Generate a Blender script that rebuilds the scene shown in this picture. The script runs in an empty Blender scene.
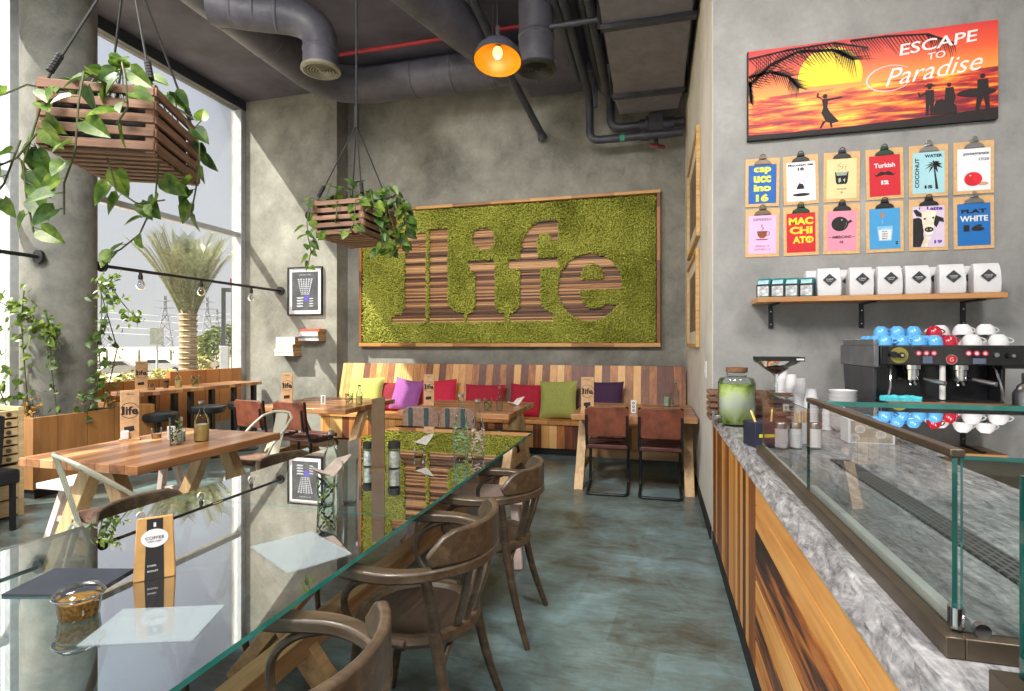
import bpy, math, random
from mathutils import Vector, Matrix, Euler
R = random.Random(7)
PI = math.pi
scene = bpy.context.scene
COL = scene.collection

# ------------------------------------------------------------------ camera, sky, sun, exposure
cam_data = bpy.data.cameras.new('camera')
cam_data.sensor_width = 36.0
cam_data.lens = 540.0 / 1024.0 * 36.0
cam_data.shift_y = -1.5 / 1024.0
cam_data.clip_start = 0.05
cam_data.clip_end = 800
cam = bpy.data.objects.new('camera', cam_data)
cam.location = (0, 0, 1.45)
cam.rotation_euler = (PI / 2, 0, math.atan2(144, 540))
COL.objects.link(cam)
scene.camera = cam

world = bpy.data.worlds.new('world')
scene.world = world
world.use_nodes = True
wn = world.node_tree.nodes
wl = world.node_tree.links
wn.clear()
wo = wn.new('ShaderNodeOutputWorld')
wb = wn.new('ShaderNodeBackground')
wt = wn.new('ShaderNodeTexCoord')
ws = wn.new('ShaderNodeSeparateXYZ')
wr = wn.new('ShaderNodeValToRGB')
wr.color_ramp.elements[0].position = 0.0
wr.color_ramp.elements[0].color = (0.76, 0.74, 0.73, 1)
wr.color_ramp.elements[1].position = 0.6
wr.color_ramp.elements[1].color = (0.66, 0.70, 0.84, 1)
wl.new(wt.outputs['Generated'], ws.inputs[0])
wl.new(ws.outputs['Z'], wr.inputs[0])
wl.new(wr.outputs[0], wb.inputs['Color'])
wb.inputs['Strength'].default_value = 1.0
wl.new(wb.outputs[0], wo.inputs[0])

sun_data = bpy.data.lights.new('sun', 'SUN')
sun_data.energy = 24.0
sun_data.angle = math.radians(0.6)
sun_data.color = (1.0, 0.93, 0.80)
sun = bpy.data.objects.new('sun', sun_data)
sun.rotation_euler = Vector((1.2, 1.0, -1.62)).to_track_quat('-Z', 'Y').to_euler()
COL.objects.link(sun)

scene.view_settings.view_transform = 'Standard'
scene.view_settings.look = 'None'
scene.view_settings.gamma = 1.0
scene.view_settings.use_curve_mapping = False
scene.view_settings.exposure = 0.0


# added fill lamps out of view, with invented housings; soft light from ceiling height
def add_fill_lamp(name, loc, size, power, col=(1, 0.95, 0.88), aim=(0, 0, -1)):
    d = bpy.data.lights.new(name, 'AREA')
    d.shape = 'SQUARE'
    d.size = size
    d.energy = power
    d.color = col
    o = bpy.data.objects.new(name, d)
    o.location = loc
    o.rotation_euler = Vector(aim).to_track_quat('-Z', 'Y').to_euler()
    COL.objects.link(o)
    return o


FILL_LAMPS = [((-3.78, 1.0, 4.95), 1.0, 270, (0, 0.55, -1)), ((-1.33, -0.8, 4.95), 1.2, 330, (0, 0.7, -1)), ((1.9, 0.4, 4.95), 1.2, 130, (0, 0.6, -1))]
for loc_, size_, pw_, aim_ in FILL_LAMPS:
    add_fill_lamp('fill_lamp', loc_, size_, pw_, aim=aim_)


# ------------------------------------------------------------------ materials
def lin(c):
    r = []
    for v in c:
        v = v / 255.0
        r.append(v / 12.92 if v <= 0.04045 else ((v + 0.055) / 1.055) ** 2.4)
    return (r[0], r[1], r[2], 1.0)


def newmat(name):
    m = bpy.data.materials.new(name)
    m.use_nodes = True
    n = m.node_tree.nodes
    n.clear()
    out = n.new('ShaderNodeOutputMaterial')
    b = n.new('ShaderNodeBsdfPrincipled')
    m.node_tree.links.new(b.outputs[0], out.inputs[0])
    return m, n, m.node_tree.links, b, out


def coords(n, l, scale=(1, 1, 1), rot=(0, 0, 0)):
    t = n.new('ShaderNodeTexCoord')
    mp = n.new('ShaderNodeMapping')
    mp.inputs['Scale'].default_value = scale
    mp.inputs['Rotation'].default_value = rot
    l.new(t.outputs['Object'], mp.inputs[0])
    return mp.outputs[0]


def ramp(n, cols, pos=None, interp='LINEAR'):
    r = n.new('ShaderNodeValToRGB')
    cr = r.color_ramp
    cr.interpolation = interp
    k = len(cols)
    pos = pos or [i / (k - 1) for i in range(k)]
    cr.elements[0].position = pos[0]
    cr.elements[0].color = lin(cols[0])
    cr.elements[1].position = pos[-1]
    cr.elements[1].color = lin(cols[-1])
    for i in range(1, k - 1):
        e = cr.elements.new(pos[i])
        e.color = lin(cols[i])
    return r


def noise(n, l, vec, scale, detail=4, rough=0.55, dist=0.0):
    t = n.new('ShaderNodeTexNoise')
    t.inputs['Scale'].default_value = scale
    t.inputs['Detail'].default_value = detail
    t.inputs['Roughness'].default_value = rough
    t.inputs['Distortion'].default_value = dist
    if vec is not None:
        l.new(vec, t.inputs['Vector'])
    return t.outputs['Fac']


def math_n(n, l, op, a, b=None, c=None):
    m = n.new('ShaderNodeMath')
    m.operation = op
    for i, v in enumerate((a, b, c)):
        if v is None:
            continue
        if isinstance(v, (int, float)):
            m.inputs[i].default_value = v
        else:
            l.new(v, m.inputs[i])
    return m.outputs[0]


def bump(n, l, b, h, strength=0.3, dist=0.01):
    bp = n.new('ShaderNodeBump')
    bp.inputs['Strength'].default_value = strength
    bp.inputs['Distance'].default_value = dist
    l.new(h, bp.inputs['Height'])
    l.new(bp.outputs[0], b.inputs['Normal'])


MATS = {}


def plain(name, c, rough=0.5, metal=0.0, var=0.12, scale=12, bmp=0.0, coat=0.0, spec=None):
    if name in MATS:
        return MATS[name]
    m, n, l, b, o = newmat(name)
    v = coords(n, l)
    f = noise(n, l, v, scale, 3)
    lo = tuple(max(0, x * (1 - var)) for x in c)
    hi = tuple(min(255, x * (1 + var)) for x in c)
    r = ramp(n, [lo, hi], [0.3, 0.7])
    l.new(f, r.inputs[0])
    l.new(r.outputs[0], b.inputs['Base Color'])
    b.inputs['Roughness'].default_value = rough
    b.inputs['Metallic'].default_value = metal
    if coat:
        b.inputs['Coat Weight'].default_value = coat
    if spec is not None:
        b.inputs['Specular IOR Level'].default_value = spec
    if bmp:
        bump(n, l, b, f, bmp, 0.01)
    MATS[name] = m
    return m


AX = {'x': 0, 'y': 1, 'z': 2}


def wood(name, cols, grain='x', plank=None, k=0.6, rough=0.5, gs=1.0, seam=0.0, seed=0.0, coat=0.0, pos=None):
    """wood with grain along one axis and, where asked, boards of differing tone across another"""
    def ds(c_, q=0.16):
        g_ = 0.3 * c_[0] + 0.55 * c_[1] + 0.15 * c_[2]
        return tuple(v * (1 - q) + g_ * q for v in c_)
    cols = [ds(c_, 0.0 if ('counter' in name or 'ply' in name or 'frame' in name or 'planks' in name or 'bench' in name) else 0.16) for c_ in cols]
    m, n, l, b, o = newmat(name)
    sc = [18 * gs, 18 * gs, 18 * gs]
    sc[AX[grain]] = 1.3 * gs
    t = n.new('ShaderNodeTexCoord')
    sep = n.new('ShaderNodeSeparateXYZ')
    l.new(t.outputs['Object'], sep.inputs[0])
    mp = n.new('ShaderNodeMapping')
    mp.inputs['Scale'].default_value = sc
    vec = t.outputs['Object']
    pr = None
    if plank:
        ax, w = plank
        q = math_n(n, l, 'DIVIDE', sep.outputs[AX[ax]], w)
        q = math_n(n, l, 'ADD', q, 100.37 + seed)
        fl = math_n(n, l, 'FLOOR', q)
        wnz = n.new('ShaderNodeTexWhiteNoise')
        wnz.noise_dimensions = '1D'
        l.new(fl, wnz.inputs['W'])
        pr = wnz.outputs['Value']
        comb = n.new('ShaderNodeVectorMath')
        comb.operation = 'ADD'
        l.new(t.outputs['Object'], comb.inputs[0])
        cs = n.new('ShaderNodeCombineXYZ')
        l.new(math_n(n, l, 'MULTIPLY', pr, 17.0), cs.inputs[AX[grain]])
        l.new(cs.outputs[0], comb.inputs[1])
        vec = comb.outputs[0]
    l.new(vec, mp.inputs[0])
    f1 = noise(n, l, mp.outputs[0], 1.0, 5, 0.6, 0.6)
    f2 = noise(n, l, mp.outputs[0], 5.0, 3, 0.6, 0.2)
    f = math_n(n, l, 'ADD', math_n(n, l, 'MULTIPLY', f1, 0.75), math_n(n, l, 'MULTIPLY', f2, 0.25))
    f = math_n(n, l, 'MULTIPLY_ADD', math_n(n, l, 'SUBTRACT', f, 0.5), 2.2, 0.5)
    if pr is not None:
        f = math_n(n, l, 'ADD', math_n(n, l, 'MULTIPLY', f, 1 - k), math_n(n, l, 'MULTIPLY', pr, k))
    r = ramp(n, cols, pos)
    l.new(f, r.inputs[0])
    colr = r.outputs[0]
    if plank and seam:
        fr = math_n(n, l, 'FRACT', q)
        d = math_n(n, l, 'ABSOLUTE', math_n(n, l, 'SUBTRACT', fr, 0.5))
        s = math_n(n, l, 'GREATER_THAN', d, 0.5 - seam)
        mx = n.new('ShaderNodeMix')
        mx.data_type = 'RGBA'
        mx.blend_type = 'MULTIPLY'
        l.new(math_n(n, l, 'MULTIPLY', s, 0.75), mx.inputs[0])
        l.new(colr, mx.inputs[6])
        mx.inputs[7].default_value = (0.18, 0.12, 0.08, 1)
        colr = mx.outputs[2]
    l.new(colr, b.inputs['Base Color'])
    b.inputs['Roughness'].default_value = rough
    if coat:
        b.inputs['Coat Weight'].default_value = coat
        b.inputs['Coat Roughness'].default_value = 0.15
    bump(n, l, b, f1, 0.15, 0.004)
    MATS[name] = m
    return m


def concrete(name, cols, scale=1.1, rough=0.75, bmp=0.25, fine=0.3, stretch=(1, 1, 1)):
    m, n, l, b, o = newmat(name)
    v = coords(n, l, stretch)
    f1 = noise(n, l, v, scale, 6, 0.6, 0.3)
    f2 = noise(n, l, v, scale * 4, 6, 0.7, 0.35)
    f3 = noise(n, l, v, scale * 26, 3, 0.6)
    f = math_n(n, l, 'MULTIPLY', f1, 0.65 - fine * 0.3)
    f = math_n(n, l, 'ADD', f, math_n(n, l, 'MULTIPLY', f2, 0.35))
    f = math_n(n, l, 'ADD', f, math_n(n, l, 'MULTIPLY', f3, fine * 0.3))
    f = math_n(n, l, 'MULTIPLY_ADD', math_n(n, l, 'SUBTRACT', f, 0.5), 2.4, 0.5)
    r = ramp(n, cols)
    l.new(f, r.inputs[0])
    l.new(r.outputs[0], b.inputs['Base Color'])
    b.inputs['Roughness'].default_value = rough
    bump(n, l, b, f2, bmp, 0.01)
    MATS[name] = m
    return m


def clear(name, tint=(245, 250, 248), ior=1.45, boost=1.0, rough=0.0, base=0.0):
    """thin clear glass: see-through with a mirror reflection that grows at a grazing angle"""
    m, n, l, b, out = newmat(name)
    n.remove(b)
    tr = n.new('ShaderNodeBsdfTransparent')
    tr.inputs[0].default_value = lin(tint)
    gl = n.new('ShaderNodeBsdfGlossy')
    gl.inputs['Roughness'].default_value = rough
    gl.inputs['Color'].default_value = (1, 1, 1, 1)
    fr = n.new('ShaderNodeFresnel')
    fr.inputs['IOR'].default_value = ior
    f = math_n(n, l, 'MULTIPLY_ADD', fr.outputs[0], boost, base)
    f = math_n(n, l, 'MINIMUM', f, 1.0)
    mx = n.new('ShaderNodeMixShader')
    l.new(f, mx.inputs[0])
    l.new(tr.outputs[0], mx.inputs[1])
    l.new(gl.outputs[0], mx.inputs[2])
    l.new(mx.outputs[0], out.inputs[0])
    MATS[name] = m
    return m


def emit(name, c, s):
    m, n, l, b, o = newmat(name)
    b.inputs['Base Color'].default_value = lin(c)
    b.inputs['Emission Color'].default_value = lin(c)
    b.inputs['Emission Strength'].default_value = s
    MATS[name] = m
    return m


def floor_mat():
    m, n, l, b, o = newmat('floor_polished_screed')
    v = coords(n, l)
    f1 = noise(n, l, v, 0.7, 6, 0.6, 0.8)
    f2 = noise(n, l, v, 3.2, 6, 0.65, 1.2)
    v2 = coords(n, l, (1, 3.5, 1), (0, 0, 0.15))
    f3 = noise(n, l, v2, 6.0, 5, 0.7, 1.0)
    br = n.new('ShaderNodeTexBrick')
    v3 = coords(n, l, (1, 1, 1), (0, 0, 0.1))
    l.new(v3, br.inputs['Vector'])
    br.inputs['Color1'].default_value = (0.25, 0.25, 0.25, 1)
    br.inputs['Color2'].default_value = (0.75, 0.75, 0.75, 1)
    br.inputs['Mortar'].default_value = (0.5, 0.5, 0.5, 1)
    br.inputs['Mortar Size'].default_value = 0.0
    br.inputs['Scale'].default_value = 1.6
    br.inputs['Brick Width'].default_value = 0.8
    br.inputs['Row Height'].default_value = 0.6
    f = math_n(n, l, 'MULTIPLY', f1, 0.45)
    f = math_n(n, l, 'ADD', f, math_n(n, l, 'MULTIPLY', f2, 0.25))
    f = math_n(n, l, 'ADD', f, math_n(n, l, 'MULTIPLY', f3, 0.20))
    f = math_n(n, l, 'ADD', f, math_n(n, l, 'MULTIPLY', br.outputs['Color'], 0.12))
    f = math_n(n, l, 'MULTIPLY_ADD', math_n(n, l, 'SUBTRACT', f, 0.51), 2.3, 0.5)
    r = ramp(n, [(50, 45, 38), (78, 80, 72), (100, 117, 117), (118, 144, 150), (154, 182, 188)], [0.08, 0.32, 0.5, 0.68, 0.95])
    l.new(f, r.inputs[0])
    l.new(r.outputs[0], b.inputs['Base Color'])
    b.inputs['Roughness'].default_value = 0.3
    b.inputs['Specular IOR Level'].default_value = 0.45
    bump(n, l, b, f2, 0.06, 0.004)
    return m


def granite():
    m, n, l, b, o = newmat('grey_streaked_granite')
    v = coords(n, l, (5, 1.2, 5), (0, 0, 0.25))
    f1 = noise(n, l, v, 4.0, 7, 0.7, 1.5)
    v2 = coords(n, l, (1, 1, 1))
    f2 = noise(n, l, v2, 60, 3, 0.6)
    f = math_n(n, l, 'ADD', math_n(n, l, 'MULTIPLY', f1, 0.75), math_n(n, l, 'MULTIPLY', f2, 0.25))
    f = math_n(n, l, 'MULTIPLY_ADD', math_n(n, l, 'SUBTRACT', f, 0.5), 2.6, 0.5)
    r = ramp(n, [(58, 58, 62), (120, 120, 124), (165, 165, 168), (205, 205, 206)])
    l.new(f, r.inputs[0])
    l.new(r.outputs[0], b.inputs['Base Color'])
    b.inputs['Roughness'].default_value = 0.25
    bump(n, l, b, f2, 0.1, 0.003)
    return m


M_floor = floor_mat()
M_granite = granite()
M_wall = concrete('warm_grey_plaster', [(80, 79, 74), (120, 119, 112), (150, 149, 141), (178, 177, 169)], 0.9)
M_wall_bar = concrete('cool_grey_plaster', [(104, 104, 104), (134, 134, 134), (152, 152, 151), (172, 172, 171)], 1.2, stretch=(1, 1, 0.8))
M_wall_side = concrete('pale_plaster', [(172, 167, 158), (204, 199, 190), (222, 218, 210)], 1.0)
M_column = concrete('column_concrete', [(70, 72, 70), (100, 101, 97), (124, 124, 118), (148, 147, 138)], 1.6)
M_ceiling = plain('dark_ceiling_paint', (84, 82, 95), 0.8, var=0.15, scale=2)
M_duct = concrete('dark_duct_wrap', [(62, 61, 72), (86, 85, 97), (108, 106, 118)], 2.2, 0.5, 0.5)
M_rect = concrete('grey_duct_board', [(96, 94, 102), (120, 117, 125), (138, 134, 142)], 2.0, 0.6, 0.6)
M_pipe = plain('dark_pipe_paint', (58, 59, 70), 0.45, var=0.1, scale=6)
M_red = plain('red_pipe_paint', (150, 30, 40), 0.5)
M_black = plain('black_metal', (24, 25, 28), 0.4, var=0.1)
M_blackrub = plain('matte_black', (20, 20, 22), 0.75)
M_steel = plain('brushed_steel', (168, 168, 166), 0.28, 1.0, var=0.06)
M_bronze = plain('bronze_steel', (112, 100, 86), 0.38, 0.85, var=0.08, scale=5)
M_chrome = plain('chrome', (205, 206, 210), 0.12, 1.0, var=0.03)
M_alu = plain('window_aluminium', (176, 180, 186), 0.45, 0.2, var=0.05)
M_aludark = plain('dark_window_bar', (66, 69, 76), 0.5, 0.2, var=0.05)
M_white = plain('white_paint', (214, 214, 212), 0.5, var=0.03)
M_ceram = plain('white_ceramic', (214, 214, 217), 0.18, var=0.02, coat=0.4)
M_blue_c = plain('sky_blue_ceramic', (92, 168, 226), 0.2, var=0.04, coat=0.4)
M_red_c = plain('crimson_ceramic', (176, 22, 44), 0.2, var=0.05, coat=0.4)
M_paper = plain('white_paper', (216, 216, 220), 0.7, var=0.02)
M_kraft = plain('kraft_card', (186, 150, 112), 0.75, var=0.08, scale=30)
M_ink = plain('black_ink', (26, 24, 24), 0.7)
M_rope = plain('black_rope', (30, 30, 32), 0.8)
M_wglass = clear('window_glass', (250, 252, 252), 1.3, 0.6)
M_tglass = clear('table_glass', (150, 168, 166), 1.75, 1.5, base=0.32)
M_tedge = plain('green_glass_edge', (30, 150, 140), 0.12, var=0.15, scale=6, coat=1.0)
M_cglass = clear('display_glass', (240, 246, 244), 1.4, 1.5)
M_cglass_top = clear('display_glass_top', (210, 222, 220), 1.6, 1.3, base=0.02)
M_cedge = plain('dark_green_glass_edge', (20, 92, 84), 0.12, var=0.15, scale=6, coat=1.0)
M_bottle = clear('bottle_glass', (240, 246, 244), 1.3, 0.9, 0.02)
M_bulb = clear('bulb_glass', (235, 238, 240), 1.5, 1.2)
M_amber = plain('amber_drink', (176, 120, 50), 0.2, coat=0.5)

M_wtable = wood('oiled_tabletop_boards', [(92, 52, 28), (160, 100, 56), (196, 140, 88), (220, 172, 120)], 'x', ('y', 0.11), 0.6, 0.35, seam=0.03, coat=0.25)
M_pine = wood('pale_pine', [(168, 124, 76), (204, 164, 112), (226, 192, 142)], 'z', None, rough=0.5)
M_pinex = wood('pale_pine_beam', [(140, 98, 58), (184, 138, 88), (210, 168, 118)], 'x', None, rough=0.5)
M_piney = wood('warm_pine_beam', [(150, 106, 62), (196, 150, 98), (218, 176, 124)], 'y', None, rough=0.5)
M_planter = wood('golden_ply_panels', [(128, 86, 48), (160, 112, 64), (184, 136, 84)], 'z', ('y', 0.28), 0.35, 0.5, seam=0.012)
M_planter_b = wood('orange_ply_boards', [(140, 86, 44), (184, 122, 66), (206, 146, 86)], 'z', ('y', 0.26), 0.4, 0.5, seam=0.02)
M_bench = wood('mixed_upright_planks', [(80, 42, 32), (120, 66, 42), (176, 112, 58), (214, 158, 92), (232, 188, 124)], 'z', ('x', 0.105), 0.72, 0.45, seam=0.03, pos=[0.1, 0.3, 0.45, 0.65, 0.9])
M_counterv = wood('mixed_counter_planks', [(56, 32, 22), (150, 86, 36), (210, 146, 72), (232, 178, 106)], 'z', ('y', 0.085), 0.8, 0.4, seam=0.03, pos=[0.1, 0.35, 0.6, 0.9])
M_counterh = wood('honey_counter_board', [(150, 78, 24), (204, 134, 62), (226, 164, 90), (236, 184, 112)], 'y', None, rough=0.38, gs=0.6, pos=[0.12, 0.3, 0.6, 0.9])
M_counterd = wood('scorched_counter_board', [(30, 16, 10), (70, 34, 18), (168, 96, 42), (218, 150, 78)], 'y', None, rough=0.4, gs=0.45, pos=[0.42, 0.56, 0.70, 0.9])
M_crate = wood('red_brown_slat', [(84, 54, 40), (130, 90, 66), (170, 124, 92)], 'x', None, rough=0.55)
M_cratey = wood('red_brown_slat_side', [(84, 54, 40), (130, 90, 66), (170, 124, 92)], 'y', None, rough=0.55)
M_bent = wood('dark_bentwood', [(44, 35, 26), (76, 60, 43), (108, 88, 64)], 'y', None, rough=0.42, gs=1.4, coat=0.2)
M_bentseat = wood('dark_bentwood_seat', [(40, 30, 24), (62, 48, 38), (84, 66, 52)], 'x', None, rough=0.4, gs=1.2)
M_pink = wood('pink_limed_wood', [(196, 166, 156), (220, 194, 186), (236, 216, 208)], 'z', None, rough=0.6)
M_mdf = plain('clipboard_hardboard', (206, 166, 116), 0.6, var=0.06, scale=30)
M_strips = wood('reclaimed_strips', [(78, 44, 28), (132, 80, 44), (190, 128, 72), (232, 178, 118)], 'x', ('y', 0.024), 0.82, 0.55, seam=0.07, pos=[0.12, 0.38, 0.6, 0.92])
M_gframe = wood('thin_oak_frame', [(150, 112, 60), (196, 154, 92), (218, 180, 120)], 'z', None, rough=0.45)
M_mframe = wood('moss_frame_batten', [(112, 66, 30), (190, 134, 74), (220, 172, 110)], 'x', ('x', 0.62), 0.65, 0.45, pos=[0.1, 0.4, 0.9])
M_shelf = wood('shelf_board', [(150, 92, 46), (192, 132, 76), (214, 160, 102)], 'x', None, rough=0.4)
M_chest = wood('chest_pine', [(176, 142, 92), (208, 178, 126), (224, 198, 150)], 'y', None, rough=0.5)
M_leather = plain('rust_leather', (108, 60, 44), 0.42, var=0.22, scale=9, bmp=0.15)
M_leatherd = plain('dark_seat_leather', (74, 40, 34), 0.5, var=0.2, scale=9, bmp=0.15)


def moss_mat():
    m, n, l, b, o = newmat('moss')
    v = coords(n, l)
    f1 = noise(n, l, v, 1.6, 3)
    f2 = noise(n, l, v, 45, 2)
    f = math_n(n, l, 'ADD', math_n(n, l, 'MULTIPLY', f1, 0.35), math_n(n, l, 'MULTIPLY', f2, 0.65))
    r = ramp(n, [(92, 98, 44), (150, 154, 66), (186, 188, 90), (216, 216, 130)], [0.33, 0.45, 0.55, 0.68])
    l.new(f, r.inputs[0])
    l.new(r.outputs[0], b.inputs['Base Color'])
    b.inputs['Roughness'].default_value = 0.9
    b.inputs['Specular IOR Level'].default_value = 0.1
    return m


M_moss = moss_mat()


def leaf_mat(name, cols, scale=14):
    m, n, l, b, o = newmat(name)
    v = coords(n, l)
    f = noise(n, l, v, scale, 3, 0.6, 0.5)
    r = ramp(n, cols, [0.3, 0.5, 0.68])
    l.new(f, r.inputs[0])
    tr = n.new('ShaderNodeBsdfTranslucent')
    l.new(r.outputs[0], b.inputs['Base Color'])
    l.new(r.outputs[0], tr.inputs[0])
    b.inputs['Roughness'].default_value = 0.35
    mx = n.new('ShaderNodeMixShader')
    mx.inputs[0].default_value = 0.3
    l.new(b.outputs[0], mx.inputs[1])
    l.new(tr.outputs[0], mx.inputs[2])
    l.new(mx.outputs[0], o.inputs[0])
    return m


M_leaf = leaf_mat('pothos_leaf', [(44, 70, 22), (80, 112, 34), (132, 152, 56)])
M_leafd = leaf_mat('dark_pothos_leaf', [(32, 54, 26), (56, 88, 36), (98, 124, 52)])
M_ivy = leaf_mat('creeper_leaf', [(58, 84, 26), (98, 124, 42), (138, 154, 64)])
M_ivyd = leaf_mat('dark_creeper_leaf', [(40, 60, 26), (70, 96, 40), (100, 124, 54)])
M_stem = plain('vine_stem', (70, 74, 40), 0.6)


# ------------------------------------------------------------------ mesh builder
class MB:
    def __init__(s):
        s.v = []
        s.f = []
        s.mi = []
        s.mats = []
        s.cur = 0
        s.M = Matrix.Identity(4)

    def mat(s, m):
        if m not in s.mats:
            s.mats.append(m)
        s.cur = s.mats.index(m)
        return s

    def at(s, x=0, y=0, z=0, rx=0, ry=0, rz=0):
        s.M = Matrix.Translation((x, y, z)) @ Euler((rx, ry, rz)).to_matrix().to_4x4()
        return s

    def _a(s, vs, fs):
        b = len(s.v)
        for p in vs:
            q = s.M @ Vector(p)
            s.v.append((q.x, q.y, q.z))
        for f in fs:
            s.f.append(tuple(b + i for i in f))
            s.mi.append(s.cur)
        return s

    def box(s, x0, x1, y0, y1, z0, z1):
        v = [(x, y, z) for z in (z0, z1) for y in (y0, y1) for x in (x0, x1)]
        return s._a(v, [(0, 2, 3, 1), (4, 5, 7, 6), (0, 1, 5, 4), (2, 6, 7, 3), (0, 4, 6, 2), (1, 3, 7, 5)])

    def cbox(s, cx, cy, cz, sx, sy, sz):
        return s.box(cx - sx / 2, cx + sx / 2, cy - sy / 2, cy + sy / 2, cz - sz / 2, cz + sz / 2)

    def bar(s, p, q, w, d, up=(0, 0, 1)):
        """square bar from p to q, w across (perpendicular to up), d along up"""
        p = Vector(p)
        q = Vector(q)
        t = (q - p).normalized()
        u = Vector(up)
        if abs(t.dot(u)) > 0.98:
            u = Vector((0, 1, 0))
        a = t.cross(u).normalized()
        c = a.cross(t).normalized()
        vs = []
        for o in (p, q):
            for sa, sc in ((-1, -1), (1, -1), (1, 1), (-1, 1)):
                vs.append(o + a * sa * w / 2 + c * sc * d / 2)
        return s._a(vs, [(3, 2, 1, 0), (4, 5, 6, 7), (0, 1, 5, 4), (1, 2, 6, 5), (2, 3, 7, 6), (3, 0, 4, 7)])

    def tube(s, pts, r, seg=8, closed=False, sx=1.0, sy=1.0, up=(0, 0, 1)):
        pts = [Vector(p) for p in pts]
        n = len(pts)
        rr = r if isinstance(r, (list, tuple)) else [r] * n
        ref = None
        vs = []
        for i, p in enumerate(pts):
            if closed:
                t = pts[(i + 1) % n] - pts[i - 1]
            else:
                t = pts[min(i + 1, n - 1)] - pts[max(i - 1, 0)]
            t = t.normalized() if t.length > 1e-9 else Vector((0, 0, 1))
            if ref is None:
                u = Vector(up)
                if abs(t.dot(u)) > 0.95:
                    u = Vector((1, 0, 0))
                ref = (u - t * u.dot(t)).normalized()
            else:
                ref = (ref - t * ref.dot(t))
                ref = ref.normalized() if ref.length > 1e-6 else t.orthogonal().normalized()
            a = t.cross(ref)
            for k in range(seg):
                an = 2 * PI * k / seg
                vs.append(p + (a * math.cos(an) * sx + ref * math.sin(an) * sy) * rr[i])
        fs = []
        m = n if closed else n - 1
        for i in range(m):
            j = (i + 1) % n
            for k in range(seg):
                k2 = (k + 1) % seg
                fs.append((i * seg + k, i * seg + k2, j * seg + k2, j * seg + k))
        if not closed:
            fs.append(tuple(range(seg - 1, -1, -1)))
            fs.append(tuple((n - 1) * seg + k for k in range(seg)))
        return s._a(vs, fs)

    def band(s, pts, w, t, closed=False, up=(0, 0, 1)):
        """rectangular band swept along pts: w along up, t across"""
        pts = [Vector(p) for p in pts]
        n = len(pts)
        ww = w if isinstance(w, (list, tuple)) else [w] * n
        vs = []
        for i, p in enumerate(pts):
            tt = pts[(i + 1) % n] - pts[i - 1] if closed else pts[min(i + 1, n - 1)] - pts[max(i - 1, 0)]
            tt.normalize()
            u = Vector(up)
            a = tt.cross(u).normalized()
            u = a.cross(tt)
            for sa, su in ((-1, -1), (1, -1), (1, 1), (-1, 1)):
                vs.append(p + a * sa * t / 2 + u * su * ww[i] / 2)
        fs = []
        m = n if closed else n - 1
        for i in range(m):
            j = (i + 1) % n
            for k in range(4):
                k2 = (k + 1) % 4
                fs.append((i * 4 + k, i * 4 + k2, j * 4 + k2, j * 4 + k))
        if not closed:
            fs.append((3, 2, 1, 0))
            fs.append(tuple((n - 1) * 4 + k for k in range(4)))
        return s._a(vs, fs)

    def lathe(s, prof, seg=20, x=0, y=0, z=0, cap=True):
        vs = []
        for (r, h) in prof:
            for k in range(seg):
                a = 2 * PI * k / seg
                vs.append((x + r * math.cos(a), y + r * math.sin(a), z + h))
        fs = []
        for i in range(len(prof) - 1):
            for k in range(seg):
                k2 = (k + 1) % seg
                fs.append((i * seg + k, i * seg + k2, (i + 1) * seg + k2, (i + 1) * seg + k))
        if cap:
            if prof[0][0] > 1e-5:
                fs.append(tuple(range(seg - 1, -1, -1)))
            if prof[-1][0] > 1e-5:
                fs.append(tuple((len(prof) - 1) * seg + k for k in range(seg)))
        return s._a(vs, fs)

    def cyl(s, x, y, z0, z1, r, seg=20, r2=None):
        return s.lathe([(r, z0), (r if r2 is None else r2, z1)], seg, x, y)

    def prism(s, poly, z0, z1):
        n = len(poly)
        area = sum(poly[i][0] * poly[(i + 1) % n][1] - poly[(i + 1) % n][0] * poly[i][1] for i in range(n))
        if area < 0:
            poly = poly[::-1]
        vs = [(p[0], p[1], z0) for p in poly] + [(p[0], p[1], z1) for p in poly]
        fs = [tuple(range(n - 1, -1, -1)), tuple(range(n, 2 * n))]
        for i in range(n):
            j = (i + 1) % n
            fs.append((i, j, n + j, n + i))
        return s._a(vs, fs)

    def disc(s, cx, cy, r, z0=0.0, z1=0.001, seg=24, ry=None):
        ry = ry or r
        return s.prism([(cx + r * math.cos(2 * PI * k / seg), cy + ry * math.sin(2 * PI * k / seg)) for k in range(seg)], z0, z1)

    def ball(s, x, y, z, r, sx=1, sy=1, sz=1, seg=12, rings=8):
        vs = []
        for i in range(rings + 1):
            a = PI * i / rings
            for k in range(seg):
                b = 2 * PI * k / seg
                vs.append((x + r * sx * math.sin(a) * math.cos(b), y + r * sy * math.sin(a) * math.sin(b), z - r * sz * math.cos(a)))
        fs = []
        for i in range(rings):
            for k in range(seg):
                k2 = (k + 1) % seg
                fs.append((i * seg + k, i * seg + k2, (i + 1) * seg + k2, (i + 1) * seg + k))
        return s._a(vs, fs)

    def text(s, txt, cx, cy, w, h, z=0.0, depth=0.0008, bold=0.0, shear=0.0, align=None):
        cu = bpy.data.curves.new('t', 'FONT')
        cu.body = txt
        cu.size = 1.0
        cu.offset = bold
        cu.shear = shear
        cu.extrude = 0.01
        cu.resolution_u = 3
        ob = bpy.data.objects.new('t', cu)
        me = ob.to_mesh()
        vs = [v.co.copy() for v in me.vertices]
        fs = [tuple(p.vertices) for p in me.polygons]
        ob.to_mesh_clear()
        bpy.data.objects.remove(ob)
        bpy.data.curves.remove(cu)
        if not vs:
            return s
        x0 = min(v.x for v in vs)
        x1 = max(v.x for v in vs)
        y0 = min(v.y for v in vs)
        y1 = max(v.y for v in vs)
        sy = h / (y1 - y0)
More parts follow.
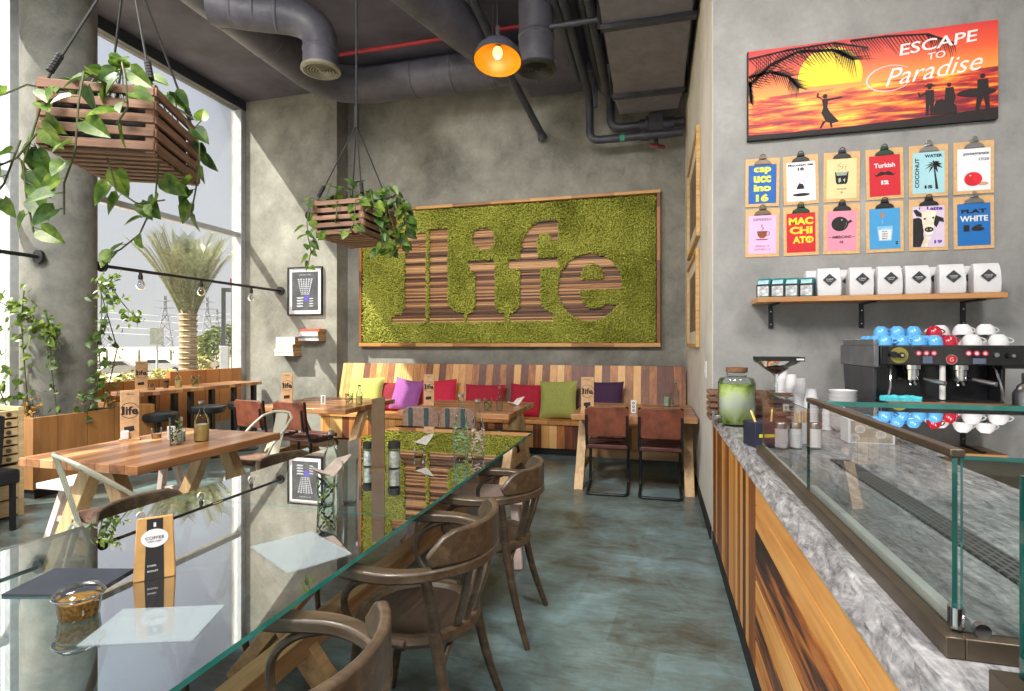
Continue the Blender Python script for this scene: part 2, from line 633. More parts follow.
        sx = w / (x1 - x0) if w else sy
        ox = (x0 + x1) / 2
        oy = (y0 + y1) / 2
        return s._a([((v.x - ox) * sx + cx, (v.y - oy) * sy + cy, z + (v.z + 0.01) / 0.02 * depth) for v in vs], fs)

    def build(s, name, parent=None, label=None, bevel=0.0, sharp=38, bseg=2):
        me = bpy.data.meshes.new(name)
        me.from_pydata(s.v, [], s.f)
        for m in s.mats:
            me.materials.append(m)
        me.polygons.foreach_set('material_index', s.mi)
        me.polygons.foreach_set('use_smooth', [True] * len(s.f))
        me.update()
        me.set_sharp_from_angle(angle=math.radians(sharp))
        o = bpy.data.objects.new(name, me)
        COL.objects.link(o)
        if parent is not None:
            o.parent = parent
        if label:
            o['label'] = label
        if bevel:
            bm = o.modifiers.new('bevel', 'BEVEL')
            bm.width = bevel
            bm.segments = bseg
            bm.limit_method = 'ANGLE'
            bm.angle_limit = math.radians(40)
        return o


def smooth(pts, k=5):
    pts = [Vector(p) for p in pts]
    out = []
    n = len(pts)
    for i in range(n - 1):
        a, b, c, d = pts[max(i - 1, 0)], pts[i], pts[i + 1], pts[min(i + 2, n - 1)]
        for j in range(k):
            t = j / k
            out.append(0.5 * ((2 * b) + (c - a) * t + (2 * a - 5 * b + 4 * c - d) * t * t + (3 * b - a - 3 * c + d) * t ** 3))
    out.append(pts[-1])
    return out


def taper(rs, k=5):
    out = []
    for i in range(len(rs) - 1):
        out += [rs[i] + (rs[i + 1] - rs[i]) * j / k for j in range(k)]
    return out + [rs[-1]]


def mb(m):
    return MB().mat(m)


def tag(o, label, cat, group=None, kind=None):
    o['label'] = label
    o['category'] = cat
    if group:
        o['group'] = group
    if kind:
        o['kind'] = kind
    return o


def thing(name, label, cat, loc=(0, 0, 0), rot=(0, 0, 0), group=None):
    o = bpy.data.objects.new(name, None)
    o.empty_display_size = 0.05
    COL.objects.link(o)
    o.location = loc
    o.rotation_euler = rot
    return tag(o, label, cat, group)





def dup(root, loc=None, rot=None, label=None, group=None, mats=None):
    r = root.copy()
    COL.objects.link(r)
    if loc is not None:
        r.location = loc
    if rot is not None:
        r.rotation_euler = rot
    if label:
        r['label'] = label
    if group:
        r['group'] = group

    def rec(a, b):
        for ch in [x for x in COL.objects if x.parent == a]:
            c = ch.copy()
            COL.objects.link(c)
            c.parent = b
            rec(ch, c)
    rec(root, r)
    return r


def struct(o):
    o['kind'] = 'structure'
    return o


# ------------------------------------------------------------------ room shell
CZ = 5.55
XW = -6.72           # window plane
struct(mb(M_floor).box(-7.0, 3.7, -3.1, 8.1, -0.12, 0.0).build('floor'))
struct(mb(M_ceiling).box(-7.0, 3.7, -3.1, 8.2, CZ, CZ + 0.15).build('ceiling'))
struct(mb(M_wall).box(-4.97, 0.42, 8.0, 8.2, 0, CZ).build('wall_back'))
struct(mb(M_wall).box(-7.0, -4.97, 7.68, 8.2, 0, CZ).build('wall_back_left'))
w = mb(M_wall_side).box(0.40, 0.52, 4.206, 8.2, 0, CZ)
struct(w.build('wall_right'))
struct(mb(M_wall_bar).box(0.404, 3.7, 4.2, 4.35, 0, CZ).build('wall_bar'))
struct(mb(M_wall_bar).box(3.6, 3.75, -3.0, 4.2, 0, CZ).build('wall_far_right'))
struct(mb(M_blackrub).box(0.385, 0.399, 4.25, 7.5, 0, 0.09).build('baseboard_right'))
# low walls under the glazing
struct(mb(M_alu).box(-6.9, -6.72, -3.0, 7.68, -0.1, 0.30).build('wall_left'))
struct(mb(M_alu).box(-6.9, 3.7, -3.1, -3.0, -0.1, 0.30).build('wall_front'))


def window(name, x0, y0, x1, y1, zb=0.30, tz=(3.28,), fr=0.09):
    """one bay of full height glazing between two floor points: frame, crossbars and pane"""
    root = bpy.data.objects.new(name, None)
    COL.objects.link(root)
    root.location = (x0, y0, 0)
    root.rotation_euler = (0, 0, math.atan2(y1 - y0, x1 - x0))
    root['kind'] = 'structure'
    L = math.hypot(x1 - x0, y1 - y0)
    f = mb(M_alu)
    f.box(0, fr, -0.07, 0.07, zb, CZ).box(L - fr, L, -0.07, 0.07, zb, CZ)
    f.box(fr, L - fr, -0.07, 0.07, zb, zb + 0.06)
    f.build('window_frame', root, bevel=0.004)
    h = mb(M_aludark)
    h.box(0, L, -0.09, 0.09, CZ - 0.16, CZ)
    h.build('window_header', root)
    for z in tz:
        mb(M_alu).box(fr, L - fr, -0.05, 0.05, z - 0.04, z + 0.04).build('window_bar', root, bevel=0.004)
    mb(M_wglass).box(fr, L - fr, -0.006, 0.006, zb + 0.06, CZ - 0.16).build('window_pane', root)


window('window_1', -6.80, 7.68, -6.80, 4.32)
window('window_2', -6.80, 4.32, -6.80, 0.20)
window('window_3', -6.80, 0.20, -6.80, -3.0)
window('window_4', -6.8, -3.05, -3.3, -3.05)
window('window_5', -3.3, -3.05, 0.2, -3.05)
window('window_6', 0.2, -3.05, 3.6, -3.05)

# concrete column
t = mb(M_column)
t.lathe([(0.325, 0), (0.325, CZ)], 48)
o = t.build('concrete_column')
o.location = (-6.2, 4.36, 0)
tag(o, 'round grey concrete column rising out of the wooden planter by the window', 'column')

# ------------------------------------------------------------------ ceiling services
def duct_rings(m, pts, r, every=0.55):
    """raised joint bands along a straight duct run"""
    for i in range(len(pts) - 1):
        a, b = Vector(pts[i]), Vector(pts[i + 1])
        L = (b - a).length
        k = int(L / every)
        for j in range(1, k):
            c = a.lerp(b, j / k)
            d = (b - a).normalized() * 0.02
            mb(M_duct).tube([c - d, c - d * 0.5, c + d * 0.5, c + d], [r * 1.0, r * 1.035, r * 1.035, r], 24).build('joint_band', m)


def arc(p0, corner, p1, n=7):
    p0, c, p1 = Vector(p0), Vector(corner), Vector(p1)
    return [(p0 * (1 - t) ** 2 + c * 2 * t * (1 - t) + p1 * t * t) for t in [i / n for i in range(n + 1)]]


du = thing('round_air_duct', 'long dark round air duct turning along the back wall under the ceiling', 'duct', (-4.7, 7.17, 5.28))
m = mb(M_duct)
pts = [(0, -9.0, 0), (0, -0.8, 0)] + arc((0, -0.75, 0), (0, 0, 0), (0.75, 0, 0)) + [(3.75, 0, 0)]
m.tube(pts, 0.255, 28)
m.build('main_run', du)
duct_rings(du, [(0, -4.0, 0), (0, -0.8, 0)], 0.255)
duct_rings(du, [(0.75, 0, 0), (3.75, 0, 0)], 0.255)


def diffuser(parent, x, y, z, r, mm):
    d = mb(mm)
    d.lathe([(r * 1.14, 0.03), (r * 1.16, 0.0), (r * 1.0, -0.008), (r * 0.98, 0.03)], 32, x, y, z, cap=False)
    for k in range(5):
        q = r * (0.86 - 0.17 * k)
        d.lathe([(q, 0.035), (q + 0.02, -0.006), (q + 0.012, -0.008), (q - 0.008, 0.035)], 28, x, y, z, cap=False)
    d.cyl(x, y, z - 0.01, z + 0.03, 0.022, 14)
    d.build('diffuser_grille', parent, 'round grille of concentric rings')


M_grille = plain('pale_grille', (150, 148, 132), 0.4, 0.3, var=0.05)
M_grilled = plain('dark_grille', (62, 62, 64), 0.4, 0.3, var=0.05)
# branch with pale diffuser (left)
b1 = thing('branch_air_duct', 'dark round branch duct elbowing down to a pale ring diffuser', 'duct', (-3.62, 5.28, 4.5))
m = mb(M_duct)
m.tube([(-1.02, -0.5, 0.60), (-0.7, -0.34, 0.58)] + arc((-0.42, -0.20, 0.58), (0, 0, 0.60), (0, 0, 0.26)) + [(0, 0, 0.02)], 0.19, 24)
m.build('branch_run', b1)
for zz in (0.20, 0.02):
    mb(M_duct).lathe([(0.19, 0.0), (0.198, 0.01), (0.198, 0.03), (0.19, 0.04)], 24, 0, 0, zz, cap=False).build('joint_band', b1)
duct_rings(b1, [(-1.02, -0.5, 0.60), (-0.2, -0.1, 0.58)], 0.19, 0.2)
diffuser(b1, 0, 0, 0, 0.185, M_grille)
# second drop with dark diffuser
b2 = thing('drop_air_duct', 'dark duct dropping straight to a black ring diffuser behind the pendant', 'duct', (-1.26, 5.75, 4.43))
m = mb(M_duct)
m.tube([(0, 0, 0.02), (0, 0, 0.5), (0.02, -0.1, 1.1)], 0.19, 24)
m.lathe([(0.19, 0.0), (0.2, 0.012), (0.2, 0.03), (0.19, 0.045)], 24, 0, 0, 0.34, cap=False)
m.build('drop_run', b2)
diffuser(b2, 0, 0, 0, 0.19, M_grilled)
# large supply duct with sloping branch
b3 = thing('supply_air_duct', 'wide grey supply duct with a sloping branch joining the long duct', 'duct', (-2.2, 4.6, 5.1))
m = mb(M_rect)
m.tube([(-0.45, -5, 0.1), (-0.45, -0.6, 0.1), (-0.40, -0.1, 0.1), (-0.36, 0.35, 0.14)], [0.5, 0.5, 0.44, 0.28], 28)
m.build('supply_run', b3)
m = mb(M_duct)
m.tube([(-0.38, 0.05, 0.05), (-0.1, 0.9, 0.02), (0.1, 1.7, 0.05), (0.2, 2.5, 0.15)], 0.235, 24)
m.build('sloping_branch', b3)
# large flexible end behind the dark diffuser
b4 = thing('end_air_duct', 'dark boxy duct end hanging by the back wall right of the diffuser', 'duct', (-1.25, 6.7, 4.95))
m = mb(M_duct)
m.tube([(0.15, -2.4, 0.33), (0.2, -0.4, 0.33), (0.15, 0.7, 0.35)], 0.22, 24)
m.build('flexible_run', b4)
m = mb(M_duct)
m.box(-0.55, 0.5, 0.55, 1.1, 0.14, 0.55)
m.build('end_box', b4, bevel=0.03)

# rectangular duct
rd = thing('rectangular_duct', 'broad grey rectangular duct with cross straps along the right wall', 'duct', (-0.09, 4.0, 4.6))
m = mb(M_rect)
m.box(-0.42, 0.42, -6.0, 2.95, 0, 0.5)
m._a([(-0.42, 2.95, 0), (0.42, 2.95, 0), (0.42, 2.95, 0.5), (-0.42, 2.95, 0.5), (-0.40, 3.6, 0.02), (0.38, 3.6, 0.02), (0.38, 3.6, 0.4), (-0.40, 3.6, 0.4)],
     [(0, 1, 5, 4), (1, 2, 6, 5), (2, 3, 7, 6), (3, 0, 4, 7), (4, 5, 6, 7)])
m.build('duct_body', rd, bevel=0.01)
for yy in (-1.2, 1.4, 2.95):
    mb(M_pipe).box(-0.47, 0.46, yy - 0.035, yy + 0.035, -0.05, -0.005).build('strap', rd)
for (xa, ya) in ((-0.47, 2.9), (0.43, 2.9), (-0.47, 1.36)):
    mb(M_blackrub).box(xa, xa + 0.03, ya, ya + 0.09, -0.05, 0.9).build('hanger', rd)


def pipe(name, label, pts, r, parent=None, mm=None):
    m = mb(mm or M_pipe)
    m.tube(pts, r, 14)
    o = m.build(name, parent)
    if parent is None:
        tag(o, label, 'pipe')
    return o


p = thing('sprinkler_pipe', 'dark water pipe bending down and right below the rectangular duct', 'pipe', (-0.9, 7.6, 4.3))
pipe('pipe_run', '', [(0.0, -6, 0.62), (0.0, -0.4, 0.62)] + arc((0, -0.3, 0.62), (0, 0, 0.62), (0, 0, 0.4)) + arc((0, 0, 0.15), (0, 0, 0), (0.15, 0, 0)) + [(1.25, 0, 0)], 0.055, p)
m = mb(M_pipe)
m.tube([(0.7, 0, 0), (0.8, 0, 0)], 0.075, 14)
m.build('coupling', p)
mb(plain('green_tape', (60, 140, 120), 0.6)).tube([(0.42, 0, 0), (0.48, 0, 0)], 0.058, 14).build('green_tape', p, 'green tape wrapped on the pipe')
p = thing('sprinkler_pipe', 'second dark pipe with a valve block and red handwheel below the duct', 'pipe', (-0.62, 7.75, 4.5))
pipe('pipe_run', '', [(-0.12, -6, 0.5), (-0.12, -0.4, 0.5)] + arc((-0.12, -0.3, 0.5), (0, 0, 0.5), (0, 0, 0.3)) + arc((0, 0, 0.15), (0, 0, 0), (0.15, 0, 0)) + [(1.0, 0, 0)], 0.06, p)
m = mb(M_pipe)
m.box(0.52, 0.72, -0.1, 0.1, -0.13, 0.13)
m.tube([(0.40, 0, -0.02), (0.86, 0, -0.02)], 0.1, 16)
m.tube([(0.62, 0, -0.1), (0.62, 0, -0.3)], 0.03, 10)
m.tube([(0.48, 0, 0), (0.52, 0, 0)], 0.12, 16)
m.build('valve_body', p, bevel=0.008)
m = mb(plain('rust_red_wheel', (122, 44, 44), 0.4))
m.at(0.64, -0.02, -0.31, 0.5, 0.3, 0)
m.tube([(0.1 * math.cos(a), 0.1 * math.sin(a), 0) for a in [2 * PI * i / 20 for i in range(20)]], 0.014, 8, closed=True)
for a in (0, PI / 3, 2 * PI / 3):
    m.tube([(-0.1 * math.cos(a), -0.1 * math.sin(a), 0), (0.1 * math.cos(a), 0.1 * math.sin(a), 0)], 0.008, 6)
m.build('handwheel', p)
pipe('overhead_pipe', 'thin dark pipe running below the ceiling left of the rectangular duct', [(-1.0, -1, 5.0), (-1.0, 7.2, 5.0)], 0.05)
pipe('overhead_pipe', 'dark pipe with couplings crossing nearest the rectangular duct', [(-0.64, -1, 4.86), (-0.64, 7.0, 4.86), (-0.64, 7.15, 4.75)], 0.055)
pipe('overhead_pipe', 'slim conduit between the two larger pipes on the ceiling', [(-0.8, -1, 5.08), (-0.8, 7.4, 5.08), (-0.8, 7.45, 4.7)], 0.03)
pipe('pipe_support', 'short dark cross bar holding the ceiling pipes together', [(-1.08, 5.6, 4.79), (-0.52, 5.6, 4.79)], 0.03)
pipe('drain_pipe', 'dark slanting pipe that ends at the back wall under the diffuser', [(-1.95, 4.2, 5.35), (-1.86, 6.2, 5.0), (-1.66, 7.85, 4.60), (-1.64, 7.93, 4.53)], [0.05, 0.05, 0.05, 0.075])
pipe('red_pipe', 'thin red sprinkler pipe along the ceiling above the long duct', [(-4.2, 6.55, 5.42), (-1.3, 6.55, 5.42)], 0.028, mm=M_red)

for loc_, size_, pw_, aim_ in FILL_LAMPS:  # unseen housings made up to carry the added fill lamps
    o = thing('fill_lamp_housing', 'dark square housing invented for an unseen added fill lamp', 'light fitting', (loc_[0], loc_[1], loc_[2] + 0.04), Vector(aim_).to_track_quat('-Z', 'Y').to_euler(), 'added fill lamp housings')
    h_ = size_ / 2 + 0.03
    mb(M_pipe).box(-h_, h_, -h_, h_, 0, 0.05).box(-0.03, 0.03, -0.03, 0.03, 0.05, 0.45).build('housing', o)

# pendant lamp
pl = thing('pendant_lamp', 'black dome pendant lamp with glowing orange inside hanging from the ceiling', 'lamp', (-1.33, 4.5, 3.91))
m = mb(M_pipe)
R0 = 0.21
prof = [(R0, 0.0), (R0 * 0.99, 0.03), (R0 * 0.9, 0.08), (R0 * 0.68, 0.135), (R0 * 0.36, 0.165), (0.035, 0.18), (0.03, 0.23), (0.0, 0.235)]
m.at(rx=-0.2)
m.lathe(prof, 32, cap=False)
m.build('lamp_shade', pl)
m = mb(plain('orange_enamel', (220, 140, 20), 0.35, var=0.04))
m.at(rx=-0.2)
m.lathe([(r * 0.97, z - 0.004) for r, z in prof[:-2]], 32, cap=False)
m.build('shade_lining', pl, 'orange yellow enamel inside of the shade')
m = mb(emit('warm_bulb', (255, 214, 150), 1.6))
m.ball(0, 0, 0.07, 0.045, sz=1.2)
m.build('light_bulb', pl)
m = mb(M_chrome)
m.tube([(0.0, 0.0, 0.2), (0, 0, 0.3)], 0.018, 10)
m.tube([(0, 0, 0.3), (0, 0, CZ - 3.91)], 0.006, 6)
m.tube([(-0.05, 0.02, 0.22), (-0.05, 0.02, CZ - 3.91)], 0.003, 5)
m.build('cord', pl)
ld = bpy.data.lights.new('pendant_light', 'POINT')
ld.energy = 2.5
ld.color = (1, 0.72, 0.36)
ld.shadow_soft_size = 0.04
lo = bpy.data.objects.new('pendant_light', ld)
lo.location = (0, 0, 0.0)
lo.parent = pl
COL.objects.link(lo)

# light rail with clear bulbs
def light_rail(label, y0, y1, ys, x0=-6.02, x1=-6.02, z=2.33):
    r = thing('light_rail', label, 'lamp rail', (x0, y0, z))
    m = mb(M_black)
    dx, dy = x1 - x0, y1 - y0
    m.tube([(0, 0, 0), (dx, dy, 0)], 0.02, 10)
    m.tube([(0, 0, 0), (0, 0.03, 0)], 0.07, 16)
    m.tube([(dx, dy - 0.03, 0), (dx, dy, 0)], 0.07, 16)
    m.build('rail', r)
    for y in ys:
        k = (y - y0) / (y1 - y0)
        m = mb(M_black)
        m.tube([(dx * k, y - y0, 0), (dx * k, y - y0, -0.09)], 0.018, 10)
        m.tube([(dx * k, y - y0, -0.05), (dx * k, y - y0, -0.10)], 0.026, 12)
        s = m.build('bulb_socket', r)
        m = mb(M_bulb)
        m.lathe([(0.02, 0), (0.028, -0.02), (0.05, -0.055), (0.053, -0.08), (0.04, -0.11), (0.018, -0.125), (0.0, -0.128)], 16, dx * k, y - y0, -0.095, cap=False)
        g = m.build('light_bulb', s)
        m = mb(plain('filament', (190, 130, 70), 0.4, 0.6))
        m.tube([(dx * k, y - y0, -0.1), (dx * k + 0.012, y - y0, -0.16), (dx * k - 0.01, y - y0, -0.165), (dx * k, y - y0 + 0.004, -0.1)], 0.003, 5)
        m.build('filament', s)
    return r


light_rail('black rail of clear bulbs between the column and the poster wall', 4.67, 7.68, [5.15, 6.05, 7.0])
light_rail('short black rail end left of the concrete column', 1.2, 4.05, [1.9, 2.9])

# ------------------------------------------------------------------ outside the window
struct(mb(plain('pale_sand_ground', (176, 164, 142), 0.95, var=0.12, scale=0.6)).box(-420, -7.0, -120, 420, -1.75, -1.6).build('ground'))
pt = thing('palm_tree', 'date palm with upswept grey green fronds outside the window', 'palm tree', (-9.95, 9.65, -1.6))
m = mb(wood('palm_bark', [(104, 88, 66), (150, 130, 100), (186, 166, 136)], 'z', ('z', 0.12), 0.3, 0.9, seam=0.12))
prof = []
for i in range(32):
    z = i * 0.12
    r = 0.15 + 0.03 * (1 - i / 32)
    prof += [(r, z), (r + 0.035, z + 0.10)]
m.lathe(prof, 18)
m.build('trunk', pt)
m = mb(leaf_mat('palm_frond', [(78, 84, 56), (112, 116, 82), (150, 150, 116)]))
for i in range(64):
    a = R.uniform(0, 2 * PI)
    sp = R.uniform(0.05, 1.0) ** 0.7
    L = R.uniform(1.5, 2.1)
    pts = []
    for j in range(8):
        q = j / 7
        rr = 0.10 + sp * (0.62 * q + 0.2 * q * q) * L * 0.62
        zz = 3.6 + L * 0.98 * q - sp * 0.3 * q ** 3
        pts.append(Vector((rr * math.cos(a), rr * math.sin(a), zz)))
    m.tube(pts, [0.022 * (1 - 0.8 * j / 7) for j in range(8)], 4)
    for j in range(26):
        q = 0.12 + 0.86 * j / 25
        f = q * 7
        i0 = min(int(f), 6)
        p = pts[i0].lerp(pts[i0 + 1], f - i0)
        tdir = (pts[i0 + 1] - pts[i0]).normalized()
        side = tdir.cross(Vector((math.cos(a), math.sin(a), 0.2))).normalized()
        for sg in (-1, 1):
            d = (tdir * 0.8 + side * sg * 0.55 + Vector((0, 0, -0.06))).normalized()
            l_ = 0.34 * (1 - 0.5 * abs(q - 0.5))
            wv = tdir.cross(d).cross(d).normalized() * 0.012
            m._a([p - wv, p + wv, p + d * l_], [(0, 1, 2)])
m.build('fronds', pt)


def pylon(label, x, y, H):
    r = thing('power_pylon', label, 'pylon', (x, y, -1.6), (0, 0, 0.8))
    m = mb(plain('pylon_steel', (120, 122, 130), 0.6, 0.3))
    w0, w1 = H * 0.13, H * 0.018
    lv = [0, .2, .38, .54, .68, .8, .9, 1.0]
    def cw(q):
        return w0 + (w1 - w0) * min(1, q * 1.25)
    for sx in (-1, 1):
        for sy in (-1, 1):
            m.tube([(sx * cw(q), sy * cw(q), q * H) for q in lv], H * 0.006, 4)
    for a, b in zip(lv[:-1], lv[1:]):
        for s_ in (-1, 1):
            m.tube([(-cw(a), s_ * cw(a), a * H), (cw(b), s_ * cw(b), b * H)], H * 0.004, 4)
            m.tube([(cw(a), s_ * cw(a), a * H), (-cw(b), s_ * cw(b), b * H)], H * 0.004, 4)
            m.tube([(s_ * cw(a), -cw(a), a * H), (s_ * cw(b), cw(b), b * H)], H * 0.004, 4)
    for q, L in ((.66, .20), (.78, .17), (.9, .13)):
        for s_ in (-1, 1):
            m.tube([(0, 0, q * H + H * .02), (s_ * L * H, 0, q * H), (0, 0, q * H - H * .015)], H * 0.005, 4)
    m.build('lattice', r)
    return r


def at(px, py, D):
    t_ = (px - 512) / 540.0
    th = math.atan2(144, 540)
    c, s_ = math.cos(th), math.sin(th)
    return Vector((D * (t_ * c - s_), D * (c + t_ * s_), 1.45 - (py - 344) / 540.0 * D))


for px, D, H, lb in [(165, 170, 18.5, 'steel power pylon seen just left of the palm trunk'), (207, 170, 18, 'steel power pylon seen right of the palm trunk'),
                     (217, 260, 20, 'smaller distant pylon behind the right hand pylon'), (106, 230, 16, 'faint distant pylon beside the concrete column')]:
    v = at(px, 344, D)
    pylon(lb, v.x, v.y, H)
m = mb(plain('power_wire', (134, 136, 144), 0.6))
for py in (316, 322, 330, 336):
    m.tube([at(60, py - 6, 172), at(165, py, 170), at(186, py + 2.0, 170), at(207, py, 170), at(330, py - 10, 165)], 0.09, 4)
tag(m.build('power_lines'), 'thin grey power lines strung between the pylons', 'power lines', kind='stuff')

cn = thing('parking_canopy', 'long pale flat roofed car park canopy across the street', 'canopy', tuple(at(40, 344, 58) * 1.0 - Vector((0, 0, 3.05))))
a0 = Vector((0, 0, 0))
a1 = at(232, 344, 62) - at(40, 344, 58)
m = mb(plain('canopy_white', (206, 200, 190), 0.7))
m.bar((0, 0, 2.55), (a1.x, a1.y, 2.55), 5.0, 0.28)
m.build('canopy_roof', cn, bevel=0.02)
for k in range(7):
    m = mb(M_alu)
    m.tube([(a1.x * k / 6, a1.y * k / 6, 0), (a1.x * k / 6, a1.y * k / 6, 2.45)], 0.11, 8)
    m.build('canopy_post', cn)
bw = at(20, 344, 75)
bx = at(300, 344, 80)
m = mb(plain('boundary_wall_paint', (196, 186, 172), 0.85))
m.bar((bw.x, bw.y, -0.85), (bx.x, bx.y, -0.85), 0.4, 1.5)
tag(m.build('boundary_wall'), 'low pale boundary wall behind the parked cars', 'wall')


def car(label, v, rz, body, L=4.6):
    r = thing('car', label, 'car', (v.x, v.y, -1.6), (0, 0, rz))
    m = mb(body)
    m.at(rx=PI / 2)
    side = [(-2.2, 0.35), (-2.25, 0.8), (-2.05, 1.0), (-1.55, 1.08), (-1.0, 1.5), (0.6, 1.52), (1.2, 1.08), (2.1, 0.92), (2.28, 0.6), (2.2, 0.32)]
    m.prism(side, -0.85, 0.85)
    m.build('car_body', r, bevel=0.08)
    m = mb(plain('car_window', (40, 48, 56), 0.1))
    m.at(rx=PI / 2)
    m.prism([(-1.35, 1.1), (-0.92, 1.44), (0.55, 1.46), (1.02, 1.1)], -0.86, 0.86)
    m.build('car_windows', r)
    for x in (-1.4, 1.4):
        for y in (-0.84, 0.84):
            m = mb(M_blackrub)
            m.tube([(x, y - 0.1, 0.33), (x, y + 0.1, 0.33)], 0.33, 16)
            m.mat(M_alu)
            m.tube([(x, y - 0.12, 0.33), (x, y + 0.12, 0.33)], 0.18, 12)
            m.build('wheel', r)


car('silver car parked under the canopy beside the column', at(116, 344, 50), 0.75, plain('silver_paint', (150, 154, 160), 0.25, 0.4))
car('white car parked under the canopy left of the palm trunk', at(160, 344, 56), 0.72, plain('white_car_paint', (196, 200, 206), 0.25, 0.1))
car('dark car parked at the far left of the canopy', at(86, 344, 56), 0.75, plain('dark_car_paint', (70, 76, 84), 0.25, 0.3))
car('pale car parked right of the palm trunk', at(205, 344, 60), 0.7, plain('pale_car_paint', (186, 176, 166), 0.25, 0.1))

# road sign seen from the back
sp = at(157, 344, 24)
rs = thing('road_sign', 'plain grey back of a square road sign on a pole', 'sign', (sp.x, sp.y, -1.6), (0, 0, 0.6))
mb(M_alu).tube([(0, 0, 0), (0, 0, 3.8)], 0.045, 8).build('sign_pole', rs)
mb(plain('sign_grey', (140, 146, 142), 0.5)).box(-0.27, 0.27, -0.06, -0.045, 3.02, 3.78).build('sign_plate', rs, bevel=0.004)
gp = at(229, 344, 14)
g = thing('gate_post', 'tall grey double barrier post with a red cap near the window frame', 'post', (gp.x, gp.y, -1.6), (0, 0, 0.6))
mb(M_aludark).box(-0.17, -0.08, -0.05, 0.05, 0, 4.45).build('upright', g)
mb(M_aludark).box(0.06, 0.17, -0.05, 0.05, 0, 4.55).build('upright', g)
mb(M_aludark).box(-0.17, 0.17, -0.04, 0.04, 4.4, 4.5).build('crossbar', g)
mb(M_alu).box(-0.2, 0.0, -0.1, 0.1, 0, 3.0).build('control_box', g, bevel=0.01)
mb(M_red).box(0.03, 0.14, -0.05, 0.05, 4.55, 4.75).build('red_cap', g)


def shrub(label, v, r, hh, n, mt, zb=-1.6, size=0.09):
    s_ = thing('shrub', label, 'shrub', (v.x, v.y, zb))
    m = mb(M_stem)
    for k in range(5):
        a = R.uniform(0, 2 * PI)
        m.tube([(0, 0, 0), (r * .4 * math.cos(a), r * .4 * math.sin(a), hh * .8)], 0.02, 5)
    m.build('stems', s_)
    m = mb(mt)
    for k in range(n):
        a = R.uniform(0, 2 * PI)
        b = math.acos(R.uniform(-0.2, 1))
        q = R.uniform(0.6, 1.0)
        p = Vector((r * q * math.sin(b) * math.cos(a), r * q * math.sin(b) * math.sin(a), hh * 0.5 + hh * 0.5 * q * math.cos(b)))
        leaf(m, p, Vector((math.cos(a), math.sin(a), R.uniform(-.6, .8))), size * R.uniform(.7, 1.4))
    m.build('leaves', s_)


def leaf(m, p, d, size, up=None, w=0.85):
    """heart-shaped leaf starting at p, pointing along d, slightly folded on its midrib"""
    d = Vector(d)
    if d.length < 1e-6:
        d = Vector((0, 0, -1))
    d.normalize()
    u = Vector(up) if up is not None else Vector((R.uniform(-1, 1), R.uniform(-1, 1), R.uniform(0.2, 1)))
    a = d.cross(u)
    if a.length < 1e-3:
        a = d.orthogonal()
    a.normalize()
    nrm = a.cross(d)
    half = [(0.0, 0.0), (0.27, -0.12), (0.46, 0.10), (0.44, 0.38), (0.26, 0.70), (0.0, 1.0)]
    mid = [(0, 0.0), (0, 0.1), (0, 0.25), (0, 0.5), (0, 0.78), (0, 1.0)]
    vs = []
    for (x, y) in mid:
        vs.append(p + d * y * size - nrm * size * 0.12 * y * y)
    for sg in (1, -1):
        for (x, y) in half[1:-1]:
            vs.append(p + d * y * size + a * sg * x * size * w + nrm * size * (0.28 * x - 0.12 * y * y))
    fs = []
    for o_ in (6, 10):
        fs += [(0, 1, o_), (1, 2, o_ + 1, o_), (2, 3, o_ + 2, o_ + 1), (3, 4, o_ + 3, o_ + 2), (4, 5, o_ + 3)]
    m._a(vs, fs)


hd = at(130, 344, 22)
M_tan = leaf_mat('dry_hedge_leaf', [(120, 118, 72), (158, 156, 96), (190, 184, 124)])
for i, (px, D, r, hh, lb) in enumerate([(92, 21, 0.62, 2.0, 'low hedge bush outside beside the column'), (128, 22, 0.68, 1.95, 'low yellowish bush outside behind the tall menu sign'),
                                         (163, 22, 0.62, 2.05, 'low bush outside at the foot of the palm'), (200, 23, 0.68, 2.0, 'low bush outside right of the palm trunk'),
                                         (234, 24, 0.62, 1.95, 'low bush outside behind the barrier post')]):
    v = at(px, 344, D)
    shrub(lb, v, r, hh, 520, M_tan, size=0.16)
shrub('dark rounded tree outside right of the palm trunk', at(222, 344, 45), 1.9, 4.6, 700, leaf_mat('tree_leaf', [(70, 84, 48), (98, 110, 66), (128, 138, 90)]), size=0.4)
shrub('small grey green bush in the car park right of the palm', at(197, 344, 40), 0.9, 2.3, 300, M_tan, size=0.25)

# ------------------------------------------------------------------ planter, ledge and seats by the window
pb = thing('wooden_planter', 'golden plywood planter box around the foot of the concrete column', 'planter', (-6.15, 4.3, 0))
m = mb(M_planter)
m.box(0.52, 0.56, -0.56, 0.62, 0.09, 0.76).box(-0.54, 0.56, -0.60, -0.56, 0.09, 0.76).box(-0.54, 0.56, 0.62, 0.66, 0.09, 0.76)
m.build('side_panels', pb, bevel=0.002)
m = mb(M_blackrub).box(-0.54, 0.53, -0.57, 0.63, 0, 0.09)
m.build('plinth', pb)
m = mb(plain('dark_potting_soil', (52, 42, 34), 0.95, var=0.3, scale=30))
for (x0_, x1_, y0_, y1_) in ((-0.54, 0.52, -0.56, -0.28), (-0.54, 0.52, 0.4, 0.62), (0.28, 0.52, -0.28, 0.4), (-0.54, -0.39, -0.28, 0.4)):
    m.box(x0_, x1_, y0_, y1_, 0.55, 0.70)
m.build('soil', pb)

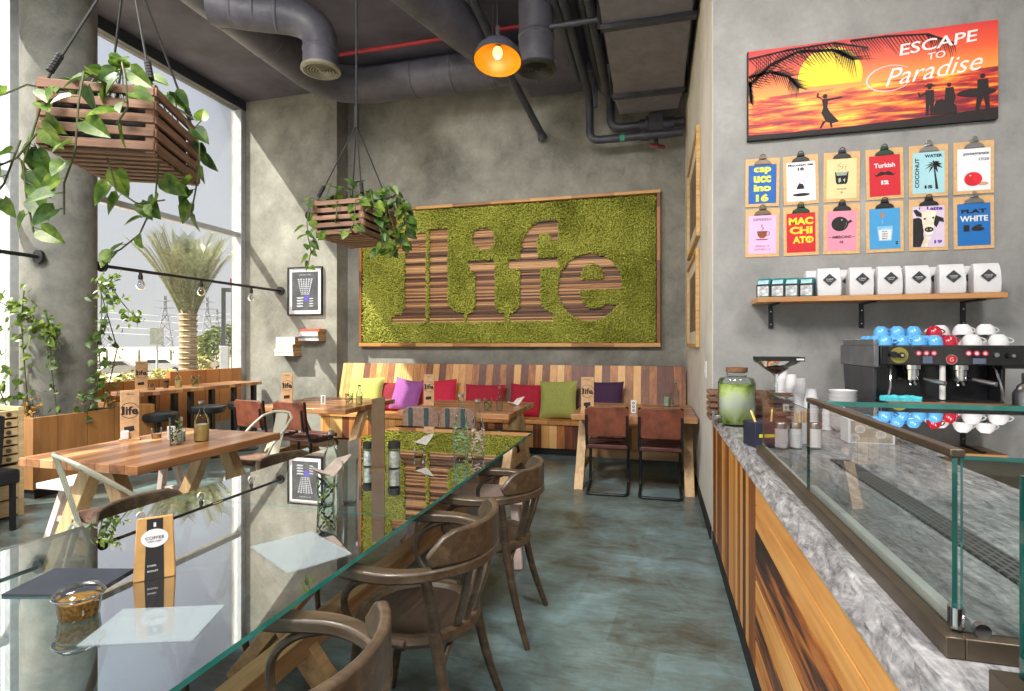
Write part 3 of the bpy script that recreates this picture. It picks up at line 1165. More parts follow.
# creeper on the column
def leafy(m, pts, n, size, spread, mt, w=0.8):
    pts = [Vector(p) for p in pts]
    m.mat(M_stem)
    m.tube(pts, 0.006, 5)
    m.mat(mt)
    L = len(pts) - 1
    for k in range(n):
        q = (k + R.random()) / n * L
        i = min(int(q), L - 1)
        p = pts[i].lerp(pts[i + 1], q - i) + Vector((R.gauss(0, spread), R.gauss(0, spread), R.gauss(0, spread)))
        leaf(m, p, (R.uniform(-1, 1), R.uniform(-1, 0.5), R.uniform(-1, 0.2)), size * R.uniform(0.7, 1.3), up=(R.uniform(-.5, .5), -1, R.uniform(0, .8)), w=w)


cp = thing('climbing_creeper', 'light green creeper climbing round the concrete column from its planter', 'climbing plant', (-5.6, 4.1, 0.705))
off = Vector((-5.6, 4.1, 0.705))
VS = [
    ([(-5.72, 4.45, 0.7), (-5.7, 4.6, 1.4), (-5.6, 4.3, 2.13), (-5.47, 4.34, 2.06), (-5.37, 4.36, 1.91), (-5.27, 4.39, 1.78), (-5.15, 4.42, 1.72)], 60, 0.065, 0.05, M_ivy),
    ([(-5.52, 4.28, 2.0), (-5.47, 4.25, 1.69), (-5.50, 4.23, 1.44), (-5.47, 4.24, 1.19), (-5.53, 4.23, 0.98), (-5.62, 4.2, 0.7)], 70, 0.065, 0.05, M_ivyd),
    ([(-6.5, 3.79, 0.75), (-6.5, 3.76, 1.6), (-6.32, 3.8, 1.92), (-6.12, 3.86, 1.8), (-5.92, 3.91, 1.69), (-5.76, 3.97, 1.59), (-5.67, 4.02, 1.44)], 90, 0.075, 0.06, M_ivy),
    ([(-6.3, 3.75, 1.68), (-6.26, 3.77, 1.3), (-6.16, 3.78, 1.01), (-6.02, 3.8, 0.73)], 70, 0.075, 0.06, M_ivy),
    ([(-5.84, 3.98, 1.78), (-5.80, 3.99, 1.49), (-5.78, 3.99, 1.19), (-5.72, 4.0, 0.73)], 36, 0.06, 0.04, M_ivyd),
    ([(-6.06, 3.93, 1.98), (-6.08, 3.92, 1.69), (-6.04, 3.91, 1.39), (-5.98, 3.92, 0.73)], 46, 0.065, 0.045, M_ivy),
    ([(-5.57, 4.31, 2.06), (-5.48, 4.34, 2.13), (-5.42, 4.35, 2.18), (-5.36, 4.35, 2.16)], 14, 0.06, 0.03, M_ivy),
]
for pts, n_, sz, sp_, mt in VS:
    m = MB()
    leafy(m, [Vector(p) - off for p in pts], n_, sz, sp_, mt, w=1.0)
    m.build('vine', cp)
tw = mb(plain('dry_leaf', (186, 140, 60), 0.8, var=0.2, scale=30))
for k in range(26):
    x = -5.85 + R.uniform(-0.25, 0.2) + 5.6
    y = 3.86 + R.uniform(-0.06, 0.06) - 4.1
    if k > 12:
        x, y = -5.68 + 5.6 + R.uniform(-0.04, 0.04), 4.0 + R.uniform(0, 0.6) - 4.1
    hh = R.uniform(0.08, 0.3)
    e = Vector((x + R.uniform(-.1, .1), y + R.uniform(-.05, .05), hh))
    mb(M_stem).tube([(x, y, 0), tuple(e)], 0.003, 4).build('twig', cp)
    for j in range(3):
        leaf(tw, Vector((x, y, 0)).lerp(e, R.uniform(.3, 1)), (R.uniform(-1, 1), R.uniform(-1, .2), R.uniform(-.3, 1)), 0.035)
tw.build('dry_leaves', cp)

# wooden boxing against the glass and the bar ledge
bx = thing('window_boxing', 'orange boarded timber boxing under the window behind the bar ledge', 'panelling', (-6.62, 5.0, 0))
mb(M_planter_b).box(-0.06, 0.0, -0.02, 1.10, 0.25, 0.97).build('low_panel', bx, bevel=0.003)
mb(M_planter_b).box(-0.06, 0.02, 1.10, 2.45, 0.25, 1.06).build('high_panel', bx, bevel=0.003)
lg = thing('bar_ledge', 'long narrow wooden bar ledge on black legs along the window', 'counter', (-5.85, 4.98, 0))
mb(M_wtable).box(-0.52, 0.0, -0.0, 2.05, 0.83, 0.876).build('ledge_top', lg, bevel=0.004)
for y in (0.55, 1.15, 1.95):
    mb(M_black).box(-0.10, -0.04, y - 0.03, y + 0.03, 0, 0.83).build('leg', lg)
    mb(M_black).box(-0.46, -0.40, y - 0.03, y + 0.03, 0, 0.83).build('leg', lg)


def stool(label, x, y):
    s_ = thing('bar_stool', label, 'stool', (x, y, 0))
    m = mb(plain('black_vinyl', (30, 36, 38), 0.35, var=0.1))
    m.lathe([(0.15, 0.56), (0.19, 0.57), (0.205, 0.60), (0.20, 0.645), (0.16, 0.66), (0.0, 0.665)], 28)
    m.build('seat', s_)
    m = mb(M_black)
    m.cyl(0, 0, 0.02, 0.57, 0.022, 12)
    m.build('pole', s_)
    mb(M_black).lathe([(0.19, 0), (0.19, 0.012), (0.06, 0.025), (0.03, 0.05)], 28).build('base', s_)
    m = mb(M_black)
    m.tube([(0.13 * math.cos(a), 0.13 * math.sin(a), 0.24) for a in [2 * PI * i / 20 for i in range(20)]], 0.01, 8, closed=True)
    m.tube([(-0.13, 0, 0.24), (0.13, 0, 0.24)], 0.008, 6)
    m.build('foot_ring', s_)
    return s_


stool('black padded bar stool nearest the column at the window ledge', -5.57, 5.0)
stool('black padded bar stool in the middle of the window ledge', -5.58, 5.72)
stool('black padded bar stool nearest the poster wall at the window ledge', -5.5, 6.25)

# pine chest on the far left
ch = thing('drawer_chest', 'pale slatted wooden drawer chest at the left edge of the room', 'chest of drawers', (-5.2, 3.08, 0))
mb(M_blackrub).box(-0.5, -0.01, -0.49, 0.24, 0.03, 0.89).build('carcass', ch)
mb(M_chest).box(-0.52, 0.005, 0.245, 0.29, 0, 0.92).box(-0.52, 0.005, -0.54, -0.50, 0, 0.92).build('side_board', ch, bevel=0.003)
for k in range(6):
    z = 0.46 + k * 0.075
    d = mb(M_chest).box(-0.04, 0.012, -0.49, 0.24, z, z + 0.06).build('drawer', ch, bevel=0.003)
    mb(M_bronze).at(0.015, 0.17, z + 0.03, 0, PI / 2, 0).cyl(0, 0, -0.005, 0.005, 0.018, 14).build('knob', d)
for k in range(3):
    z = 0.02 + k * 0.142
    d = mb(M_chest).box(-0.04, 0.012, -0.49, 0.24, z, z + 0.13).build('drawer', ch, bevel=0.003)
    mb(M_blackrub).box(0.008, 0.016, 0.05, 0.1, z + 0.1, z + 0.13).build('finger_slot', d)
bc = mb(plain('black_leather_pad', (26, 26, 32), 0.5, var=0.15))
bc.at(0, 0, 0, 0, 0.10, 0)
bc.box(-0.05, 0.03, -0.2, 0.16, 0.0, 0.40)
o = bc.build('back_cushion', None, bevel=0.02)
o.location = (-5.1, 2.98, 0.48)
tag(o, 'black padded cushion leaning on the front of the pale drawer chest', 'cushion')
bs = thing('black_armchair', 'low black seat in front of the drawer chest at the left edge', 'armchair', (-4.98, 2.9, 0))
mb(plain('black_leather_pad', (26, 26, 32), 0.5)).box(-0.16, 0.17, -0.4, 0.2, 0.36, 0.475).build('seat', bs, bevel=0.02)
for x in (-0.13, 0.14):
    for y in (-0.35, 0.16):
        mb(M_black).box(x - 0.015, x + 0.015, y - 0.015, y + 0.015, 0, 0.36).build('leg', bs)

# ------------------------------------------------------------------ wall of moss
mp = thing('moss_panel', 'large framed green moss wall panel with wooden letters reading life', 'wall art', (-4.69, 7.998, 1.41), (PI / 2, 0, 0))
PW, PH = 4.75, 2.22
m = mb(M_mframe)
for (x0, x1, y0, y1) in ((0, PW, PH - 0.045, PH), (0, PW, 0, 0.055)):
    m.box(x0, x1, y0, y1, 0, 0.12)
m.build('frame_rails', mp, bevel=0.003)
mf2 = wood('moss_frame_stile', [(90, 50, 26), (150, 92, 50), (206, 150, 92)], 'y', ('y', 0.75), 0.65, 0.45)
mb(mf2).box(0, 0.045, 0.055, PH - 0.045, 0, 0.12).build('frame_stile', mp, bevel=0.003)
mb(mf2).box(PW - 0.05, PW, 0.055, PH - 0.045, 0, 0.12).build('frame_stile', mp, bevel=0.003)


def circ(cx, cy, rx, ry, n=28, a0=0.0, a1=2 * PI):
    return [(cx + rx * math.cos(a0 + (a1 - a0) * i / n), cy + ry * math.sin(a0 + (a1 - a0) * i / n)) for i in range(n + 1)]


L1 = [(0.54, 1.80), (1.15, 1.81), (1.15, 0.38), (0.55, 0.38), (0.55, 0.48), (0.7, 0.52), (0.79, 0.62), (0.79, 1.48), (0.55, 1.49)]
L2 = [(1.22, 1.87), (1.53, 1.86), (1.53, 0.66), (1.62, 0.56), (1.8, 0.52), (1.8, 0.37), (1.22, 0.37)]
LI = [(1.86, 1.33), (2.29, 1.33), (2.3, 0.62), (2.36, 0.53), (2.47, 0.51), (2.47, 0.37), (1.84, 0.37), (1.84, 0.5), (1.95, 0.53), (1.99, 0.63), (1.99, 1.1), (1.92, 1.18), (1.87, 1.19)]
LD = circ(2.12, 1.665, 0.185, 0.18)
LF = [(2.52, 1.32), (2.7, 1.33), (2.72, 1.53), (2.78, 1.70), (2.88, 1.82), (3.03, 1.89), (3.29, 1.9), (3.29, 1.56), (3.19, 1.57), (3.19, 1.63), (3.11, 1.69), (3.01, 1.69), (2.97, 1.62), (2.98, 1.33), (3.27, 1.33), (3.27, 1.16), (3.02, 1.17), (3.02, 0.66), (3.09, 0.55), (3.21, 0.5), (3.21, 0.37), (2.54, 0.37), (2.54, 0.51), (2.65, 0.54), (2.7, 0.64), (2.7, 1.16), (2.52, 1.17)]
LE = circ(3.75, 0.875, 0.475, 0.50)
EH = [(3.63, 1.0), (3.64, 1.10), (3.70, 1.19), (3.80, 1.22), (3.89, 1.17), (3.94, 1.08), (3.95, 1.0)]
EC = [(3.60, 0.83), (4.3, 0.83), (4.3, 0.62), (4.10, 0.62), (3.98, 0.63), (3.93, 0.58), (3.78, 0.55), (3.66, 0.64)]


def xs_at(poly, y):
    r = []
    n = len(poly)
    for i in range(n):
        a, b = poly[i], poly[(i + 1) % n]
        if (a[1] > y) != (b[1] > y):
            r.append(a[0] + (y - a[1]) / (b[1] - a[1]) * (b[0] - a[0]))
    r.sort()
    return list(zip(r[::2], r[1::2]))


def sub(iv, cut):
    out = []
    for a, b in iv:
        segs = [(a, b)]
        for c, d in cut:
            ns = []
            for p, q in segs:
                if d <= p or c >= q:
                    ns.append((p, q))
                else:
                    if c > p:
                        ns.append((p, c))
                    if d < q:
                        ns.append((d, q))
            segs = ns
        out += segs
    return out


def letter_iv(k, y):
    if k == 'e':
        iv = xs_at(LE, y)
        iv = sub(iv, xs_at(EH, y))
        return sub(iv, xs_at(EC, y))
    return xs_at({'l1': L1, 'l2': L2, 'i': LI, 'd': LD, 'f': LF}[k], y)


def covered(x, y):
    for k in ('l1', 'l2', 'i', 'd', 'f', 'e'):
        for a, b in letter_iv(k, y):
            if a - 0.004 <= x <= b + 0.004:
                return True
    return False


for k, nm in (('l1', 'wooden_letter'), ('l2', 'wooden_letter'), ('i', 'wooden_letter'), ('d', 'letter_dot'), ('f', 'wooden_letter'), ('e', 'wooden_letter')):
    m = mb(M_strips)
    y = 0.36
    while y < 1.92:
        for a, b in letter_iv(k, y + 0.012):
            if b - a < 0.01:
                continue
            x = a - 0.01
            while x < b + 0.01:
                ln = R.uniform(0.25, 0.8)
                x2 = min(b + 0.01, x + ln)
                if b + 0.01 - x2 < 0.08:
                    x2 = b + 0.01
                m.box(x, x2, y + 0.001, y + 0.023, 0.0, R.uniform(0.02, 0.055))
                x = x2 + 0.0015
        y += 0.024
    # strips run along the panel's own upright axis in the material
    m.build(nm, mp, {'l1': 'left half of the wooden letter l', 'l2': 'right half of the wooden letter l', 'i': 'wooden stem of the letter i', 'd': 'round wooden dot of the i', 'f': 'wooden letter f', 'e': 'wooden letter e'}[k])

m = mb(M_moss)
st = 0.0265
ny = int((PH - 0.11) / st)
nx = int((PW - 0.10) / st)
for j in range(ny):
    yy = 0.06 + (j + 0.5) * st
    cov = []
    for k in ('l1', 'l2', 'i', 'd', 'f', 'e'):
        cov += letter_iv(k, yy)
    for i in range(nx):
        xx = 0.05 + (i + 0.5) * st
        if any(a <= xx <= b for a, b in cov):
            continue
        h2 = st * 0.56
        m._a([(xx - h2, yy - h2, 0.045), (xx + h2, yy - h2, 0.045), (xx + h2, yy + h2, 0.045), (xx - h2, yy + h2, 0.045)], [(0, 1, 2, 3)])
        for q in range(2):
            x = xx + R.uniform(-.5, .5) * st
            y = yy + R.uniform(-.5, .5) * st
            x = min(max(x, 0.055), PW - 0.06)
            y = min(max(y, 0.065), PH - 0.055)
            a = R.uniform(0, PI)
            w_ = R.uniform(0.011, 0.018)
            top = (x + R.uniform(-.014, .014), y + R.uniform(-.014, .014), 0.05 + R.uniform(0.025, 0.095))
            vs = [(x + w_ * math.cos(a + c), y + w_ * math.sin(a + c), 0.035) for c in (0, 2.09, 4.19)] + [top]
            mid = [(x + 1.15 * w_ * math.cos(a + c + .5), y + 1.15 * w_ * math.sin(a + c + .5), 0.075) for c in (0, 2.09, 4.19)]
            m._a(vs[:3] + mid + [top], [(0, 1, 4, 3), (1, 2, 5, 4), (2, 0, 3, 5), (3, 4, 6), (4, 5, 6), (5, 3, 6)])
o = m.build('moss', mp, 'green moss filling', sharp=180)

# ------------------------------------------------------------------ bench and cushions
be = thing('banquette_bench', 'long built-in bench of mixed upright planks along the back wall', 'bench', (-2.15, 6.9, 0))
mb(M_blackrub).box(-2.55, 2.52, 0.06, 1.08, 0, 0.09).build('plinth', be)
mb(M_bench).box(-2.60, 2.53, 0.03, 1.08, 0.09, 0.40).build('base', be)
mb(wood('bench_seat_boards', [(150, 92, 50), (196, 136, 80), (222, 170, 112)], 'y', ('x', 0.3), 0.5, 0.4, seam=0.01)).box(-2.62, 2.53, 0.0, 0.50, 0.40, 0.45).build('seat', be, bevel=0.004)
m = mb(M_bench)
m._a([(-2.62, 0.48, 0.45), (2.53, 0.48, 0.45), (2.53, 0.66, 1.15), (-2.62, 0.66, 1.15), (-2.62, 0.72, 0.45), (2.53, 0.72, 0.45), (2.53, 0.72, 1.15), (-2.62, 0.72, 1.15)],
     [(0, 1, 2, 3), (3, 2, 6, 7), (7, 6, 5, 4), (0, 3, 7, 4), (1, 5, 6, 2), (4, 5, 1, 0)])
m.build('backrest', be)


def cushion(label, x, y, z, w, h, col, rz=0.0, lean=0.28, roll=0.0, d=0.15):
    n = 14
    m = mb(plain('fabric_%d_%d_%d' % col, col, 0.85, var=0.07, scale=60, bmp=0.1))
    vs = []
    for sgn in (1, -1):
        for j in range(n + 1):
            for i in range(n + 1):
                u, v = i / n * 2 - 1, j / n * 2 - 1
                puff = (max(0, 1 - u ** 4) * max(0, 1 - v ** 4)) ** 0.6
                pin = 1 - 0.07 * (1 - abs(u) ** 2) * abs(v) ** 2
                pin2 = 1 - 0.07 * (1 - abs(v) ** 2) * abs(u) ** 2
                vs.append((u * w / 2 * pin2, sgn * d / 2 * puff, v * h / 2 * pin + h / 2))
    k = (n + 1) ** 2
    fs = []
    for j in range(n):
        for i in range(n):
            a = j * (n + 1) + i
            fs.append((a, a + 1, a + n + 2, a + n + 1))
            fs.append((k + a, k + a + n + 1, k + a + n + 2, k + a + 1))
    m._a(vs, fs)
    o = m.build('cushion', None, sharp=80)
    o.location = (x, y, z)
    o.rotation_euler = (-lean, roll, rz)
    return tag(o, label, 'cushion')


cushion('plump lime yellow cushion leaning at the left end of the bench', -4.22, 7.22, 0.45, 0.56, 0.52, (176, 176, 96), 0.1)
cushion('dark red cushion edge tucked behind the lime and purple cushions', -3.92, 7.33, 0.45, 0.44, 0.44, (132, 26, 44), 0.0)
cushion('bright purple cushion tilted beside the lime cushion', -3.58, 7.2, 0.47, 0.48, 0.48, (150, 84, 152), -0.1, roll=0.14)
cushion('crimson cushion behind the tall menu sign, right of the purple one', -3.02, 7.22, 0.45, 0.54, 0.50, (196, 36, 66), 0.1, roll=-0.06)
cushion('wine red cushion behind the bottles on the middle table', -2.36, 7.26, 0.44, 0.60, 0.45, (158, 24, 48), 0.0)
cushion('red cushion just left of the green cushion', -1.74, 7.22, 0.45, 0.48, 0.46, (174, 28, 54), 0.05, roll=0.04)
cushion('olive green cushion right of the red cushions', -1.27, 7.12, 0.45, 0.52, 0.52, (156, 160, 84), -0.06, roll=-0.04)
cushion('dark purple cushion behind the right hand table', -0.70, 7.18, 0.47, 0.58, 0.50, (62, 34, 66), 0.0)


# ------------------------------------------------------------------ trestle tables
def trestle_table(label, x, y, rz, L, W, H=0.75, over=0.16, group=None, name='trestle_table'):
    t = thing(name, label, 'table', (x, y, 0), (0, 0, rz), group)
    mb(M_wtable).box(-L / 2, L / 2, -W / 2, W / 2, H - 0.055, H).build('tabletop', t, bevel=0.005)
    for s_ in (-1, 1):
        xx = s_ * (L / 2 - over)
        for q in (-1, 1):
            m = mb(M_pine)
            fy = q * (W / 2 - 0.06)
            ty = q * 0.07
            a, b = 0.05, 0.045
            m._a([(xx - b, fy - a, 0), (xx + b, fy - a, 0), (xx + b, fy + a, 0), (xx - b, fy + a, 0),
                  (xx - b, ty - a, H - 0.055), (xx + b, ty - a, H - 0.055), (xx + b, ty + a, H - 0.055), (xx - b, ty + a, H - 0.055)],
                 [(3, 2, 1, 0), (4, 5, 6, 7), (0, 1, 5, 4), (1, 2, 6, 5), (2, 3, 7, 6), (3, 0, 4, 7)])
            m.build('leg', t, bevel=0.004)
        mb(M_pinex).box(xx - 0.03, xx + 0.03, -W / 2 * 0.6, W / 2 * 0.6, 0.135, 0.215).build('cross_rail', t)
    mb(M_pinex).box(-L / 2 + over, L / 2 - over, -0.03, 0.03, 0.22, 0.31).build('stretcher', t, bevel=0.003)
    return t


trestle_table('long oiled wooden trestle table beside the window planter with bottles on it', -3.33, 3.04, PI / 2, 1.22, 0.93)
trestle_table('wooden trestle table in the corner by the poster wall with rust chairs', -3.79, 5.68, 0, 1.17, 1.14, over=0.07)
trestle_table('wooden trestle table in the middle of the bench behind the bottles', -2.02, 5.74, 0, 1.22, 1.14, over=0.07)
trestle_table('wooden trestle table against the right wall with two rust leather chairs', -0.22, 5.93, 0, 1.2, 1.14, over=0.07)


def plank_bench(label, x, y, rz, L, mt=None):
    t = thing('wooden_bench', label, 'bench', (x, y, 0), (0, 0, rz))
    mt = mt or M_pink
    mb(mt).box(-L / 2, L / 2, -0.16, 0.16, 0.41, 0.45).build('seat', t, bevel=0.004)
    for s_ in (-1, 1):
        xx = s_ * (L / 2 - 0.14)
        for q in (-1, 1):
            m = mb(mt)
            m.bar((xx, q * 0.06, 0.41), (xx + s_ * 0.05, q * 0.17, 0.0), 0.05, 0.05, up=(1, 0, 0))
            m.build('leg', t)
        mb(mt).box(xx - 0.015 + s_ * 0.03, xx + 0.015 + s_ * 0.03, -0.12, 0.12, 0.15, 0.19).build('cross_rail', t)
    return t


plank_bench('pale pink washed bench between the window planter and the long table', -4.15, 3.42, PI / 2, 1.1)
plank_bench('pale pink wooden bench under the far end of the glass table', -1.25, 3.52, 0.06, 0.95)


# ------------------------------------------------------------------ chairs
def leather_chair(label, x, y, rz):
    """cantilever chair facing +y"""
    c = thing('leather_chair', label, 'chair', (x, y, 0), (0, 0, rz))
    hw = 0.192
    m = mb(M_black)
    r = 0.0145
    for s_ in (-1, 1):
        X_ = s_ * hw
        pts = [(X_ * 0.98, -0.26, 0.86), (X_ * 0.98, -0.235, 0.62)] + arc((X_, -0.225, 0.56), (X_, -0.215, 0.44), (X_, -0.10, 0.435)) + \
              arc((X_, 0.12, 0.435), (X_, 0.215, 0.43), (X_, 0.215, 0.34)) + [(X_, 0.20, 0.12)] + arc((X_, 0.195, 0.07), (X_, 0.19, 0.014), (X_, 0.12, 0.014))
        pts += [(X_, -0.15, 0.014)]
        if s_ < 0:
            left = pts
        else:
            right = pts
    loop = left + arc((-hw, -0.17, 0.014), (-hw, -0.23, 0.014), (-hw + 0.06, -0.23, 0.014)) + arc((hw - 0.06, -0.23, 0.014), (hw, -0.23, 0.014), (hw, -0.17, 0.014)) + right[::-1]
    m.tube(loop, r, 10)
    m.build('frame', c)
    m = mb(M_leather)
    vs = []
    nx_, nz_ = 10, 6
    for sg in (0, 1):
        for j in range(nz_ + 1):
            for i in range(nx_ + 1):
                u = i / nx_ * 2 - 1
                v = j / nz_
                cut = 0.0
                if abs(u) > 0.8 and (v < 0.01 or v > 0.99):
                    cut = 0.03 * (abs(u) - 0.8) / 0.2 * (1 if v < .5 else -1)
                vs.append((u * 0.205, -0.245 - 0.02 * (1 - u * u) - 0.03 * v - sg * 0.028, 0.575 + 0.285 * v + cut))
    k = (nx_ + 1) * (nz_ + 1)
    fs = []
    for j in range(nz_):
        for i in range(nx_):
            a = j * (nx_ + 1) + i
            fs.append((a, a + nx_ + 1, a + nx_ + 2, a + 1))
            fs.append((k + a, k + a + 1, k + a + nx_ + 2, k + a + nx_ + 1))
    for i in range(nx_):
        fs.append((i, i + 1, k + i + 1, k + i))
        q = nz_ * (nx_ + 1) + i
        fs.append((q, k + q, k + q + 1, q + 1))
    for j in range(nz_):
        a = j * (nx_ + 1)
        fs.append((a, k + a, k + a + nx_ + 1, a + nx_ + 1))
        a += nx_
        fs.append((a, a + nx_ + 1, k + a + nx_ + 1, k + a))
    m._a(vs, fs)
    m.build('backrest', c, bevel=0.006)
    m = mb(M_leatherd)
    for k in range(9):
        y0 = -0.21 + k * 0.047
        m.box(-0.195, 0.195, y0, y0 + 0.045, 0.445, 0.485 - 0.004 * (k % 2))
    m.build('seat', c, 'dark ribbed leather seat', bevel=0.008)
    for x_ in (-0.19, 0.19):
        mb(M_black).tube([(x_, -0.262, 0.56), (x_, -0.284, 0.60), (x_, -0.304, 0.78)], 0.012, 8).build('back_tube', c)
    return c


c0 = leather_chair('rust leather chair at the right wall table, the left one of its pair', -0.46, 5.44, 0.03)
dup(c0, (0.04, 5.42, 0), (0, 0, 0.0), 'rust leather chair at the right wall table, the one nearest the wall')
dup(c0, (-4.10, 5.06, 0), (0, 0, -0.18), 'rust leather chair at the corner table, the one nearer the window')
dup(c0, (-3.58, 5.02, 0), (0, 0, -0.16), 'rust leather chair at the corner table, the one nearer the bottles')


def patched_chair(label, x, y, rz):
    c = thing('upholstered_chair', label, 'chair', (x, y, 0), (0, 0, rz))
    m = mb(plain('grey_brown_weave', (122, 98, 84), 0.8, var=0.15, scale=40))
    pts = [(-0.18, -0.245, 0), (-0.165, -0.258, 0), (-0.13, -0.272, 0), (0, -0.285, 0), (0.13, -0.272, 0), (0.165, -0.258, 0), (0.18, -0.245, 0)]
    m.band([(x_, y_, 0.715) for x_, y_, _ in pts], [0.12, 0.20, 0.25, 0.27, 0.25, 0.20, 0.12], 0.045)
    m.box(-0.22, 0.22, -0.22, 0.22, 0.40, 0.47)
    m.build('upholstery', c, bevel=0.015)
    m = mb(plain('dark_teal_stripe', (42, 62, 64), 0.8, var=0.15, scale=40))
    for xx in (-0.09, 0.07):
        m.box(xx - 0.02, xx + 0.02, -0.309, -0.29, 0.595, 0.835)
        m.build('stripe', c, 'dark teal stripe on the back')
        m = mb(plain('dark_teal_stripe', (42, 62, 64), 0.8, var=0.15, scale=40))
    for sx in (-1, 1):
        mb(M_bent).bar((sx * 0.17, 0.18, 0.40), (sx * 0.19, 0.20, 0), 0.035, 0.035).build('leg', c)
        mb(M_bent).bar((sx * 0.18, -0.26, 0.62), (sx * 0.19, -0.24, 0), 0.035, 0.035).build('leg', c)
    return c


u0 = patched_chair('striped grey brown chair at the middle table, left of the green bottle', -2.22, 5.1, 0.05)
dup(u0, (-1.82, 5.12, 0), (0, 0, -0.05), 'striped grey brown chair at the middle table, behind the glass bottles')


def metal_chair(label, x, y, rz):
    """pressed metal cafe chair facing +y"""
    c = thing('metal_cafe_chair', label, 'chair', (x, y, 0), (0, 0, rz))
    M_ = plain('cream_enamel', (186, 184, 166), 0.3, 0.25, var=0.06, scale=5)
    m = mb(M_)
    m.box(-0.18, 0.18, -0.17, 0.18, 0.435, 0.45)
    m.build('seat', c, bevel=0.006)
    mb(plain('brown_seat_pad', (120, 92, 78), 0.85, var=0.15, scale=25)).box(-0.17, 0.17, -0.16, 0.17, 0.451, 0.475).build('seat_pad', c, 'worn brown seat pad', bevel=0.01)
    m = mb(M_)
    m.tube([(-0.20, 0.10, 0.44), (-0.215, 0.02, 0.60), (-0.21, -0.12, 0.72), (-0.185, -0.215, 0.80), (-0.10, -0.265, 0.835), (0, -0.28, 0.84),
            (0.10, -0.265, 0.835), (0.185, -0.215, 0.80), (0.21, -0.12, 0.72), (0.215, 0.02, 0.60), (0.20, 0.10, 0.44)], 0.0125, 10)
    m.build('back_loop', c)
    m = mb(M_)
    m._a([(-0.055, -0.17, 0.44), (0.055, -0.17, 0.44), (0.075, -0.272, 0.835), (-0.075, -0.272, 0.835),
          (-0.055, -0.176, 0.44), (0.055, -0.176, 0.44), (0.075, -0.278, 0.835), (-0.075, -0.278, 0.835)],
         [(0, 1, 2, 3), (7, 6, 5, 4), (0, 3, 7, 4), (1, 5, 6, 2), (3, 2, 6, 7), (0, 4, 5, 1)])
    m.band([(-0.03, -0.185, 0.47), (-0.035, -0.27, 0.80)], 0.006, 0.006)
    m.band([(0.03, -0.185, 0.47), (0.035, -0.27, 0.80)], 0.006, 0.006)
    m.build('back_splat', c)
    for sx in (-1, 1):
        for sy in (-1, 1):
            m = mb(M_)
            x0_, y0_ = sx * 0.165, sy * 0.155
            x1_, y1_ = sx * 0.225, sy * 0.23
            vs = []
            for (X_, Y_, Z_, q) in ((x0_, y0_, 0.44, 0.045), (x1_, y1_, 0.0, 0.02)):
                vs += [(X_, Y_, Z_), (X_ - sx * q, Y_, Z_), (X_ - sx * q, Y_ - sy * 0.008, Z_), (X_ - sx * 0.008, Y_ - sy * 0.008, Z_), (X_ - sx * 0.008, Y_ - sy * q, Z_), (X_, Y_ - sy * q, Z_)]
            fs = [(i, (i + 1) % 6, 6 + (i + 1) % 6, 6 + i) for i in range(6)] + [(5, 4, 3, 2, 1, 0), (6, 7, 8, 9, 10, 11)]
            m._a(vs, fs)
            m.build('leg', c)
    m = mb(M_)
    m.tube(arc((-0.185, -0.18, 0.36), (0, -0.19, 0.52), (0.185, -0.18, 0.36)), 0.009, 6)
    m.build('arch_brace', c)
    m = mb(M_)
    m.tube([(-0.2, -0.2, 0.2), (0.2, 0.2, 0.2)], 0.007, 6)
    m.tube([(0.2, -0.2, 0.2), (-0.2, 0.2, 0.2)], 0.007, 6)
    m.build('cross_brace', c)
    return c


k0 = metal_chair('cream metal cafe chair at the near end of the long table', -3.06, 2.46, -0.40)
dup(k0, (-3.32, 3.92, 0), (0, 0, PI - 0.2), 'cream metal cafe chair at the far end of the long table')


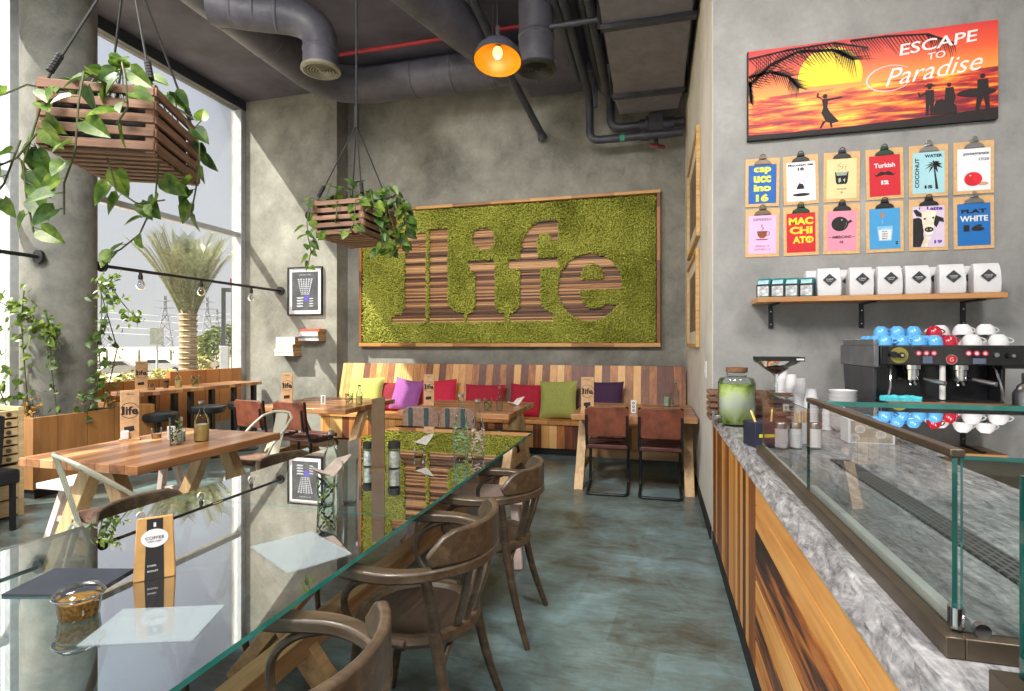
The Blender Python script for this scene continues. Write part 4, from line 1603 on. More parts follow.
def bentwood(label, x, y, rz):
    """bentwood armchair facing +y"""
    c = thing('bentwood_armchair', label, 'chair', (x, y, 0), (0, 0, rz))
    m = mb(M_bentseat)
    m.lathe([(0.0, 0.447), (0.17, 0.447), (0.19, 0.458), (0.0, 0.452)][0:3] + [(0.2, 0.455)], 36, 0, 0, 0)
    m.build('seat_panel', c)
    m = mb(M_bent)
    m.lathe([(0.185, 0.43), (0.225, 0.43), (0.232, 0.445), (0.225, 0.465), (0.20, 0.468), (0.185, 0.455)], 40, 0, 0, 0, cap=False)
    m.build('seat_ring', c)

    def rail(z, t0=-1.18, t1=1.18, n=26, rx=0.305, ry=0.28):
        out = [(-0.275, 0.17, z), (-0.29, 0.12, z), (-0.30, 0.06, z)]
        for i in range(n + 1):
            a = PI + PI * i / n
            out.append((rx * math.cos(a), ry * math.sin(a) + 0.0, z))
        out += [(0.30, 0.06, z), (0.29, 0.12, z), (0.275, 0.17, z)]
        return out
    # arm rail: flat, wide at the hand rests and narrower round the back
    pts = [Vector(p) for p in rail(0.705)]
    n = len(pts)
    vs = []
    for i, p in enumerate(pts):
        t_ = (pts[min(i + 1, n - 1)] - pts[max(i - 1, 0)]).normalized()
        a = t_.cross(Vector((0, 0, 1)))
        e = min(i, n - 1 - i)
        w_ = 0.040 + 0.028 * max(0, 1 - e / 9.0)
        if e == 0:
            w_ *= 0.62
        for sa, su in ((-1, -1), (1, -1), (1, 1), (-1, 1)):
            vs.append(p + a * sa * w_ / 2 + Vector((0, 0, su * 0.019)))
    fs = []
    for i in range(n - 1):
        for k in range(4):
            k2 = (k + 1) % 4
            fs.append((i * 4 + k, i * 4 + k2, i * 4 + 4 + k2, i * 4 + 4 + k))
    fs += [(3, 2, 1, 0), tuple((n - 1) * 4 + k for k in range(4))]
    m = mb(M_bent)
    m._a(vs, fs)
    m.build('arm_rail', c, bevel=0.008)
    # crest board above the rail at the back, its ends swept down
    cr = []
    ww = []
    for i in range(19):
        q = i / 18 * 2 - 1
        a = -PI / 2 + q * 1.02
        e = abs(q)
        h_ = 0.115 if e < 0.72 else 0.115 - 0.075 * ((e - 0.72) / 0.28)
        cr.append((0.298 * math.cos(a), 0.273 * math.sin(a) - 0.012, 0.724 + h_ / 2))
        ww.append(h_)
    m = mb(M_bent)
    m.band(cr, ww, 0.026)
    m.build('crest_board', c, bevel=0.007)
    # back uprights and splats
    for a in (-2.0, -1.75, -1.39, -1.14):
        m = mb(M_bent)
        m.tube([(0.20 * math.cos(a), 0.20 * math.sin(a), 0.45), (0.265 * math.cos(a), 0.245 * math.sin(a), 0.58), (0.30 * math.cos(a), 0.275 * math.sin(a), 0.70)], 0.017, 8, sx=1.0, sy=0.7)
        m.build('back_spindle', c)
    for sx in (-1, 1):
        # rear leg sweeps from the floor past the seat to the rail
        m = mb(M_bent)
        m.tube(smooth([(sx * 0.225, -0.27, 0.0), (sx * 0.195, -0.20, 0.22), (sx * 0.19, -0.155, 0.45), (sx * 0.235, -0.155, 0.60), (sx * 0.265, -0.15, 0.70)]), taper([0.014, 0.018, 0.021, 0.018, 0.017]), 10)
        m.build('leg', c)
        m = mb(M_bent)
        m.tube(smooth([(sx * 0.205, 0.22, 0.0), (sx * 0.175, 0.175, 0.24), (sx * 0.165, 0.15, 0.44)]), taper([0.014, 0.018, 0.022]), 10)
        m.build('leg', c)
        # looped arm support
        m = mb(M_bent)
        m.tube(smooth([(sx * 0.235, -0.06, 0.455), (sx * 0.245, 0.06, 0.47), (sx * 0.262, 0.13, 0.53), (sx * 0.275, 0.14, 0.61), (sx * 0.285, 0.08, 0.67), (sx * 0.298, 0.0, 0.69)]), 0.0125, 8)
        m.build('arm_support', c)
        m = mb(M_bent)
        m.tube(smooth([(sx * 0.185, 0.19, 0.17), (sx * 0.17, 0.16, 0.33), (sx * 0.10, 0.16, 0.415), (0, 0.17, 0.43)]), 0.011, 8)
        m.tube(smooth([(sx * 0.195, 0.17, 0.17), (sx * 0.205, 0.12, 0.33), (sx * 0.21, 0.05, 0.42)]), 0.011, 8)
        m.tube(smooth([(sx * 0.20, -0.21, 0.17), (sx * 0.18, -0.17, 0.33), (sx * 0.10, -0.17, 0.415), (0, -0.18, 0.43)]), 0.011, 8)
        m.build('arch_brace', c)
    return c


g0 = bentwood('dark bentwood armchair at the glass table, cut off by the bottom of the picture', -0.84, 0.96, PI / 2 + 0.04)
dup(g0, (-0.86, 1.87, 0), (0, 0, PI / 2 - 0.02), 'dark bentwood armchair at the glass table, middle of the three on the aisle side')
dup(g0, (-0.86, 2.72, 0), (0, 0, PI / 2), 'dark bentwood armchair at the glass table, farthest of the three on the aisle side')
dup(g0, (-1.94, 1.83, 0), (0, 0, -PI / 2 + 0.1), 'dark bentwood armchair across the glass table behind the brown coffee pouch').scale = (0.94, 0.94, 0.94)
dup(g0, (-1.95, 2.74, 0), (0, 0, -PI / 2 - 0.05), 'dark bentwood armchair across the glass table near the folded napkin').scale = (0.94, 0.94, 0.94)

# ------------------------------------------------------------------ glass table
gt = thing('glass_table', 'long clear glass table with green edges on crossed wooden trestles', 'table', (-1.51, 2.05, 0))


def pane(x0, x1, y0, y1, z0, z1, face, edge):
    m = MB()
    m.mat(face)
    v = [(x0, y0, z0), (x1, y0, z0), (x1, y1, z0), (x0, y1, z0), (x0, y0, z1), (x1, y0, z1), (x1, y1, z1), (x0, y1, z1)]
    m._a([v[i] for i in (4, 5, 6, 7)], [(0, 1, 2, 3)])
    m.mat(edge)
    m._a(v, [(0, 1, 5, 4), (1, 2, 6, 5), (2, 3, 7, 6), (3, 0, 4, 7)])
    return m


pane(-0.58, 0.58, -1.85, -0.10, 0.750, 0.765, M_tglass, M_tedge).build('glass_pane', gt)
pane(-0.58, 0.58, -0.096, 2.10, 0.750, 0.765, M_tglass, M_tedge).build('glass_pane', gt)
for yy in (-1.55, -0.09, 1.55):
    for s_ in (-1, 1):
        m = mb(M_piney)
        dz = 0.0 if s_ > 0 else 0.0
        m.bar((-s_ * 0.27, yy + s_ * 0.028, 0.0), (s_ * 0.36, yy + s_ * 0.028, 0.735), 0.055, 0.10, up=(1, 0, 0.9))
        m.build('leg', gt, bevel=0.003)
    mb(M_pinex).box(-0.46, 0.46, yy - 0.03, yy + 0.03, 0.70, 0.748).build('top_bearer', gt)
mb(M_piney).box(0.06, 0.15, -1.7, 1.75, 0.185, 0.275).build('stretcher', gt, bevel=0.004)


# ------------------------------------------------------------------ small things on the tables
def menu_sign(label, x, y, z, rz, w=0.115, h=0.36, pocket=True):
    t = thing('menu_sign', label, 'menu sign', (x, y, z), (0, 0, rz))
    mb(M_kraft).at(0, 0, 0, PI / 2, 0, 0).prism([(-w / 2, 0), (w / 2, 0), (w / 2, h), (-w / 2, h)], -0.012, 0.012).build('board', t, bevel=0.002)
    mb(M_kraft).box(-w / 2 - 0.005, w / 2 + 0.005, -0.05, 0.05, 0, 0.012).build('foot', t)
    m = mb(M_ink).at(0, -0.0125, 0, PI / 2, 0, 0)
    m.text('life', 0.004, h * 0.60, w * 0.80, h * 0.17, bold=0.03)
    m.text('l', -w * 0.37, h * 0.60, w * 0.07, h * 0.17, bold=0.05)
    m.build('lettering', t, 'black lettering reading life')
    m = mb(M_ink).at(0, -0.0125, 0, PI / 2, 0, 0)
    n = 20
    for k in range(n):
        a0, a1 = PI * (0.08 + 0.84 * k / n), PI * (0.08 + 0.84 * (k + 1) / n)
        r0, r1 = w * 0.47, w * 0.50
        for sg in (1, -1):
            if sg < 0 and 0.3 < k / n < 0.7:
                pass
            q = [(r * math.cos(a), h * 0.60 + sg * r * math.sin(a)) for r, a in ((r0, a0), (r1, a0), (r1, a1), (r0, a1))]
            m.prism(q, 0, 0.0006)
    m.build('printed_ring', t)
    m = mb(M_ink).at(0, -0.0125, 0, PI / 2, 0, 0)
    m.text('MENU', 0, h * 0.93, w * 0.4, h * 0.03)
    m.prism([(-w * 0.28, h * 0.17), (w * 0.25, h * 0.19), (w * 0.22, h * 0.29), (-w * 0.30, h * 0.27)], 0, 0.0008)
    m.build('printed_patch', t)
    if pocket:
        mb(M_paper).box(-w * 0.42, -w * 0.02, -0.05, -0.014, 0.012, 0.072).build('napkin_block', t, 'white block in front of the foot', bevel=0.006)
    return t


def block_number(label, x, y, z, rz, h=0.10):
    t = thing('menu_block', label, 'table sign', (x, y, z), (0, 0, rz))
    mb(M_white).box(-0.026, 0.026, -0.012, 0.012, 0, h).build('block', t, bevel=0.003)
    m = mb(M_ink).at(0, -0.0125, 0, PI / 2, 0, 0)
    for q in (0.22, 0.5, 0.78):
        m.disc(0, h * q, 0.013, 0, 0.0006, 14)
    m.mat(M_white)
    for q in (0.22, 0.5, 0.78):
        m.disc(0, h * q, 0.006, 0.0005, 0.0012, 12)
    m.build('printed_dots', t)
    return t


def bottle(label, x, y, z, h=0.25, r=0.036, col=None, cap=True, band=None, cat='bottle'):
    t = thing('glass_bottle', label, cat, (x, y, z))
    mb(M_bottle).lathe([(r * 0.9, 0), (r, 0.012), (r, h * 0.55), (r * 0.8, h * 0.66), (r * 0.36, h * 0.78), (r * 0.36, h * 0.96), (r * 0.42, h * 0.97), (r * 0.42, h)], 20, cap=False).lathe([(0.0, 0.004), (r * 0.9, 0.004)], 20).build('glass', t)
    if col:
        mb(plain('drink_%d_%d_%d' % col, col, 0.2, coat=0.4)).lathe([(r * 0.88, 0.008), (r * 0.93, 0.016), (r * 0.93, h * 0.45), (0, h * 0.45)], 18).build('drink', t)
    if cap:
        mb(M_steel).lathe([(r * 0.45, h - 0.002), (r * 0.45, h + 0.014), (0, h + 0.016)], 14, cap=False).build('cap', t)
    if band:
        m = mb(plain('print_%d_%d_%d' % band, band, 0.5, var=0.3, scale=60))
        for k in range(7):
            zz = h * 0.10 + k * h * 0.062
            for j in range(4):
                a = j * PI / 2 + k * 0.35
                q = [(r * 1.015 * math.cos(a + d), r * 1.015 * math.sin(a + d), zz + e) for d, e in ((0, 0), (0.85, 0.010), (0.85, 0.020), (0, 0.010))]
                m._a(q, [(0, 1, 2, 3)])
        m.build('printed_pattern', t)
    return t


def jar(label, x, y, z, h=0.12, r=0.03, body=None, lid=None, cat='jar', name='glass_jar'):
    t = thing(name, label, cat, (x, y, z))
    mb(M_bottle).lathe([(r * 0.95, 0), (r, 0.01), (r, h * 0.9), (r * 0.9, h)], 20, cap=False).lathe([(0.0, 0.003), (r * 0.95, 0.003)], 20).build('glass', t)
    if body:
        mb(plain('fill_%d_%d_%d' % body, body, 0.6, var=0.2, scale=50)).lathe([(r * 0.9, 0.006), (r * 0.9, h * 0.72), (0, h * 0.72)], 16).build('contents', t)
    if lid:
        mb(lid).lathe([(r * 1.05, h * 0.84), (r * 1.05, h * 1.08), (r * 0.95, h * 1.12), (0, h * 1.12)], 20, cap=False).build('lid', t)
    return t


def tumbler(label, x, y, z, h=0.10, r=0.034, drink=None, stripes=False, name='drinking_glass'):
    t = thing(name, label, 'glass', (x, y, z))
    mb(M_bottle).lathe([(r * 0.82, 0), (r * 0.86, 0.006), (r, h)], 20, cap=False).lathe([(0.0, 0.004), (r * 0.82, 0.004)], 20).build('glass', t)
    if drink:
        mb(plain('drink_%d_%d_%d' % drink, drink, 0.2, coat=0.4)).lathe([(r * 0.8, 0.008), (r * 0.88, h * 0.45), (0, h * 0.45)], 18).build('drink', t)
    if stripes:
        m = mb(plain('leaf_print', (110, 132, 44), 0.5))
        m2 = mb(M_ink)
        for k in range(5):
            zz = h * (0.12 + 0.16 * k)
            for j in range(3):
                a = j * 2 * PI / 3 + k * 0.5
                rr = r * (0.86 + 0.14 * zz / h) * 1.02
                for mm, o_ in ((m, 0), (m2, 0.55)):
                    q = [(rr * math.cos(a + o_ + d), rr * math.sin(a + o_ + d), zz + e) for d, e in ((0, 0), (0.5, 0.012), (0.5, 0.024), (0, 0.010))]
                    mm._a(q, [(0, 1, 2, 3)])
        m.build('green_print', t)
        m2.build('black_print', t)
    return t


def napkin(label, x, y, z, rz=0.0, s=1.0, col=(176, 160, 146)):
    m = mb(plain('napkin_%d_%d_%d' % col, col, 0.85, var=0.08, scale=30))
    a = [(-0.075 * s, 0.0, 0.0), (0.03 * s, -0.02 * s, -0.035 * s), (0.10 * s, 0.0, 0.055 * s), (0.02 * s, 0.03 * s, 0.03 * s), (-0.04 * s, 0.02 * s, -0.03 * s)]
    b = [(p[0] * 0.95, p[1] + 0.02 * s, p[2] + 0.004) for p in a]
    n = 5
    m._a(a + b, [tuple(range(n)), tuple(range(2 * n - 1, n - 1, -1))] + [(i, n + i, n + (i + 1) % n, (i + 1) % n) for i in range(n)])
    o = m.build('folded_napkin', None, bevel=0.004)
    o.location = (x, y, z)
    o.rotation_euler = (0, 0, rz)
    return tag(o, label, 'napkin')


A0 = 0.62
menu_sign('tall kraft menu sign reading life on the long table by the planter', -3.71, 3.09, 0.75, 0.78)
tumbler('small glass of amber drink on the long table', -3.59, 3.2, 0.75, 0.075, 0.036, (188, 134, 60))
block_number('small white dotted block on the long table beside the amber glass', -3.42, 3.17, 0.75, 0.7)
tumbler('tall patterned glass on the long table beside the clear bottle', -3.22, 3.02, 0.75, 0.19, 0.042, None, True)
jar('small patterned jar behind the tall patterned glass on the long table', -3.30, 3.14, 0.75, 0.10, 0.028, (180, 186, 176))
bottle('clear bottle with pale yellow drink on the long table', -3.16, 3.18, 0.75, 0.275, 0.048, (206, 176, 110))
menu_sign('tall kraft menu sign on the window ledge', -6.18, 5.30, 0.876, 0.72, 0.13, 0.36, False)
tumbler('small amber glass on the window ledge beside the menu sign', -6.08, 5.36, 0.876, 0.07, 0.036, (188, 134, 60))
jar('small jar with a black lid on the window ledge', -6.15, 5.62, 0.876, 0.09, 0.03, (120, 84, 60), M_blackrub)
bottle('yellowish bottle on the window ledge left of the patterned glass', -6.12, 5.78, 0.876, 0.2, 0.04, (206, 190, 130))
tumbler('patterned glass on the window ledge, rightmost item', -6.02, 5.95, 0.876, 0.15, 0.05, None, True)
menu_sign('tall kraft menu sign reading life on the corner table by the poster wall', -4.17, 5.43, 0.75, 0.48, 0.12, 0.36, False)
block_number('small dark dotted block on the corner table', -3.75, 5.52, 0.75, 0.45)
tumbler('patterned glass on the corner table before the lime cushion', -3.46, 5.6, 0.75, 0.13, 0.045, None, True)
bottle('clear bottle on the corner table beside the patterned glass', -3.34, 5.62, 0.75, 0.21, 0.036, (214, 190, 120))
menu_sign('tall kraft menu sign reading life on the middle table before the purple cushion', -2.52, 5.75, 0.75, 0.25, 0.12, 0.35, False)
tumbler('glass of cutlery napkins on the middle table', -1.70, 5.4, 0.75, 0.13, 0.045, None, True)
bottle('clear bottle with red cap on the middle table', -1.58, 5.42, 0.75, 0.24, 0.034)
napkin('folded napkin on the middle table beside the bottle', -1.55, 5.95, 0.79, 0.2, 1.1, (214, 204, 198))
menu_sign('tall kraft menu sign reading life on the table by the right wall', -0.68, 5.56, 0.75, 0.08, 0.13, 0.36, False)
block_number('small white dotted block on the table by the right wall', -0.22, 5.61, 0.75, 0.0, 0.13)
jar('patterned jar on the table by the right wall', 0.12, 6.28, 0.75, 0.15, 0.04, (150, 160, 140))
bottle('clear bottle on the table by the right wall beside the jar', 0.21, 6.3, 0.75, 0.27, 0.042)
tumbler('tiny glass on the table by the right wall near its menu sign', -0.48, 5.75, 0.75, 0.05, 0.03)

# glass table things
GZ = 0.7655
pc = thing('coffee_pouch', 'brown kraft coffee pouch with an oval label standing on the glass table', 'bag', (-1.43, 1.27, GZ), (0, 0, 0.78))
m = mb(plain('kraft_pouch', (184, 142, 84), 0.55, var=0.08, scale=14))
wb_, h_ = 0.052, 0.175
m._a([(-wb_, -0.03, 0), (wb_, -0.03, 0), (wb_, 0.03, 0), (-wb_, 0.03, 0), (-wb_ * 0.86, -0.004, h_), (wb_ * 0.86, -0.004, h_), (wb_ * 0.86, 0.004, h_), (-wb_ * 0.86, 0.004, h_)],
     [(3, 2, 1, 0), (4, 5, 6, 7), (0, 1, 5, 4), (2, 3, 7, 6), (3, 0, 4, 7), (1, 2, 6, 5)])
m.build('pouch', pc, bevel=0.003)
tilt = math.atan2(0.026, h_)
m = mb(M_ink).at(0, -0.0305, 0, PI / 2 - tilt, 0, 0)
m.prism([(-0.024, 0.0), (0.024, 0.0), (0.022, 0.10), (-0.022, 0.10)], 0, 0.0008)
m.prism([(-0.020, 0.13), (0.020, 0.13), (0.020, 0.172), (-0.020, 0.172)], 0, 0.0008)
m.build('dark_strip', pc)
m = mb(M_paper).at(0, -0.0305, 0, PI / 2 - tilt, 0, 0)
m.disc(0, 0.117, 0.034, 0.0006, 0.0016, 28, 0.026)
m.text('DARK', -0.006, 0.04, 0.022, 0.005, z=0.0008)
m.text('ROAST', -0.004, 0.025, 0.026, 0.005, z=0.0008)
m.text('I', 0.0, 0.155, 0.006, 0.012, z=0.0008)
m.build('oval_label', pc)
m = mb(M_ink).at(0, -0.0305, 0, PI / 2 - tilt, 0, 0)
m.text('COFFEE', 0, 0.118, 0.046, 0.008, z=0.0016)
m.text('single origin', 0, 0.108, 0.034, 0.004, z=0.0016)
m.build('lettering', pc)

bw_ = thing('spice_jar', 'small oval glass jar of brown spice with a clip lid on the glass table', 'jar', (-1.40, 1.03, GZ))
mb(M_bottle).lathe([(0.040, 0), (0.043, 0.004), (0.048, 0.055)], 28, cap=False).build('glass', bw_)
mb(plain('brown_spice', (124, 88, 36), 0.9, var=0.35, scale=120, bmp=0.6)).lathe([(0.0, 0.003), (0.038, 0.003), (0.043, 0.045), (0.0, 0.048)], 24).build('contents', bw_)
m = mb(M_bottle).lathe([(0.053, 0.056), (0.054, 0.060), (0.045, 0.072), (0.02, 0.080), (0.0, 0.081)], 28, cap=False)
m.mat(M_chrome).tube([(0.053 * math.cos(a), 0.053 * math.sin(a), 0.057) for a in [2 * PI * i / 28 for i in range(28)]], 0.003, 6, closed=True)
m.tube([(0.05, 0.0, 0.058), (0.066, 0.0, 0.066), (0.066, 0, 0.05), (0.052, 0, 0.046)], 0.002, 6)
m.build('lid', bw_)

M_mat = clear('pale_placemat_sheet', (214, 222, 222), 1.5, 1.0, base=0.03)


def sheet(label, x, y, rz, w, d, mt, name='placemat', th=0.002, txt=None):
    t = thing(name, label, 'placemat' if name == 'placemat' else 'folder', (x, y, GZ), (0, 0, rz))
    mb(mt).box(-w / 2, w / 2, -d / 2, d / 2, 0, th).build('sheet', t)
    if txt:
        m = mb(txt)
        for k in range(5):
            m.box(-w * 0.3, w * (0.3 - 0.08 * (k % 3)), -d * 0.3 + k * d * 0.14, -d * 0.3 + k * d * 0.14 + 0.008, th, th + 0.0006)
        m.build('printed_lines', t)
    return t


mtl, n_, l_, b_, o_ = newmat('frosted_placemat')
b_.inputs['Base Color'].default_value = lin((176, 190, 196))
b_.inputs['Roughness'].default_value = 0.3
tr_ = n_.new('ShaderNodeBsdfTransparent')
mx_ = n_.new('ShaderNodeMixShader')
mx_.inputs[0].default_value = 0.28
l_.new(tr_.outputs[0], mx_.inputs[1])
l_.new(b_.outputs[0], mx_.inputs[2])
l_.new(mx_.outputs[0], o_.inputs[0])
M_pmat = mtl

sheet('pale grey placemat on the glass table behind the brown pouch', -1.14, 1.55, -0.52, 0.30, 0.21, M_pmat)
sheet('pale white placemat on the glass table in front of the brown pouch', -1.18, 1.05, 0.35, 0.25, 0.17, M_pmat)
sheet('dark slate menu folder lying on the glass table behind the spice jar', -1.62, 1.17, 0.25, 0.24, 0.17, plain('dark_slate_cover', (44, 48, 60), 0.4), 'menu_folder', 0.006)
tumbler('glass printed with green leaves holding a napkin on the glass table', -1.36, 2.02, GZ, 0.12, 0.04, None, True)
napkin('brown linen napkin folded over the leaf printed glass', -1.35, 2.02, GZ + 0.155, 0.3, 1.0, (136, 124, 114))
for k in range(1):
    tumbler('stack of clear glasses beside the napkin glass on the glass table', -1.27, 2.06, GZ, 0.19, 0.035)
bottle('clear swing top bottle behind the napkin glass on the glass table', -1.52, 2.30, GZ, 0.25, 0.036)
dm = thing('menu_board', 'tall plain brown menu board standing on the glass table', 'menu board', (-1.46, 2.65, GZ), (0, 0, 0.42))
mb(plain('dark_kraft_board', (88, 68, 46), 0.6, var=0.1)).at(0, 0, 0, PI / 2, 0, 0).prism([(-0.035, 0), (0.035, 0), (0.036, 0.40), (-0.034, 0.385)], -0.008, 0.008).build('board', dm, bevel=0.002)
mb(plain('dark_kraft_board', (88, 68, 46), 0.6)).box(-0.04, 0.04, -0.045, 0.045, 0, 0.012).build('foot', dm)
jar('pepper jar with a black cap right of the brown menu board', -1.40, 2.72, GZ, 0.13, 0.032, (196, 190, 182), M_blackrub, 'shaker')
jar('salt jar with a black cap left of the brown menu board', -1.56, 2.72, GZ, 0.12, 0.028, (216, 214, 210), M_blackrub, 'shaker')
bottle('clear glass bottle printed with green leaves on the glass table', -1.13, 3.05, GZ, 0.37, 0.045, None, True, (128, 156, 116))
bottle('clear glass bottle with pale cap right of the leaf printed bottle', -1.03, 3.07, GZ, 0.34, 0.040, None, True, (196, 170, 160))
tumbler('little cork coloured cup on the far end of the glass table', -1.40, 3.04, GZ, 0.05, 0.032, (176, 130, 84))
napkin('grey napkin folded in the cork coloured cup', -1.38, 3.05, GZ + 0.09, 0.6, 0.75, (150, 148, 140))


# ------------------------------------------------------------------ hanging planters
def crate(label, x, y, z, rz, W, L, H, ropes):
    t = thing('hanging_planter', label, 'planter', (x, y, z), (0, 0, rz))
    n = 5
    sh = H / n
    for s_ in (-1, 1):
        for k in range(n):
            zz = k * sh + 0.012
            m = mb(M_crate)
            m.box(-W / 2, W / 2, s_ * L / 2 - 0.009, s_ * L / 2 + 0.009, zz, zz + sh * 0.62)
            m.build('slat', t, bevel=0.002)
            m = mb(M_cratey)
            m.box(s_ * W / 2 - 0.009, s_ * W / 2 + 0.009, -L / 2, L / 2, zz, zz + sh * 0.62)
            m.build('slat', t, bevel=0.002)
    for sx in (-1, 1):
        for sy in (-1, 1):
            mb(M_crate).box(sx * (W / 2 - 0.02) - 0.02, sx * (W / 2 - 0.02) + 0.02, sy * (L / 2 - 0.02) - 0.02, sy * (L / 2 - 0.02) + 0.02, 0, H).build('corner_post', t)
    for k in range(8):
        yy = -L / 2 + 0.035 + k * (L - 0.07) / 7
        mb(M_crate).box(-W / 2 + 0.01, W / 2 - 0.01, yy - 0.018, yy + 0.018, -0.002, 0.014).build('floor_slat', t, bevel=0.002)
    mb(M_blackrub).box(-W / 2 + 0.05, W / 2 - 0.05, -L / 2 + 0.05, L / 2 - 0.05, 0.02, H * 0.8).build('liner', t)
    kx, ky, kz = ropes
    for sx in (-1, 1):
        for sy in (-1, 1):
            m = mb(M_rope)
            m.tube([(sx * (W / 2 - 0.02), sy * (L / 2 - 0.02), H - 0.02), (kx, ky, kz)], 0.006, 6)
            d = Vector((kx, ky, kz)) - Vector((sx * (W / 2 - 0.02), sy * (L / 2 - 0.02), H))
            p = Vector((sx * (W / 2 - 0.02), sy * (L / 2 - 0.02), H))
            for q in range(6):
                c_ = p + d.normalized() * (0.05 + q * 0.018)
                m.tube([c_ - d.normalized() * .007, c_ + d.normalized() * .007], 0.017, 8)
            m.build('rope', t)
    m = mb(M_rope)
    m.tube([(kx, ky, kz), (kx, ky, 4.72 - z)], 0.011, 8)
    m.tube([(kx, ky, kz - 0.03), (kx, ky, kz + 0.16)], 0.02, 8)
    m.build('hanging_rope', t)
    return t


P1 = (-2.72, 2.25, 2.385)
P2 = (-2.65, 4.41, 2.385)
crate('large slatted wooden hanging planter nearest the window on black ropes', *P1, 0.445, 0.50, 0.56, 0.335, (0.0, 0.0, 1.15))
crate('smaller looking slatted hanging planter in front of the moss wall', *P2, 0.0, 0.49, 0.60, 0.32, (0.03, -0.05, 1.05))


def pothos(label, cx, cy, cz, rz, W, L, H, vines, n_top, size, seed):
    global R
    R = random.Random(seed)
    t = thing('trailing_pothos', label, 'potted plant', (cx, cy, cz + H * 0.8), (0, 0, 0))
    o0 = Vector((cx, cy, cz + H * 0.8))
    rot = Matrix.Rotation(rz, 3, 'Z')
    m = mb(M_leaf)
    st = mb(M_stem)
    for k in range(n_top):
        p = rot @ Vector((R.uniform(-W / 2 + .03, W / 2 - .03), R.uniform(-L / 2 + .03, L / 2 - .03), 0))
        e = p + Vector((R.uniform(-.07, .07), R.uniform(-.07, .07), R.uniform(0.06, 0.22)))
        st.tube([p, (p + e) / 2 + Vector((0, 0, .02)), e], 0.003, 4)
        m.mat(M_leaf if R.random() < 0.6 else M_leafd)
        out = Vector((e.x, e.y, 0))
        leaf(m, e, out.normalized() * 0.7 + Vector((R.uniform(-.7, .7), R.uniform(-.7, .7), R.uniform(-.7, .4))), size * R.uniform(.75, 1.15), up=(R.uniform(-.4, .4), R.uniform(-.8, 0), 1))
    m.build('top_leaves', t)
    st.build('stems', t)
    for pts, dens in vines:
        v = MB()
        q = [Vector(p) - o0 for p in pts]
        v.mat(M_stem)
        v.tube(q, 0.0045, 5)
        tot = sum((q[i + 1] - q[i]).length for i in range(len(q) - 1))
        n = max(3, int(tot * dens))
        for k in range(n):
            f = (k + 0.6) / n * (len(q) - 1)
            i = min(int(f), len(q) - 2)
            p = q[i].lerp(q[i + 1], f - i)
            v.mat(M_leaf if R.random() < 0.65 else M_leafd)
            a = R.uniform(0, 2 * PI)
            s0 = p + Vector((math.cos(a) * .03, math.sin(a) * .03, -0.01))
            v.tube([p, s0], 0.002, 4)
            leaf(v, s0, (math.cos(a) * 0.7, math.sin(a) * 0.5 - 0.1, R.uniform(-1.0, -0.2)), size * R.uniform(.7, 1.15), up=(R.uniform(-.5, .5), -1, R.uniform(0.1, .9)))
        v.build('vine', t)
    return t


V1 = [
    ([(-2.80, 2.02, 2.70), (-2.73, 1.86, 2.64), (-2.75, 1.84, 2.5), (-2.78, 1.83, 2.39), (-2.81, 1.82, 2.28), (-2.79, 1.82, 2.12), (-2.76, 1.83, 1.96)], 17),
    ([(-2.85, 2.0, 2.70), (-2.88, 1.88, 2.68), (-2.95, 1.83, 2.62), (-3.05, 1.80, 2.58)], 11),
    ([(-2.76, 1.84, 2.42), (-2.82, 1.80, 2.30), (-2.92, 1.78, 2.26), (-3.02, 1.77, 2.21)], 15),
    ([(-2.55, 2.02, 2.70), (-2.46, 1.83, 2.66), (-2.45, 1.80, 2.51), (-2.47, 1.80, 2.29), (-2.52, 1.79, 2.16), (-2.52, 1.79, 2.02)], 12),
    ([(-2.48, 2.22, 2.38), (-2.51, 2.23, 2.2), (-2.59, 2.21, 2.02), (-2.68, 2.18, 1.94), (-2.76, 2.16, 1.9)], 13),
    ([(-2.62, 2.06, 2.37), (-2.60, 2.09, 2.22), (-2.50, 2.12, 2.15), (-2.37, 2.16, 2.17)], 15),
    ([(-2.50, 2.40, 2.68), (-2.42, 2.42, 2.55), (-2.44, 2.44, 2.42), (-2.47, 2.44, 2.28), (-2.50, 2.44, 2.16)], 15),
    ([(-2.6, 2.1, 2.68), (-2.40, 1.96, 2.76), (-2.34, 1.93, 2.65), (-2.33, 1.93, 2.53), (-2.37, 1.91, 2.45)], 14),
    ([(-2.86, 1.84, 2.4), (-2.90, 1.80, 2.19), (-2.96, 1.79, 2.12)], 16),
]
pothos('leafy green trailing pothos in the large hanging planter by the window', *P1, 0.445, 0.50, 0.56, 0.335, V1, 46, 0.115, 11)
